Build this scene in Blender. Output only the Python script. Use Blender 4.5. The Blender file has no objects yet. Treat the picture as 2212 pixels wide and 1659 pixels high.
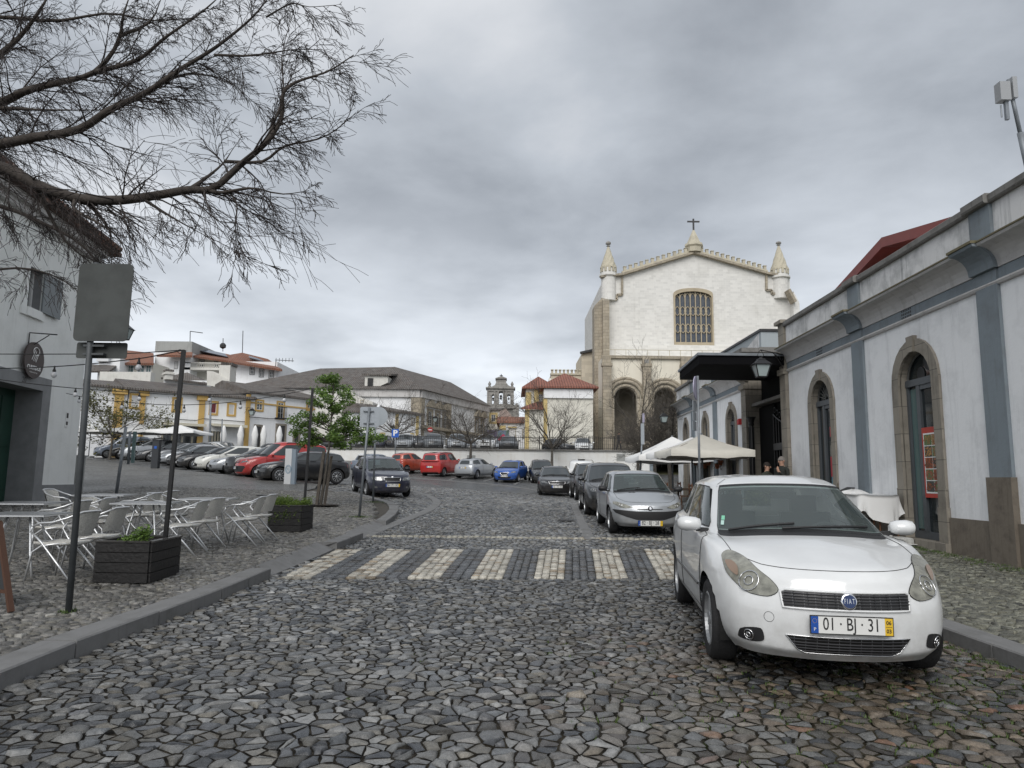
import bpy,bmesh,math,random
import numpy as np
from mathutils import Vector,Matrix,geometry
R=math.radians;PI=math.pi
random.seed(11)
SC=bpy.context.scene
COL=SC.collection
# ------------------------------------------------------------------ camera
HC=1.42;PITCH=7.6;ROLL=0.7;FPX=1533.0
cd=bpy.data.cameras.new('camera');cam=bpy.data.objects.new('camera',cd);COL.objects.link(cam)
cd.sensor_width=36;cd.lens=FPX/2212*36;cd.clip_start=.05;cd.clip_end=3000
CM=Matrix.Translation((0,0,HC))@Matrix.Rotation(R(90+PITCH),4,'X')@Matrix.Rotation(R(ROLL),4,'Z')
cam.matrix_world=CM
SC.camera=cam
# ------------------------------------------------------------------ world: overcast sky
W=bpy.data.worlds.new('World');SC.world=W;W.use_nodes=True
nt=W.node_tree;N=nt.nodes;LK=nt.links
for n in list(N):N.remove(n)
def nd(tree,t,**k):
    n=tree.nodes.new(t)
    for a,b in k.items():
        if a.startswith('i_'):n.inputs[a[2:].replace('_',' ')].default_value=b
        else:setattr(n,a,b)
    return n
wo=nd(nt,'ShaderNodeOutputWorld');bg1=nd(nt,'ShaderNodeBackground');bg2=nd(nt,'ShaderNodeBackground');mx=nd(nt,'ShaderNodeMixShader')
sky=nd(nt,'ShaderNodeTexSky',sky_type='NISHITA',sun_disc=False,sun_elevation=R(42),sun_rotation=R(194),altitude=250)
bg1.inputs[1].default_value=.08
LK.new(sky.outputs[0],bg1.inputs[0])
tc=nd(nt,'ShaderNodeTexCoord');sp=nd(nt,'ShaderNodeSeparateXYZ');LK.new(tc.outputs['Generated'],sp.inputs[0])
mz=nd(nt,'ShaderNodeMath',operation='MAXIMUM');LK.new(sp.outputs[2],mz.inputs[0]);mz.inputs[1].default_value=0
az=nd(nt,'ShaderNodeMath',operation='ADD');LK.new(mz.outputs[0],az.inputs[0]);az.inputs[1].default_value=.16
dx=nd(nt,'ShaderNodeMath',operation='DIVIDE');LK.new(sp.outputs[0],dx.inputs[0]);LK.new(az.outputs[0],dx.inputs[1])
dy=nd(nt,'ShaderNodeMath',operation='DIVIDE');LK.new(sp.outputs[1],dy.inputs[0]);LK.new(az.outputs[0],dy.inputs[1])
cb=nd(nt,'ShaderNodeCombineXYZ');LK.new(dx.outputs[0],cb.inputs[0]);LK.new(dy.outputs[0],cb.inputs[1])
mp=nd(nt,'ShaderNodeMapping');LK.new(cb.outputs[0],mp.inputs[0]);mp.inputs['Location'].default_value=(2.1,.2,0)
mp.inputs['Rotation'].default_value=(0,0,R(12))
n1=nd(nt,'ShaderNodeTexNoise',i_Scale=.62,i_Detail=6.0,i_Roughness=.5,i_Distortion=.25);LK.new(mp.outputs[0],n1.inputs['Vector'])
n2=nd(nt,'ShaderNodeTexNoise',i_Scale=1.9,i_Detail=7.0,i_Roughness=.55,i_Distortion=.2);LK.new(mp.outputs[0],n2.inputs['Vector'])
m1=nd(nt,'ShaderNodeMix',data_type='FLOAT');m1.inputs[0].default_value=.32;LK.new(n1.outputs[0],m1.inputs[2]);LK.new(n2.outputs[0],m1.inputs[3])
cr=nd(nt,'ShaderNodeValToRGB');LK.new(m1.outputs[0],cr.inputs[0])
e=cr.color_ramp.elements
e[0].position=.39;e[0].color=(.228,.246,.272,1);e[1].position=.72;e[1].color=(.60,.625,.66,1)
k=cr.color_ramp.elements.new(.50);k.color=(.352,.376,.408,1)
k=cr.color_ramp.elements.new(.60);k.color=(.49,.505,.528,1)
hr=nd(nt,'ShaderNodeMapRange');LK.new(sp.outputs[2],hr.inputs[0]);hr.inputs[1].default_value=.0;hr.inputs[2].default_value=.42;hr.inputs[3].default_value=1.0;hr.inputs[4].default_value=0.0
n3=nd(nt,'ShaderNodeTexNoise',i_Scale=1.1,i_Detail=5.0,i_Roughness=.5);LK.new(mp.outputs[0],n3.inputs['Vector'])
r3=nd(nt,'ShaderNodeMapRange');LK.new(n3.outputs[0],r3.inputs[0]);r3.inputs[1].default_value=.30;r3.inputs[2].default_value=.60
mu=nd(nt,'ShaderNodeMath',operation='MULTIPLY');LK.new(hr.outputs[0],mu.inputs[0]);LK.new(r3.outputs[0],mu.inputs[1])
mc=nd(nt,'ShaderNodeMix',data_type='RGBA');LK.new(mu.outputs[0],mc.inputs[0]);LK.new(cr.outputs[0],mc.inputs[6]);mc.inputs[7].default_value=(.73,.765,.81,1)
LK.new(mc.outputs[2],bg2.inputs[0]);bg2.inputs[1].default_value=1.0
mx.inputs[0].default_value=.93;LK.new(bg1.outputs[0],mx.inputs[1]);LK.new(bg2.outputs[0],mx.inputs[2]);LK.new(mx.outputs[0],wo.inputs[0])
sd=bpy.data.lights.new('sun','SUN');sd.energy=1.5;sd.angle=R(45);sd.color=(1,.97,.93)
sun=bpy.data.objects.new('sun',sd);COL.objects.link(sun);sun.rotation_euler=(R(50),0,R(-14));sun.location=(0,0,40)
SC.view_settings.view_transform='Standard';SC.view_settings.look='None';SC.view_settings.gamma=1
SC.view_settings.exposure=.62
SC.cycles.use_denoising=True
SC.cycles.max_bounces=6;SC.cycles.diffuse_bounces=3;SC.cycles.glossy_bounces=3;SC.cycles.transmission_bounces=4;SC.cycles.transparent_max_bounces=8
# ------------------------------------------------------------------ pixel helpers (real positions measured from the photo)
def ray(px,py):
    d=CM.to_3x3()@Vector(((px-1106)/FPX,-(py-829.5)/FPX,-1));return d
def at(px,py,Y):
    d=ray(px,py);t=Y/d.y;return Vector((d.x*t,Y,HC+d.z*t))
# ------------------------------------------------------------------ terrain (thin plate spline through measured heights)
CP=[(0,-8,0),(8,-8,0),(-8,-8,0),(0,0,0),(0,4,0),(4,4,0),(8,4,.0),(-6,4,0),(4,9,.03),(0,9,.05),(-3,9,.06),(0,16,.22),(4,16,.24),(8,12,.1),(8,20,.25),(8,33,.5),
      (2.2,36,.6),(-5,27,.74),(-2,21,.42),(0,50,1.2),(-2.6,52,1.42),(-6,53,1.6),(-9,56,1.85),(-9.5,31.5,1.08),(-14,38,1.45),(-20,44,1.75),(-36,60,2.72),
      (-13,21,.62),(-7,9,.1),(-9,13,.3),(8,58,1.7),(0,60,2.1),(-12,60,2.6),(-45,75,3.4),(-25,75,3.6),(-22,26,1.0),(-40,40,2.2),(-18,12,.35),(20,60,2),(-16,4,.1)]
CPa=np.array(CP,float)
def _U(r2):return np.where(r2>1e-9,.5*r2*np.log(np.maximum(r2,1e-9)),0)
_n=len(CPa);_d=((CPa[:,None,:2]-CPa[None,:,:2])**2).sum(-1)
_A=np.zeros((_n+3,_n+3));_A[:_n,:_n]=_U(_d)+np.eye(_n)*4.0;_A[:_n,_n]=1;_A[:_n,_n+1:]=CPa[:,:2];_A[_n:,:_n]=_A[:_n,_n:].T
_w=np.linalg.solve(_A,np.concatenate([CPa[:,2],np.zeros(3)]))
def TZ(x,y):
    x=np.clip(np.asarray(x,float),-60,45);y=np.clip(np.asarray(y,float),-10,85)
    sh=x.shape;P=np.stack([x.ravel(),y.ravel()],1);out=np.empty(len(P))
    for s in range(0,len(P),20000):
        q=P[s:s+20000];d=((q[:,None]-CPa[None,:,:2])**2).sum(-1)
        out[s:s+20000]=_U(d)@_w[:_n]+_w[_n]+q @_w[_n+1:]
    return out.reshape(sh)
def tz(x,y):return float(TZ(x,y))
def G(px,py,off=0.0):
    d=ray(px,py);lo,hi=1.5,90.0
    f=lambda t:HC+d.z*t/d.y-tz(d.x*t/d.y,t)-off
    a=lo
    while a<hi and f(a)>0:a +=.5
    lo,hi=a-.5,a
    for _ in range(30):
        m=(lo+hi)/2
        if f(m)>0:lo=m
        else:hi=m
    return Vector((d.x*lo/d.y,lo,tz(d.x*lo/d.y,lo)+off))
# ------------------------------------------------------------------ materials
MATS={}
def mat(name,col,rough=.7,metal=0.0,var=0.0,vs=3.0,bump=0.0,bs=30.0,col2=None,coat=0.0,spec=None,trans=0,alpha=1):
    if name in MATS:return MATS[name]
    m=bpy.data.materials.new(name);m.use_nodes=True;t=m.node_tree;p=t.nodes['Principled BSDF']
    p.inputs['Base Color'].default_value=(*col,1);p.inputs['Roughness'].default_value=rough;p.inputs['Metallic'].default_value=metal
    if coat:p.inputs['Coat Weight'].default_value=coat;p.inputs['Coat Roughness'].default_value=.04
    if spec is not None:p.inputs['Specular IOR Level'].default_value=spec
    if trans:p.inputs['Transmission Weight'].default_value=trans
    if alpha<1:p.inputs['Alpha'].default_value=alpha
    tcn=nd(t,'ShaderNodeTexCoord')
    if var or col2:
        n=nd(t,'ShaderNodeTexNoise',i_Scale=vs,i_Detail=6.0,i_Roughness=.6);t.links.new(tcn.outputs['Object'],n.inputs['Vector'])
        r=nd(t,'ShaderNodeValToRGB');t.links.new(n.outputs[0],r.inputs[0])
        c2=col2 if col2 else tuple(max(0,c*(1-var)) for c in col)
        r.color_ramp.elements[0].position=.35;r.color_ramp.elements[0].color=(*c2,1)
        r.color_ramp.elements[1].position=.62;r.color_ramp.elements[1].color=(*col,1)
        t.links.new(r.outputs[0],p.inputs['Base Color'])
    if bump:
        n=nd(t,'ShaderNodeTexNoise',i_Scale=bs,i_Detail=4.0);t.links.new(tcn.outputs['Object'],n.inputs['Vector'])
        b=nd(t,'ShaderNodeBump',i_Strength=bump,i_Distance=.02);t.links.new(n.outputs[0],b.inputs['Height']);t.links.new(b.outputs[0],p.inputs['Normal'])
    MATS[name]=m;return m
def plaster(name,col,stain,amt=.5,sc=1.0,streak=True,brick=None):
    """painted render: blotches, vertical rain streaks; optional faint block joints"""
    m=bpy.data.materials.new(name);m.use_nodes=True;t=m.node_tree;p=t.nodes['Principled BSDF'];L=t.links.new
    tcn=nd(t,'ShaderNodeTexCoord');geo=tcn.outputs['UV']
    n=nd(t,'ShaderNodeTexNoise',i_Scale=.9*sc,i_Detail=8.0,i_Roughness=.65);L(geo,n.inputs['Vector'])
    r=nd(t,'ShaderNodeMapRange');L(n.outputs[0],r.inputs[0]);r.inputs[1].default_value=.48;r.inputs[2].default_value=.75;r.inputs[4].default_value=amt
    mp_=nd(t,'ShaderNodeMapping');L(geo,mp_.inputs[0]);mp_.inputs['Scale'].default_value=(5*sc,.35*sc,1)
    n2_=nd(t,'ShaderNodeTexNoise',i_Scale=1.0,i_Detail=6.0,i_Roughness=.7);L(mp_.outputs[0],n2_.inputs['Vector'])
    r2=nd(t,'ShaderNodeMapRange');L(n2_.outputs[0],r2.inputs[0]);r2.inputs[1].default_value=.52;r2.inputs[2].default_value=.8;r2.inputs[4].default_value=amt*(1 if streak else 0)
    a=nd(t,'ShaderNodeMath',operation='ADD',use_clamp=True);L(r.outputs[0],a.inputs[0]);L(r2.outputs[0],a.inputs[1])
    mixc=nd(t,'ShaderNodeMix',data_type='RGBA');L(a.outputs[0],mixc.inputs[0]);mixc.inputs[6].default_value=(*col,1);mixc.inputs[7].default_value=(*stain,1)
    out=mixc.outputs[2];hsrc=None
    if brick:
        bw,bh,mo,mcol=brick
        b=nd(t,'ShaderNodeTexBrick',i_Scale=1.0,i_Brick_Width=bw,i_Row_Height=bh,i_Mortar_Size=mo,i_Mortar_Smooth=.2);L(geo,b.inputs['Vector'])
        b.inputs['Color1'].default_value=(1,1,1,1);b.inputs['Color2'].default_value=(.86,.86,.86,1) if mo<.02 else (.82,.82,.82,1);b.inputs['Mortar'].default_value=(*mcol,1)
        mm=nd(t,'ShaderNodeMix',data_type='RGBA',blend_type='MULTIPLY');mm.inputs[0].default_value=1;L(out,mm.inputs[6]);L(b.outputs[0],mm.inputs[7]);out=mm.outputs[2];hsrc=b.outputs['Fac']
    L(out,p.inputs['Base Color']);p.inputs['Roughness'].default_value=.85
    nb=nd(t,'ShaderNodeTexNoise',i_Scale=14.0,i_Detail=5.0,i_Roughness=.6);L(geo,nb.inputs['Vector'])
    bp=nd(t,'ShaderNodeBump',i_Strength=.25,i_Distance=.02);L(nb.outputs[0],bp.inputs['Height']);L(bp.outputs[0],p.inputs['Normal'])
    MATS[name]=m;return m
def tiles(name,c1,c2,c3,w=.22,h=.35):
    """clay roof tiles: rolled columns and courses"""
    m=bpy.data.materials.new(name);m.use_nodes=True;t=m.node_tree;p=t.nodes['Principled BSDF'];L=t.links.new
    tcn=nd(t,'ShaderNodeTexCoord');s=nd(t,'ShaderNodeSeparateXYZ');L(tcn.outputs['UV'],s.inputs[0])
    a=nd(t,'ShaderNodeMath',operation='MULTIPLY');L(s.outputs[0],a.inputs[0]);a.inputs[1].default_value=PI/w
    si=nd(t,'ShaderNodeMath',operation='SINE');L(a.outputs[0],si.inputs[0]);ab=nd(t,'ShaderNodeMath',operation='ABSOLUTE');L(si.outputs[0],ab.inputs[0])
    b=nd(t,'ShaderNodeMath',operation='DIVIDE');L(s.outputs[1],b.inputs[0]);b.inputs[1].default_value=h
    fr=nd(t,'ShaderNodeMath',operation='FRACT');L(b.outputs[0],fr.inputs[0])
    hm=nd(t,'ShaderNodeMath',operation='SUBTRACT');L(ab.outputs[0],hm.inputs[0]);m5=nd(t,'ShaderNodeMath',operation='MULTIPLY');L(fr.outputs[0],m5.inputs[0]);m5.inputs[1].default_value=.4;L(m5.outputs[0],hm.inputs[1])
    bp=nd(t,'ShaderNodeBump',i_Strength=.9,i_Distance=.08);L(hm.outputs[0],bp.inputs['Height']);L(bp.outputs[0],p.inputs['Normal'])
    br=nd(t,'ShaderNodeTexBrick',i_Scale=1.0,i_Brick_Width=w,i_Row_Height=h,i_Mortar_Size=0.0,offset=0.0);L(tcn.outputs['UV'],br.inputs['Vector'])
    br.inputs['Color1'].default_value=(*c1,1);br.inputs['Color2'].default_value=(*c2,1)
    n=nd(t,'ShaderNodeTexNoise',i_Scale=1.3,i_Detail=8.0,i_Roughness=.7);L(tcn.outputs['UV'],n.inputs['Vector'])
    r=nd(t,'ShaderNodeMapRange');L(n.outputs[0],r.inputs[0]);r.inputs[1].default_value=.42;r.inputs[2].default_value=.62;r.inputs[4].default_value=.8
    mm=nd(t,'ShaderNodeMix',data_type='RGBA');L(r.outputs[0],mm.inputs[0]);L(br.outputs[0],mm.inputs[6]);mm.inputs[7].default_value=(*c3,1)
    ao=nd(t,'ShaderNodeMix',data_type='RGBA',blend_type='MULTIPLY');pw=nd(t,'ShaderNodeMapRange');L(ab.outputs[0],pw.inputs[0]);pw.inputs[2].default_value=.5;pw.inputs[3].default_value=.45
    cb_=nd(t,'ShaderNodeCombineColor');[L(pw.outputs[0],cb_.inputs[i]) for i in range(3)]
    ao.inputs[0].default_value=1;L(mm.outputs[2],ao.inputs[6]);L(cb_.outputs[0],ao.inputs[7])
    L(ao.outputs[2],p.inputs['Base Color']);p.inputs['Roughness'].default_value=.8
    MATS[name]=m;return m
plaster('white_render',(.80,.81,.82),(.40,.41,.42),.55)
plaster('dirty_render',(.68,.68,.68),(.20,.21,.21),.85,1.3)
plaster('old_wall',(.62,.61,.57),(.33,.31,.27),.5)
plaster('house_white',(.78,.79,.80),(.50,.50,.48),.4,.6)
plaster('cream_render',(.64,.62,.55),(.45,.43,.37),.35,.6)
plaster('blue_grey_paint',(.20,.235,.26),(.13,.14,.15),.7,1.6)
plaster('ochre_paint',(.50,.33,.11),(.36,.23,.08),.6,1.2)
plaster('yellow_paint',(.56,.44,.20),(.42,.30,.12),.5,.8)
plaster('granite',(.27,.245,.205),(.13,.115,.095),.8,2.2,True,(.9,.55,.008,(.45,.45,.45)))
plaster('granite_dark',(.17,.145,.115),(.09,.075,.06),.9,4)
plaster('granite_kerb',(.17,.17,.17),(.10,.10,.095),.7,3)
plaster('church_blocks',(.72,.71,.68),(.54,.53,.49),.45,.35,True,(.62,.30,.014,(1.0,1.0,1.0)))
plaster('church_plain',(.68,.61,.47),(.52,.46,.36),.5,.4)
plaster('church_stone',(.40,.35,.27),(.20,.185,.16),.8,.8,True,(.8,.42,.03,(.6,.6,.6)))
plaster('belfry_stone',(.33,.32,.30),(.18,.18,.17),.8,.8,True,(.8,.42,.03,(.6,.6,.6)))
plaster('cornice_white',(.52,.51,.50),(.24,.22,.21),.6,1.0)
plaster('coping_dirty',(.19,.185,.175),(.075,.07,.06),.9,2.5)
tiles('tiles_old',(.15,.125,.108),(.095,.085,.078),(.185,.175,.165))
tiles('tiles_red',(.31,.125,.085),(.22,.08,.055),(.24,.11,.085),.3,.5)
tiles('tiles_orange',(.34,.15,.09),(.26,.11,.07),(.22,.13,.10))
M=lambda n:MATS[n]
mat('black_metal',(.012,.012,.013),.45);mat('dark_metal',(.03,.03,.032),.5,bump=.2)
mat('galvanised',(.22,.24,.26),.5,.3,var=.25,vs=4);mat('sign_back',(.062,.068,.066),.75,.1,var=.4,vs=3);mat('old_steel',(.07,.077,.082),.6,.2,var=.3,vs=6)
mat('aluminium',(.66,.67,.68),.35,.7);mat('chrome',(.75,.75,.76),.12,1.0);mat('plastic_black',(.015,.015,.016),.55)
mat('rubber',(.012,.012,.012),.75,bump=.3,bs=60);mat('white_paint',(.75,.75,.74),.5);mat('white_plastic',(.62,.63,.64),.4)
mat('dark_glass',(.012,.016,.018),.06,spec=.6);mat('window_glass',(.03,.04,.045),.08,spec=.7)
mat('curtain',(.5,.5,.5),.8);mat('wood_dark',(.05,.03,.018),.6,var=.4,vs=8);mat('wood_brown',(.14,.06,.025),.55,var=.4,vs=6)
mat('planter_wood',(.010,.009,.009),.6,var=.4,vs=9,bump=.4,bs=25);mat('green_door',(.018,.06,.042),.5,var=.2);mat('grey_trim',(.25,.255,.26),.8,var=.2)
mat('red_metal',(.20,.035,.025),.5,var=.15);mat('iron_black',(.008,.008,.009),.4);mat('canvas',(.60,.58,.52),.9,var=.12,vs=2,bump=.1,bs=8);mat('canvas_white',(.74,.74,.73),.9,var=.06,vs=2)
mat('soil',(.03,.022,.015),.95,bump=.8);mat('terracotta',(.35,.12,.06),.8);mat('red_paint',(.45,.02,.02),.5);mat('blue_sign',(.01,.09,.42),.4)
mat('skin',(.46,.27,.19),.6);mat('bark',(.055,.045,.038),.9,var=.4,vs=12,bump=.8,bs=20);mat('bark_grey',(.095,.085,.072),.9,var=.4,vs=10,bump=.8,bs=20)
mat('twig',(.035,.028,.026),.9)
# ------------------------------------------------------------------ mesh helpers
ORG={}
def auto_uv(me):
    n=len(me.loops)
    if not n:return
    co=np.empty(len(me.vertices)*3);me.vertices.foreach_get('co',co);co=co.reshape(-1,3)
    vi=np.empty(n,int);me.loops.foreach_get('vertex_index',vi)
    npol=len(me.polygons);lt=np.empty(npol,int);me.polygons.foreach_get('loop_total',lt)
    nr=np.empty(npol*3);me.polygons.foreach_get('normal',nr);nr=nr.reshape(-1,3)
    h=np.stack([-nr[:,1],nr[:,0],np.zeros(npol)],1);l=np.linalg.norm(h,axis=1);flat=l<.05
    h[flat]=(1,0,0);l[flat]=1;h /=l[:,None];v=np.cross(nr,h)
    H=np.repeat(h,lt,0);V=np.repeat(v,lt,0);P=co[vi]
    uv=np.stack([(P*H).sum(1),(P*V).sum(1)],1).ravel()
    u=me.uv_layers.new(name='UVMap');u.data.foreach_set('uv',uv)
def link(me,name,parent=None):
    o=bpy.data.objects.new(name,me);COL.objects.link(o)
    if parent is not None:o.parent=parent
    return o
class MB:
    def __init__(s):s.v=[];s.f=[];s.m=[];s.mi=0
    def add(s,vs,fs,mi=None):
        b=len(s.v);s.v +=[tuple(p) for p in vs];mi=s.mi if mi is None else mi
        for f in fs:s.f.append([b+i for i in f]);s.m.append(mi)
        return s
    def box(s,c,d,rz=0.0,M4=None,mi=None):
        x,y,z=d[0]/2,d[1]/2,d[2]/2;cs,sn=math.cos(rz),math.sin(rz);vs=[]
        for (a,b,e_) in ((-x,-y,-z),(x,-y,-z),(x,y,-z),(-x,y,-z),(-x,-y,z),(x,-y,z),(x,y,z),(-x,y,z)):
            p=Vector((a*cs-b*sn+c[0],a*sn+b*cs+c[1],e_+c[2]))
            if M4:p=M4 @p
            vs.append(p)
        return s.add(vs,[(0,3,2,1),(4,5,6,7),(0,1,5,4),(1,2,6,5),(2,3,7,6),(3,0,4,7)],mi)
    def bb(s,x0,x1,y0,y1,z0,z1,mi=None):return s.box(((x0+x1)/2,(y0+y1)/2,(z0+z1)/2),(abs(x1-x0),abs(y1-y0),abs(z1-z0)),0,None,mi)
    def beam(s,a,b,w,h,up=(0,0,1),mi=None):
        a=Vector(a);b=Vector(b);d=(b-a).normalized();u=Vector(up);x=d.cross(u)
        if x.length<1e-4:x=d.cross(Vector((0,1,0)))
        x.normalize();z=x.cross(d);vs=[]
        for p in (a,b):
            for (i,j) in ((-1,-1),(1,-1),(1,1),(-1,1)):vs.append(p+x*(w/2*i)+z*(h/2*j))
        return s.add(vs,[(0,1,2,3),(7,6,5,4),(0,4,5,1),(1,5,6,2),(2,6,7,3),(3,7,4,0)],mi)
    def tube(s,pts,r,n=8,caps=True,mi=None):
        pts=[Vector(p) for p in pts];k=len(pts);rs=r if isinstance(r,(list,tuple)) else [r]*k
        vs=[];ref=None
        for i,p in enumerate(pts):
            d=(pts[min(i+1,k-1)]-pts[max(i-1,0)])
            if d.length<1e-7:d=Vector((0,0,1))
            d.normalize()
            if ref is None:ref=Vector((0,0,1)) if abs(d.z)<.9 else Vector((1,0,0))
            x=d.cross(ref)
            if x.length<1e-4:x=d.cross(Vector((0,1,0)))
            x.normalize();y=x.cross(d);ref=y
            for j in range(n):a=2*PI*j/n;vs.append(p+(x*math.cos(a)+y*math.sin(a))*rs[i])
        fs=[(i*n+j,i*n+(j+1)%n,(i+1)*n+(j+1)%n,(i+1)*n+j) for i in range(k-1) for j in range(n)]
        if caps:fs +=[tuple(range(n))[::-1],tuple((k-1)*n+j for j in range(n))]
        return s.add(vs,fs,mi)
    def lathe(s,c,prof,n=16,M4=None,mi=None,caps=True):
        vs=[]
        for (r_,z) in prof:
            for j in range(n):
                a=2*PI*j/n;p=Vector((c[0]+r_*math.cos(a),c[1]+r_*math.sin(a),c[2]+z))
                vs.append(M4 @p if M4 else p)
        k=len(prof);fs=[(i*n+j,i*n+(j+1)%n,(i+1)*n+(j+1)%n,(i+1)*n+j) for i in range(k-1) for j in range(n)]
        if caps:fs +=[tuple(range(n))[::-1],tuple((k-1)*n+j for j in range(n))]
        return s.add(vs,fs,mi)
    def prism(s,poly,a,b,plane='xy',mi=None):
        """extrude a 2D outline between two offsets"""
        f={'xy':lambda u,v,w:(u,v,w),'xz':lambda u,v,w:(u,w,v),'yz':lambda u,v,w:(w,u,v)}[plane]
        n=len(poly);vs=[f(u,v,a) for u,v in poly]+[f(u,v,b) for u,v in poly]
        fs=[tuple(range(n))[::-1],tuple(range(n,2*n))]+[(i,(i+1)%n,n+(i+1)%n,n+i) for i in range(n)]
        return s.add(vs,fs,mi)
    def build(s,name,mats,parent=None,smooth=False,world=True,uv=True,fix=True):
        me=bpy.data.meshes.new(name);v=np.array([tuple(p) for p in s.v],float)
        top_=parent
        while top_ is not None and top_.name not in ORG:top_=top_.parent
        if top_ is not None and world:
            loc,rz=ORG[top_.name];v=v-np.array(loc)
            if rz:c,sn=math.cos(-rz),math.sin(-rz);v=np.stack([v[:,0]*c-v[:,1]*sn,v[:,0]*sn+v[:,1]*c,v[:,2]],1)
        me.from_pydata([tuple(p) for p in v.tolist()],[],s.f)
        if not isinstance(mats,(list,tuple)):mats=[mats]
        for m_ in mats:me.materials.append(M(m_) if isinstance(m_,str) else m_)
        if len(mats)>1:me.polygons.foreach_set('material_index',s.m)
        if fix:
            bm=bmesh.new();bm.from_mesh(me);bmesh.ops.recalc_face_normals(bm,faces=bm.faces);bm.to_mesh(me);bm.free()
        if smooth:me.polygons.foreach_set('use_smooth',[True]*len(me.polygons))
        me.update()
        if uv:auto_uv(me)
        return link(me,name,parent)
def tag(o,label=None,cat=None,group=None,kind=None):
    if label:o['label']=label
    if cat:o['category']=cat
    if group:o['group']=group
    if kind:o['kind']=kind
    return o
def thing(name,label,cat,loc=(0,0,0),rz=0.0,group=None):
    o=bpy.data.objects.new(name,None);COL.objects.link(o);o.location=loc;o.rotation_euler=(0,0,rz);o.empty_display_size=.2
    ORG[o.name]=(tuple(loc),rz);return tag(o,label,cat,group)
def dup(o,parent=None):
    c=o.copy();COL.objects.link(c)
    if parent is not None:c.parent=parent
    for ch in list(o.children):dup(ch,c)
    return c
def autosmooth(o,ang=40):
    me=o.data;bm=bmesh.new();bm.from_mesh(me)
    for f in bm.faces:f.smooth=True
    for e_ in bm.edges:
        if len(e_.link_faces)==2 and e_.calc_face_angle(0)>R(ang):e_.smooth=False
    bm.to_mesh(me);bm.free()
    return o
def text_geo(s,size=1.0,bold=0.0):
    cu=bpy.data.curves.new('t','FONT');cu.body=s;cu.size=size;cu.align_x='CENTER';cu.align_y='CENTER';cu.resolution_u=3;cu.offset=bold
    o=bpy.data.objects.new('t',cu);COL.objects.link(o);dg=bpy.context.evaluated_depsgraph_get();dg.update()
    me=o.evaluated_get(dg).to_mesh();vs=[v.co.copy() for v in me.vertices];fs=[tuple(p.vertices) for p in me.polygons]
    o.to_mesh_clear();bpy.data.objects.remove(o);bpy.data.curves.remove(cu);return vs,fs
def put_text(mb,s,size,o,ux,uy,mi=None,sx=1.0,bold=0.0):
    vs,fs=text_geo(s,size,bold);o=Vector(o);ux=Vector(ux);uy=Vector(uy)
    return mb.add([o+ux*(v.x*sx)+uy*v.y for v in vs],fs,mi)
def inpoly(P,poly):
    x,y=P[:,0],P[:,1];c=np.zeros(len(P),bool);n=len(poly)
    for i in range(n):
        x1,y1=poly[i];x2,y2=poly[(i+1)%n]
        if y1 ==y2:continue
        c ^=((y1>y)!=(y2>y))&(x<(x2-x1)*(y-y1)/(y2-y1)+x1)
    return c
def panel(mb,o,u,outer,holes,depth=.25,jm=None,wm=None):
    """wall in the plane (o, u, up) with holes; jambs go back by depth along the inward normal"""
    u=Vector(u).normalized();up=Vector((0,0,1));nrm=u.cross(up);o=Vector(o)
    P=lambda q,d=0:o+u*q[0]+up*q[1]-nrm*d
    allp=[outer]+holes;tri=geometry.tessellate_polygon([[Vector((q[0],q[1],0)) for q in pl]for pl in allp])
    flat=[q for pl in allp for q in pl];mb.add([P(q) for q in flat],[tuple(t) for t in tri],wm)
    for h in holes:
        n=len(h);mb.add([P(q) for q in h]+[P(q,depth) for q in h],[(i,(i+1)%n,n+(i+1)%n,n+i) for i in range(n)],jm)
def arch(u0,u1,z0,zs,n=12,rise=None):
    """arched opening outline"""
    c=(u0+u1)/2;r=(u1-u0)/2;rise=r if rise is None else rise
    return [(u0,z0),(u1,z0)]+[(c+r*math.cos(PI*i/n),zs+rise*math.sin(PI*i/n)) for i in range(n+1)]
def fastmesh(name,v,faces_flat,totals,mats,col=None,smooth=True,parent=None):
    me=bpy.data.meshes.new(name);me.vertices.add(len(v));me.vertices.foreach_set('co',np.asarray(v,np.float32).ravel())
    me.loops.add(len(faces_flat));me.loops.foreach_set('vertex_index',np.asarray(faces_flat,np.int32))
    me.polygons.add(len(totals));st=np.concatenate([[0],np.cumsum(totals)[:-1]]).astype(np.int32);me.polygons.foreach_set('loop_start',st)
    me.update(calc_edges=True);me.validate()
    if smooth:me.polygons.foreach_set('use_smooth',[True]*len(me.polygons))
    for m_ in mats:me.materials.append(m_)
    if col is not None:
        a=me.color_attributes.new('col','FLOAT_COLOR','POINT');a.data.foreach_set('color',np.asarray(col,np.float32).ravel())
    return link(me,name,parent)
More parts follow.
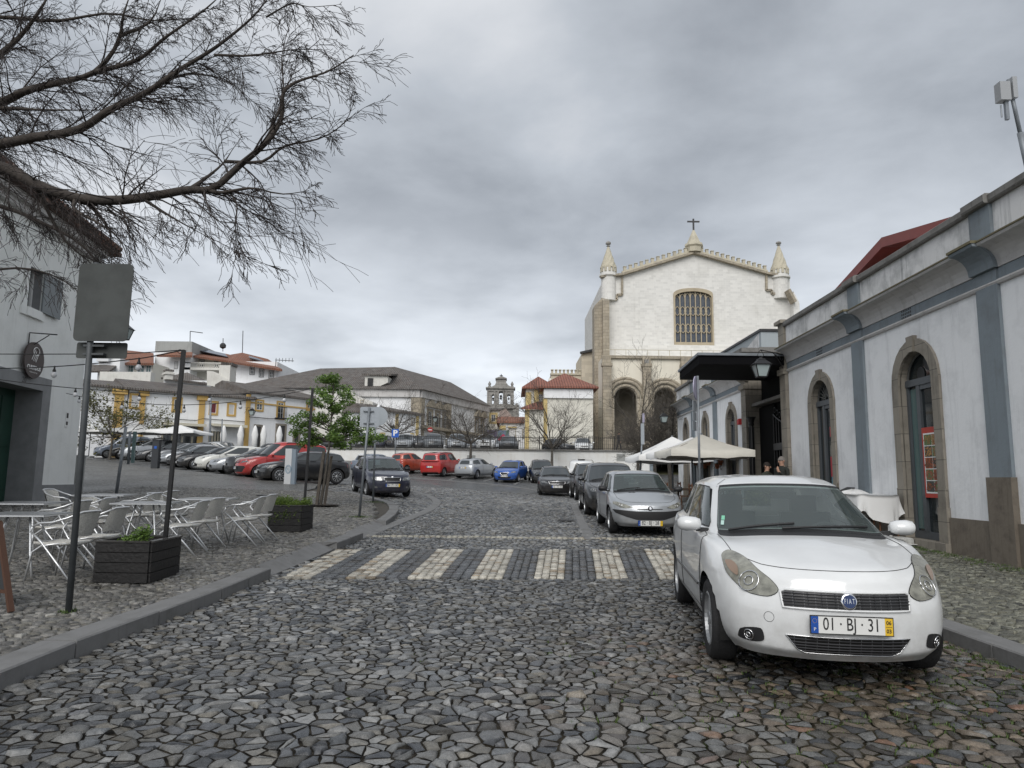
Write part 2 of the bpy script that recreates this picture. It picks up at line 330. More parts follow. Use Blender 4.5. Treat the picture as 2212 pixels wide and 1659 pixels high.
# ------------------------------------------------------------------ ground
def setts_mat(name,scale,c1,c2,joint,rough=.38):
    """far paving: same stones as the modelled ones, as cells with bump"""
    m=bpy.data.materials.new(name);m.use_nodes=True;t=m.node_tree;p=t.nodes['Principled BSDF'];L=t.links.new
    tcn=nd(t,'ShaderNodeTexCoord');mpn=nd(t,'ShaderNodeMapping');L(tcn.outputs['Object'],mpn.inputs[0]);mpn.inputs['Scale'].default_value=(1,1.35,0.0)
    v1=nd(t,'ShaderNodeTexVoronoi',feature='F1',i_Scale=scale);v2=nd(t,'ShaderNodeTexVoronoi',feature='DISTANCE_TO_EDGE',i_Scale=scale)
    L(mpn.outputs[0],v1.inputs['Vector']);L(mpn.outputs[0],v2.inputs['Vector'])
    s=nd(t,'ShaderNodeSeparateColor');L(v1.outputs['Color'],s.inputs[0])
    r=nd(t,'ShaderNodeValToRGB');L(s.outputs[0],r.inputs[0]);r.color_ramp.elements[0].color=(*c2,1);r.color_ramp.elements[1].color=(*c1,1)
    e_=nd(t,'ShaderNodeMapRange');L(v2.outputs['Distance'],e_.inputs[0]);e_.inputs[1].default_value=.03;e_.inputs[2].default_value=.13
    mm=nd(t,'ShaderNodeMix',data_type='RGBA');L(e_.outputs[0],mm.inputs[0]);mm.inputs[6].default_value=(*joint,1);L(r.outputs[0],mm.inputs[7])
    nz=nd(t,'ShaderNodeTexNoise',i_Scale=.35,i_Detail=5.0);L(tcn.outputs['Object'],nz.inputs['Vector'])
    rz_=nd(t,'ShaderNodeMapRange');L(nz.outputs[0],rz_.inputs[0]);rz_.inputs[1].default_value=.35;rz_.inputs[2].default_value=.65;rz_.inputs[3].default_value=.78;rz_.inputs[4].default_value=1.15
    ml=nd(t,'ShaderNodeVectorMath',operation='SCALE');L(mm.outputs[2],ml.inputs[0]);L(rz_.outputs[0],ml.inputs['Scale'])
    L(ml.outputs[0],p.inputs['Base Color'])
    rr=nd(t,'ShaderNodeMapRange');L(nz.outputs[0],rr.inputs[0]);rr.inputs[1].default_value=.4;rr.inputs[2].default_value=.6;rr.inputs[3].default_value=rough-.1;rr.inputs[4].default_value=rough+.15;L(rr.outputs[0],p.inputs['Roughness'])
    b=nd(t,'ShaderNodeBump',i_Strength=.8,i_Distance=.03);L(e_.outputs[0],b.inputs['Height'])
    b2=nd(t,'ShaderNodeBump',i_Strength=.5,i_Distance=.03);L(s.outputs[1],b2.inputs['Height']);L(b.outputs[0],b2.inputs['Normal']);L(b2.outputs[0],p.inputs['Normal'])
    MATS[name]=m
def stone_mat(name,dirt,rough,wet=.2):
    """modelled stones: colour per stone comes with the mesh, plus grain, dirt and wet patches"""
    m=bpy.data.materials.new(name);m.use_nodes=True;t=m.node_tree;p=t.nodes['Principled BSDF'];L=t.links.new
    a=nd(t,'ShaderNodeAttribute',attribute_name='col');tcn=nd(t,'ShaderNodeTexCoord')
    n1_=nd(t,'ShaderNodeTexNoise',i_Scale=38.0,i_Detail=6.0,i_Roughness=.7);L(tcn.outputs['Object'],n1_.inputs['Vector'])
    r1=nd(t,'ShaderNodeMapRange');L(n1_.outputs[0],r1.inputs[0]);r1.inputs[1].default_value=.3;r1.inputs[2].default_value=.7;r1.inputs[3].default_value=.62;r1.inputs[4].default_value=1.25
    ml=nd(t,'ShaderNodeVectorMath',operation='SCALE');L(a.outputs['Color'],ml.inputs[0]);L(r1.outputs[0],ml.inputs['Scale'])
    n2_=nd(t,'ShaderNodeTexNoise',i_Scale=1.1,i_Detail=7.0,i_Roughness=.7);L(tcn.outputs['Object'],n2_.inputs['Vector'])
    r2=nd(t,'ShaderNodeMapRange');L(n2_.outputs[0],r2.inputs[0]);r2.inputs[1].default_value=.5;r2.inputs[2].default_value=.72;r2.inputs[4].default_value=.55
    mm=nd(t,'ShaderNodeMix',data_type='RGBA');L(r2.outputs[0],mm.inputs[0]);L(ml.outputs[0],mm.inputs[6]);mm.inputs[7].default_value=(*dirt,1)
    L(mm.outputs[2],p.inputs['Base Color'])
    r3=nd(t,'ShaderNodeMapRange');L(n1_.outputs[0],r3.inputs[0]);r3.inputs[1].default_value=.35;r3.inputs[2].default_value=.65;r3.inputs[3].default_value=rough-wet/2;r3.inputs[4].default_value=rough+wet/2
    L(r3.outputs[0],p.inputs['Roughness'])
    b=nd(t,'ShaderNodeBump',i_Strength=.55,i_Distance=.012);L(n1_.outputs[0],b.inputs['Height']);L(b.outputs[0],p.inputs['Normal'])
    MATS[name]=m
stone_mat('cobble_stone',(.05,.043,.03),.25,.26);stone_mat('pavement_stone',(.060,.054,.042),.36,.3)
setts_mat('setts_road',8.0,(.20,.205,.205),(.06,.062,.065),(.03,.028,.022),.40)
setts_mat('setts_square',10.0,(.24,.235,.22),(.10,.098,.09),(.04,.036,.03),.42)
def joint_mat():
    m=bpy.data.materials.new('joint_earth');m.use_nodes=True;t=m.node_tree;p=t.nodes['Principled BSDF'];L=t.links.new
    tcn=nd(t,'ShaderNodeTexCoord');n=nd(t,'ShaderNodeTexNoise',i_Scale=.9,i_Detail=8.0,i_Roughness=.72);L(tcn.outputs['Object'],n.inputs['Vector'])
    s=nd(t,'ShaderNodeSeparateXYZ');L(tcn.outputs['Object'],s.inputs[0])
    rx=nd(t,'ShaderNodeMapRange');L(s.outputs[0],rx.inputs[0]);rx.inputs[1].default_value=-1;rx.inputs[2].default_value=4;rx.inputs[3].default_value=-.16;rx.inputs[4].default_value=.12
    ad=nd(t,'ShaderNodeMath',operation='ADD');L(n.outputs[0],ad.inputs[0]);L(rx.outputs[0],ad.inputs[1])
    r=nd(t,'ShaderNodeValToRGB');L(ad.outputs[0],r.inputs[0]);e_=r.color_ramp.elements
    e_[0].position=.38;e_[0].color=(.048,.041,.031,1);e_[1].position=.70;e_[1].color=(.065,.080,.020,1)
    k_=r.color_ramp.elements.new(.54);k_.color=(.095,.080,.050,1)
    L(r.outputs[0],p.inputs['Base Color']);p.inputs['Roughness'].default_value=.8
    nb=nd(t,'ShaderNodeTexNoise',i_Scale=60.0,i_Detail=4.0);L(tcn.outputs['Object'],nb.inputs['Vector'])
    b=nd(t,'ShaderNodeBump',i_Strength=.8,i_Distance=.01);L(nb.outputs[0],b.inputs['Height']);L(b.outputs[0],p.inputs['Normal']);MATS['joint_earth']=m
joint_mat()
def sheet(name,poly,off,mname,step,kind='structure',bounds=None):
    """a sheet that follows the terrain inside a plan outline"""
    pl=np.array(poly);x0,y0=pl.min(0);x1,y1=pl.max(0)
    xs=np.arange(x0,x1+step,step);ys=np.arange(y0,y1+step,step);gx,gy=np.meshgrid(xs,ys);P=np.stack([gx.ravel(),gy.ravel()],1)
    P=P[inpoly(P,poly)];pts=[Vector((a,b)) for a,b in P.tolist()];n=len(pts)
    ed=[]
    for i in range(len(poly)):
        a=Vector(poly[i]);b=Vector(poly[(i+1)%len(poly)]);k=max(1,int((b-a).length/step))
        for j in range(k):pts.append(a.lerp(b,j/k));ed.append(len(pts)-1)
    cn=[(ed[i],ed[(i+1)%len(ed)]) for i in range(len(ed))]
    v,e2,f,_,_,_=geometry.delaunay_2d_cdt(pts,cn,[],1,1e-5)
    z=TZ([p.x for p in v],[p.y for p in v])+off
    me=bpy.data.meshes.new(name);me.from_pydata([(p.x,p.y,zz) for p,zz in zip(v,z.tolist())],[],f)
    bm=bmesh.new();bm.from_mesh(me);bmesh.ops.recalc_face_normals(bm,faces=bm.faces)
    if sum(fc.normal.z for fc in bm.faces)<0:bmesh.ops.reverse_faces(bm,faces=bm.faces)
    bm.to_mesh(me);bm.free();me.materials.append(M(mname));me.polygons.foreach_set('use_smooth',[True]*len(me.polygons))
    o=link(me,name);tag(o,kind=kind);return o
KERB_TOP=[(-160,1520),(0,1451),(165,1385),(345,1320),(480,1270),(586,1227)]
K1=[G(a,b,.13) for a,b in KERB_TOP]
RA=[G(586,1243,.015),G(642,1220,.015),G(695,1198,.015),G(728,1183,.015)];RAi=[G(553,1221,.125),G(606,1202,.125),G(659,1182,.125),G(683,1171,.125)]
K2=[G(728,1171,.13),G(785,1150.5,.13)]
RB=[G(785,1163,.015),G(810,1150,.015),G(834,1136,.015)];RBi=[G(745,1149.5,.125),G(777,1137,.125),G(807,1125,.125)]
K3=[G(a,b,.13) for a,b in ((834,1125),(845,1118),(855,1109),(861,1100),(860,1093),(853,1087),(844,1083),(826,1078),(795,1070),(762,1062))]
K3=[K3[0]]+[K3[0].lerp(K3[0],0)]*0+K3[1:]
FAR=[(-7.5,27.5),(-8.2,30.5),(-11.5,32.5),(-20,40.5),(-36,56),(-44,56),(-40,8),(-9,0),(-6,0)]
def inset(pts,w):
    """offset a polyline to its left"""
    out=[]
    for i,p in enumerate(pts):
        d=(pts[min(i+1,len(pts)-1)]-pts[max(i-1,0)]);d.z=0;d.normalize();out.append(Vector((p.x-d.y*w,p.y+d.x*w,p.z)))
    return out
K1i=inset(K1,.26);K2i=inset(K2,.26);K3i=inset(K3,.26)
walk_poly=[tuple(p.xy) for p in K1i]+[tuple(p.xy) for p in RAi]+[tuple(p.xy) for p in K2i]+[tuple(p.xy) for p in RBi[:1]+RBi[1:]]+[tuple(p.xy) for p in K3i]+FAR
outer_poly=[tuple(p.xy) for p in K1+RA+K2+RB+K3]+FAR
KXR=3.93
right_walk=[(KXR+.24,-1),(7.75,-1),(7.75,24),(7.9,40),(5.1,40),(4.9,26),(4.5,20.5),(KXR+.24,17.5)]
gx=np.concatenate([[-1500,-600,-250,-120],np.linspace(-60,45,71),[90,250,600,1500]]);gy=np.concatenate([[-800,-200,-60],np.linspace(-10,85,65),[120,250,600,1500]])
GX,GY=np.meshgrid(gx,gy);GZ=TZ(GX,GY)-.035
_v=np.stack([GX.ravel(),GY.ravel(),GZ.ravel()],1);nx=len(gx);_f=[j*nx+i+k_ for j in range(len(gy)-1) for i in range(nx-1) for k_ in (0,1,nx+1,nx)]
g=fastmesh('ground',_v,_f,[4]*(len(_f)//4),[M('joint_earth')]);tag(g,kind='structure')
NEARY=23.0
sheet('road',[(-6,22.8),(6.5,22.8),(9,36),(16,60),(-2,62),(-2,84),(-64,84),(-64,52),(-30,47),(-14,33)],.0,'setts_road',1.6)
sheet('plaza_pavement',[p for p in walk_poly if True],.088,'joint_earth',1.2)
_pf=sheet('square_paving',[(-7.5,25.6)]+FAR[:6]+[(-38,16.5),(-13.2,16.5),(-13.2,25.6)],.118,'setts_square',1.4)
sheet('market_pavement',right_walk,.085,'joint_earth',1.2)
sheet('market_paving',[(KXR+.24,16.9),(7.75,16.9),(7.75,24),(8.2,33.5),(5.1,33.5),(4.9,26),(4.5,20.5)],.122,'setts_square',1.2)
# ---- modelled stones
def cobbles(name,poly,excl,sx,sy,gap,off,dome,ring,seed,pal,mname,rot=0.0,jit=.36,lumps=None,gapz=.035,fine=False):
    rng=np.random.default_rng(seed);pl=np.array(poly);x0,y0=pl.min(0)-.3;x1,y1=pl.max(0)+.3
    xs=np.arange(x0,x1,sx);ys=np.arange(y0,y1,sy);gx_,gy_=np.meshgrid(xs,ys);gx_=gx_+(np.arange(len(ys))%2)[:,None]*sx/2
    P=np.stack([gx_.ravel(),gy_.ravel()],1)
    P=P+rng.normal(0,1,P.shape)*np.array([sx,sy])*jit;
    P=P[rng.random(len(P))>.14]
    w=np.sin(P[:,1]*.9+seed)*.07+np.sin(P[:,0]*1.7)*.05;P[:,1]+=w
    c0=P.mean(0);cs,sn=math.cos(rot),math.sin(rot);Q=P-c0;P=np.stack([Q[:,0]*cs-Q[:,1]*sn,Q[:,0]*sn+Q[:,1]*cs],1)+c0
    big=[(px*1.0,py) for px,py in poly];cen=pl.mean(0);grow=[tuple(cen+(np.array(q)-cen)*1.0) for q in poly]
    keepn=np.zeros(len(P),bool)
    for dx_,dy_ in ((0,0),(.25,0),(-.25,0),(0,.25),(0,-.25)):keepn |=inpoly(P+[dx_,dy_],poly)
    P=P[keepn];ins=inpoly(P,poly)
    for ex in excl:ins &=~inpoly(P,ex)
    v,e_,f,ov,_,_=geometry.delaunay_2d_cdt([Vector(p) for p in P.tolist()],[],[],0,1e-6)
    V=np.array([(p.x,p.y) for p in v]);F=np.array([t for t in f if len(t)==3]);oi=np.array([o_[0]if len(o_) else-1 for o_ in ov]);ins2=np.where(oi >=0,ins[oi],False)
    A,B,C=V[F[:,0]],V[F[:,1]],V[F[:,2]];d=2*(A[:,0]*(B[:,1]-C[:,1])+B[:,0]*(C[:,1]-A[:,1])+C[:,0]*(A[:,1]-B[:,1]));d[np.abs(d)<1e-12]=1e-12
    a2,b2,c2=(A**2).sum(1),(B**2).sum(1),(C**2).sum(1)
    cc=np.stack([(a2*(B[:,1]-C[:,1])+b2*(C[:,1]-A[:,1])+c2*(A[:,1]-B[:,1]))/d,(a2*(C[:,0]-B[:,0])+b2*(A[:,0]-C[:,0])+c2*(B[:,0]-A[:,0]))/d],1)
    vi=F.ravel();ti=np.repeat(np.arange(len(F)),3);ang=np.arctan2(cc[ti,1]-V[vi,1],cc[ti,0]-V[vi,0]);dist=np.linalg.norm(cc[ti]-V[vi],axis=1)
    bad=np.zeros(len(V),bool);np.logical_or.at(bad,vi,dist>max(sx,sy)*1.9);ok=ins2&~bad
    cnt=np.bincount(vi,minlength=len(V));ok &=cnt >=4
    sel=ok[vi];vi,ti,ang=vi[sel],ti[sel],ang[sel];o_=np.lexsort((ang,vi));vi,ti=vi[o_],ti[o_]
    uq,st,ct=np.unique(vi,return_index=True,return_counts=True);K=len(vi);cell=np.repeat(np.arange(len(uq)),ct)
    idx=np.arange(K);nxt=idx+1;nxt[st+ct-1]=st
    c=V[uq][cell];q=cc[ti];cm=np.stack([np.bincount(cell,q[:,k])/ct for k in (0,1)],1)[cell]
    if fine:
        mid=(q+q[nxt])/2;q=np.stack([q,mid],1).reshape(-1,2);cell=np.repeat(cell,2);ct=ct*2;st=st*2;K *=2;idx=np.arange(K);nxt=idx+1;nxt[st+ct-1]=st;cm=np.stack([np.bincount(cell,q[:,k])/ct for k in (0,1)],1)[cell];q=q+(q-cm)*rng.normal(-.03,.065,K)[:,None]
    r=q-cm;rl=np.linalg.norm(r,axis=1);rl[rl<1e-6]=1e-6;u_=r/rl[:,None]
    r0=np.maximum(rl-gap*(1+.5*rng.random(len(uq))[cell]),rl*.4)
    r1=r0*(1-ring)*(1+.05*rng.normal(0,1,K))
    p0=cm+u_*r0[:,None];p1=cm+u_*r1[:,None];pc=cm[st]
    nC=len(uq);hgt=rng.normal(0,1,nC)*(.0055 if fine else .0035);tx,ty=rng.normal(0,.08,nC),rng.normal(0,.10 if fine else .05,nC)
    z1=off-.010+hgt[cell]+(p1-cm)[:,0]*tx[cell]+(p1-cm)[:,1]*ty[cell];z0=np.full(K,off-gapz);zc=off-.010+hgt+dome
    base=TZ(pc[:,0],pc[:,1]);v3=np.concatenate([np.column_stack([p0,z0+base[cell]]),np.column_stack([p1,z1+base[cell]]),np.column_stack([pc,zc+base])])
    quads=np.stack([idx,nxt,nxt+K,idx+K],1);tris=np.stack([idx+K,nxt+K,cell+2*K],1)
    ff=np.concatenate([quads.ravel(),tris.ravel()]);tot=np.concatenate([np.full(K,4),np.full(K,3)])
    pal=np.array(pal);ci=rng.integers(0,len(pal),nC);colr=pal[ci]*(1+.27*rng.normal(0,1,nC))[:,None]
    if lumps is not None:colr=lumps(pc,colr,rng)
    colr=np.clip(colr,.012,.6);cv=np.concatenate([colr[cell]*.75,colr[cell],colr]);cv=np.column_stack([cv,np.ones(len(cv))])
    o=fastmesh(name,v3,ff,tot,[M(mname)],cv,smooth=fine);tag(o,kind='structure');return o
PAL=[(.118,.122,.125),(.14,.142,.14),(.10,.106,.112),(.155,.154,.148),(.085,.088,.094),(.125,.12,.108),(.18,.18,.175),(.135,.126,.108),(.04,.043,.048),(.21,.21,.205)]
def road_tint(pc,col,rng):
    t=np.clip((pc[:,0]+.4)/2.4,0,1)*np.clip((8.5-pc[:,1])/3,0,1);t=t[:,None]
    brown=np.array([.10,.075,.05])*(1+.4*rng.normal(0,1,len(pc)))[:,None];pick=(rng.random(len(pc))<.6)[:,None]
    col=np.where(pick,col*(1-t*.8)+brown*t*.8,col*(1-.45*t));rust=(rng.random(len(pc))<.03)[:,None]*t
    col=col*(1-rust)+np.array([.15,.085,.055])*rust
    return col*(1+.25*np.sin(pc[:,:1]*.7+1)*np.sin(pc[:,1:2]*.5))
ZB=[G(612,1252),G(1520,1252),G(1520,1190),G(722,1186)]
zpoly=[tuple(p.xy) for p in ZB]
road_near=[tuple(p.xy) for p in K1+RA+K2+RB+K3[:6]]+[(-4.6,NEARY),(9.0,NEARY),(4.9,19),(KXR,17.3),(KXR,2.6),(-3.5,2.6)]
rn=[q for q in road_near]
cobbles('cobblestone_road',rn,[zpoly],.094,.082,.0062,.02,.008,.17,3,PAL,'cobble_stone',.12,.37,road_tint,.0145,True)
cobbles('cobblestone_road',[(-6.9,NEARY),(9.0,NEARY),(6.2,28),(5.6,37),(-7.5,37),(-8.0,30),(-7.2,26)],[],.15,.13,.006,.022,.006,.13,13,PAL,'cobble_stone',.1,.33,road_tint,.024)
PALS=[(.15,.145,.135),(.125,.12,.112),(.175,.168,.155),(.10,.098,.094),(.19,.185,.17),(.135,.128,.11)]
wnear=[(x,y) for x,y in [tuple(p.xy) for p in K1i]+[tuple(p.xy) for p in RAi]+[tuple(p.xy) for p in K2i]+[tuple(p.xy) for p in RBi]+[tuple(p.xy) for p in K3i]]+[(-7.6,26),(-13.5,26),(-13.5,17),(-13,10),(-6,3)]
cobbles('pavement_stones',wnear,[],.096,.07,.0045,.128,.004,.14,5,PALS,'pavement_stone',.2,.26)
cobbles('market_pavement_stones',[(KXR+.22,3),(7.7,3),(7.7,17),(KXR+.22,17)],[],.096,.07,.0045,.125,.004,.14,6,[(c[0]*.92,c[1]*.95,c[2]*.82) for c in PALS],'pavement_stone',-.1,.26)
# ---- zebra: rows of pale and dark setts
def setts(name,quads,cols,cw,ch,seed,off=.017):
    rng=np.random.default_rng(seed);mbv=[];ff=[];cv=[]
    for q,c in zip(quads,cols):
        A,B,C,D=[Vector(p[:2]) if not isinstance(p,Vector) else p.xy for p in q]
        wn=((B-A).length+(C-D).length)/2;hn=((D-A).length+(C-B).length)/2;nu=max(1,round(wn/cw));nv=max(1,round(hn/ch))
        for j in range(nv):
            sh=rng.normal(0,.0)
            for i in range(nu):
                cc_=[]
                jt=rng.normal(0,.014,4)
                for (a,b) in ((i,j),(i+1,j),(i+1,j+1),(i,j+1)):
                    u,v=a/nu,b/nv;p=A.lerp(B,u).lerp(D.lerp(C,u),v);cc_.append(p)
                ce=sum(cc_,Vector((0,0)))/4;z=tz(ce.x,ce.y)+off+rng.normal(0,.003);b0=len(mbv)
                for s_,zz in ((.96,-.035),(.88,.0)):
                    for k,p in enumerate(cc_):pp=ce+(p-ce)*(s_+jt[k]*3);mbv.append((pp.x,pp.y,z+zz+rng.normal(0,.0015)))
                mbv.append((ce.x,ce.y,z+.004));col_=np.clip(np.array(c)*(1+.2*rng.normal()),.02,.8)
                if rng.random()<.16:col_=col_*np.array([.62,.54,.46])
                cv +=[tuple(col_*.4)+(1,)]*4+[tuple(col_)+(1,)]*5
                for k in range(4):ff.append((b0+k,b0+(k+1)%4,b0+4+(k+1)%4,b0+4+k));ff.append((b0+4+k,b0+4+(k+1)%4,b0+8))
    o=fastmesh(name,mbv,[i for f in ff for i in f],[len(f) for f in ff],[M('cobble_stone')],cv);tag(o,kind='structure');return o
WH,DK=(.45,.425,.365),(.088,.093,.10)
near=[(612,1250),(665,1250),(740,1250),(838,1250),(880,1249),(962,1249),(1019,1250),(1092,1250),(1153,1250),(1212,1250),(1290,1252),(1357,1252),(1412,1250),(1478,1252),(1540,1252)]
nr=[575,636,700,752,820,880,950,1019,1092,1153,1212,1290,1357,1418,1482,1550]
fr=[722,768,806,850,893,950,1000,1056,1110,1166,1222,1278,1335,1393,1450,1508]
nr=[606,672,745,810,880,949,1017,1086,1153,1219,1288,1357,1424,1490,1556]
fr=[728,783,836,892,945,1003,1056,1110,1166,1223,1278,1335,1391,1447,1503]
qs,cs_=[],[]
for i in range(len(nr)-1):
    qs.append([G(nr[i],1249.5),G(nr[i+1],1250),G(fr[i+1],1189),G(fr[i],1187.5)]);cs_.append(WH if i%2 ==0 else DK)
setts('zebra_crossing',qs,cs_,.125,.105,4)
qs=[[G(690+i*83.5,1160+i*.9),G(690+(i+1)*83.5,1160.9+i*.9),G(690+(i+1)*83.5,1157+i*.9),G(690+i*83.5,1156.1+i*.9)]for i in range(10)]
setts('road_marking',qs,[(.36,.34,.28)]*10,.12,.10,8,.022)
# ---- granite kerbs and ramp slabs
def kerb_run(name,outer,w=.26,h=.145,top=None,seg=1.0,m='granite_kerb'):
    """outer: points on the outer top edge; stones of ~1 m with open joints"""
    mb=MB();L_=0;pts=[outer[0]]
    for i in range(len(outer)-1):
        a,b=outer[i],outer[i+1];n=max(1,round((b-a).length/seg))
        for j in range(1,n+1):pts.append(a.lerp(b,j/n))
    inn=inset(pts,w)
    for i in range(len(pts)-1):
        a,b,c,d=pts[i],pts[i+1],inn[i+1],inn[i];e_=.009;a2,b2=a.lerp(b,e_/max((b-a).length,.01)),b.lerp(a,e_/max((b-a).length,.01));d2,c2=d.lerp(c,e_),c.lerp(d,e_)
        dz=random.uniform(-.008,.008);ch=.012
        q=[a2,b2,c2,d2];top_=[Vector((p.x,p.y,p.z+dz)) for p in q];low=[Vector((p.x,p.y,p.z-h-.05)) for p in q]
        o1,o2=top_[0]+Vector((0,0,-ch)),top_[1]+Vector((0,0,-ch));n_=(top_[3]-top_[0]).normalized()*ch
        i1,i2=top_[0]+n_,top_[1]+n_
        mb.add([low[0],low[1],o1,o2,i1,i2,top_[3],top_[2],low[3],low[2]],[(0,1,3,2),(2,3,5,4),(4,5,7,6),(6,7,9,8),(0,2,4,6,8),(1,9,7,5,3)])
    o=mb.build(name,m);tag(o,kind='structure');return o
kerb_run('kerb',K1);kerb_run('kerb',K2);kerb_run('kerb',K3,seg=.6)
def slabs(name,o_,i_):
    mb=MB()
    for k in range(len(o_)-1):
        a,b,c,d=o_[k],o_[k+1],i_[k+1],i_[k];a,b=a.lerp(b,.006),b.lerp(a,.006);d,c=d.lerp(c,.006),c.lerp(d,.006);dn=Vector((0,0,-.18))
        mb.add([a,b,c,d,a+dn,b+dn,c+dn,d+dn],[(0,1,2,3),(4,7,6,5),(0,4,5,1),(1,5,6,2),(2,6,7,3),(3,7,4,0)])
    o=mb.build(name,'granite_kerb');tag(o,kind='structure');return o
slabs('kerb_ramp',RA,RAi);slabs('kerb_ramp',RB,RBi)
mb=MB()
for (t,bo,inn) in ((K2[0],RA[3],RAi[3]),(K3[0],RB[2],RBi[2])):
    mb.add([t,bo,inn,t+Vector((0,0,-.2))],[(0,1,2)]);
    q=inn+(t-inn)*.0
    mb.add([t,bo+Vector((0,0,-.03)),inn+Vector((0,0,-.1)),inn+Vector((0,0,.004))],[(0,1,2,3)])
tag(mb.build('kerb','granite_kerb'),kind='structure')
def flush(name,pix,w=.28,off=.035):
    pts=[G(a,b,off) for a,b in pix];kerb_run(name,pts,w,.05,seg=.9)
flush('flush_kerb',[(800,1158),(825,1147),(886,1123),(915,1111),(937,1101),(950,1091),(953,1085),(949,1079),(935,1071),(898,1060)])
flush('flush_kerb',[(868,1030),(1010,1041),(1085,1048),(1165,1060)],.22,.03)
flush('flush_kerb',[(1262,1163),(1250,1135),(1237,1100),(1228,1078)],-.22,.03)
for q in ([(1050,1039),(1082,1030)],[(1115,1046),(1132,1037)],[(975,1036),(1000,1028)]):
    flush('bay_marking',q,.2,.032)
kr=[Vector((KXR,y,tz(KXR,y)+.13)) for y in (-1,2,4,6,8,10,12,14,16,17.4)]+[Vector((4.5,20,tz(4.5,20)+.13)),Vector((4.9,26,tz(4.9,26)+.13))]
kerb_run('kerb',kr,-.26)
def tufts(name,spots,n,h,spread,m,label=None,seed=1):
    rng=random.Random(seed);mb=MB()
    for (x,y,z,sp_) in spots:
        for _ in range(n):
            a=rng.uniform(0,2*PI);d=abs(rng.gauss(0,sp_*spread));px_,py_=x+d*math.cos(a),y+d*math.sin(a);hh=h*rng.uniform(.4,1.2);w=.004+.004*rng.random();la=rng.uniform(0,2*PI);ln=rng.uniform(.1,.8)*hh
            dx_,dy_=math.cos(la),math.sin(la)
            mb.add([(px_-dy_*w,py_+dx_*w,z),(px_+dy_*w,py_-dx_*w,z),(px_+dx_*ln,py_+dy_*ln,z+hh)],[(0,1,2)])
    return mb.build(name,m,uv=False,fix=False)
mat('grass_blade',(.075,.12,.025),.7,var=.4,vs=6);mat('moss',(.085,.10,.03),.9,var=.5,vs=9,bump=.6)
sp_=[]
for i in range(150):
    y=random.uniform(3.4,9);sp_.append((KXR-.05-abs(random.gauss(0,.10)),y,tz(KXR,y)-.0,.05))
for i in range(170):
    y=random.uniform(4.5,15.5);sp_.append((7.55-abs(random.gauss(0,.16)),y,tz(7.5,y)+.118,.06))
for i in range(700):
    x=3.95-abs(random.gauss(0,1.5));y=random.uniform(3.2,6.6);sp_.append((x,y,tz(x,y)-.012,.03))
for (a,b) in ((1093,478),(1243,322)):
    c=G((640+a/4.254)*.864,(1180+b/4.254)*.864,.12)
    for i in range(26):sp_.append((c.x+random.gauss(0,.14),c.y+random.gauss(0,.12),c.z,.08))
c=G(148,1322,.12)
for i in range(8):sp_.append((c.x+random.gauss(0,.05),c.y+random.gauss(0,.05),c.z,.03))
t_=tufts('grass',sp_,18,.03,1,'grass_blade');tag(t_,'short grass and moss growing in the paving joints','grass',kind='stuff')
# ------------------------------------------------------------------ buildings
def zc(x0,y0,s):return lambda x,y:((x0+x/s)*.864,(y0+y/s)*.864)
z1=zc(0,800,4.424);z2=zc(200,820,4.254);z3=zc(680,880,5.027);z4=zc(1060,880,4.424);z5=zc(1400,520,3.456)
zb2=zc(1960,400,3.687);zb3=zc(1960,800,2.675);zb1=zc(1640,820,4.608)
class Wall:
    """vertical plane through plan points A (left) and B (right); s runs A->B, n faces the viewer side"""
    def __init__(w,A,B):
        w.A=Vector((A[0],A[1],0));w.u=Vector((B[0]-A[0],B[1]-A[1],0));w.L=w.u.length;w.u.normalize();w.n=w.u.cross(Vector((0,0,1)))
    def px(w,x,y):
        d=ray(x,y);c=Vector((0,0,HC));t=(w.A-c).dot(w.n)/d.dot(w.n);p=c+d*t;return ((p-w.A).dot(w.u),p.z)
    def P(w,s,z,d=0.0):return w.A+w.u*s+w.n*d+Vector((0,0,z))
    def box(w,mb,s0,s1,z0,z1,d0,d1,mi=None):
        vs=[w.P(s,z,d) for d in (d0,d1) for (s,z) in ((s0,z0),(s1,z0),(s1,z1),(s0,z1))]
        mb.add(vs,[(3,2,1,0),(4,5,6,7),(0,1,5,4),(1,2,6,5),(2,3,7,6),(3,0,4,7)],mi)
    def prof(w,mb,s0,s1,prof,mi=None):
        """extrude a (d, z) outline along the wall"""
        n=len(prof);vs=[w.P(s,z,d) for s in (s0,s1) for d,z in prof]
        mb.add(vs,[tuple(range(n))[::-1],tuple(range(n,2*n))]+[(i,(i+1)%n,n+(i+1)%n,n+i) for i in range(n)],mi)
    def archband(w,mb,inn,out,d0,d1,mi=None):
        """ring between two outlines with equal point counts (open at the bottom)"""
        n=len(inn);vs=[]
        for d in (d0,d1):
            for pl in (inn,out):vs +=[w.P(s,z,d) for s,z in pl]
        fs=[]
        for i in range(1,n):
            j=(i+1)%n
            fs +=[(2*n+i,2*n+j,3*n+j,3*n+i),(i,n+i,n+j,j),(n+i,3*n+i,3*n+j,n+j),(i,j,2*n+j,2*n+i)]
        fs +=[(1,2*n+1,3*n+1,n+1),(0,n,3*n,2*n)]
        mb.add(vs,fs,mi)
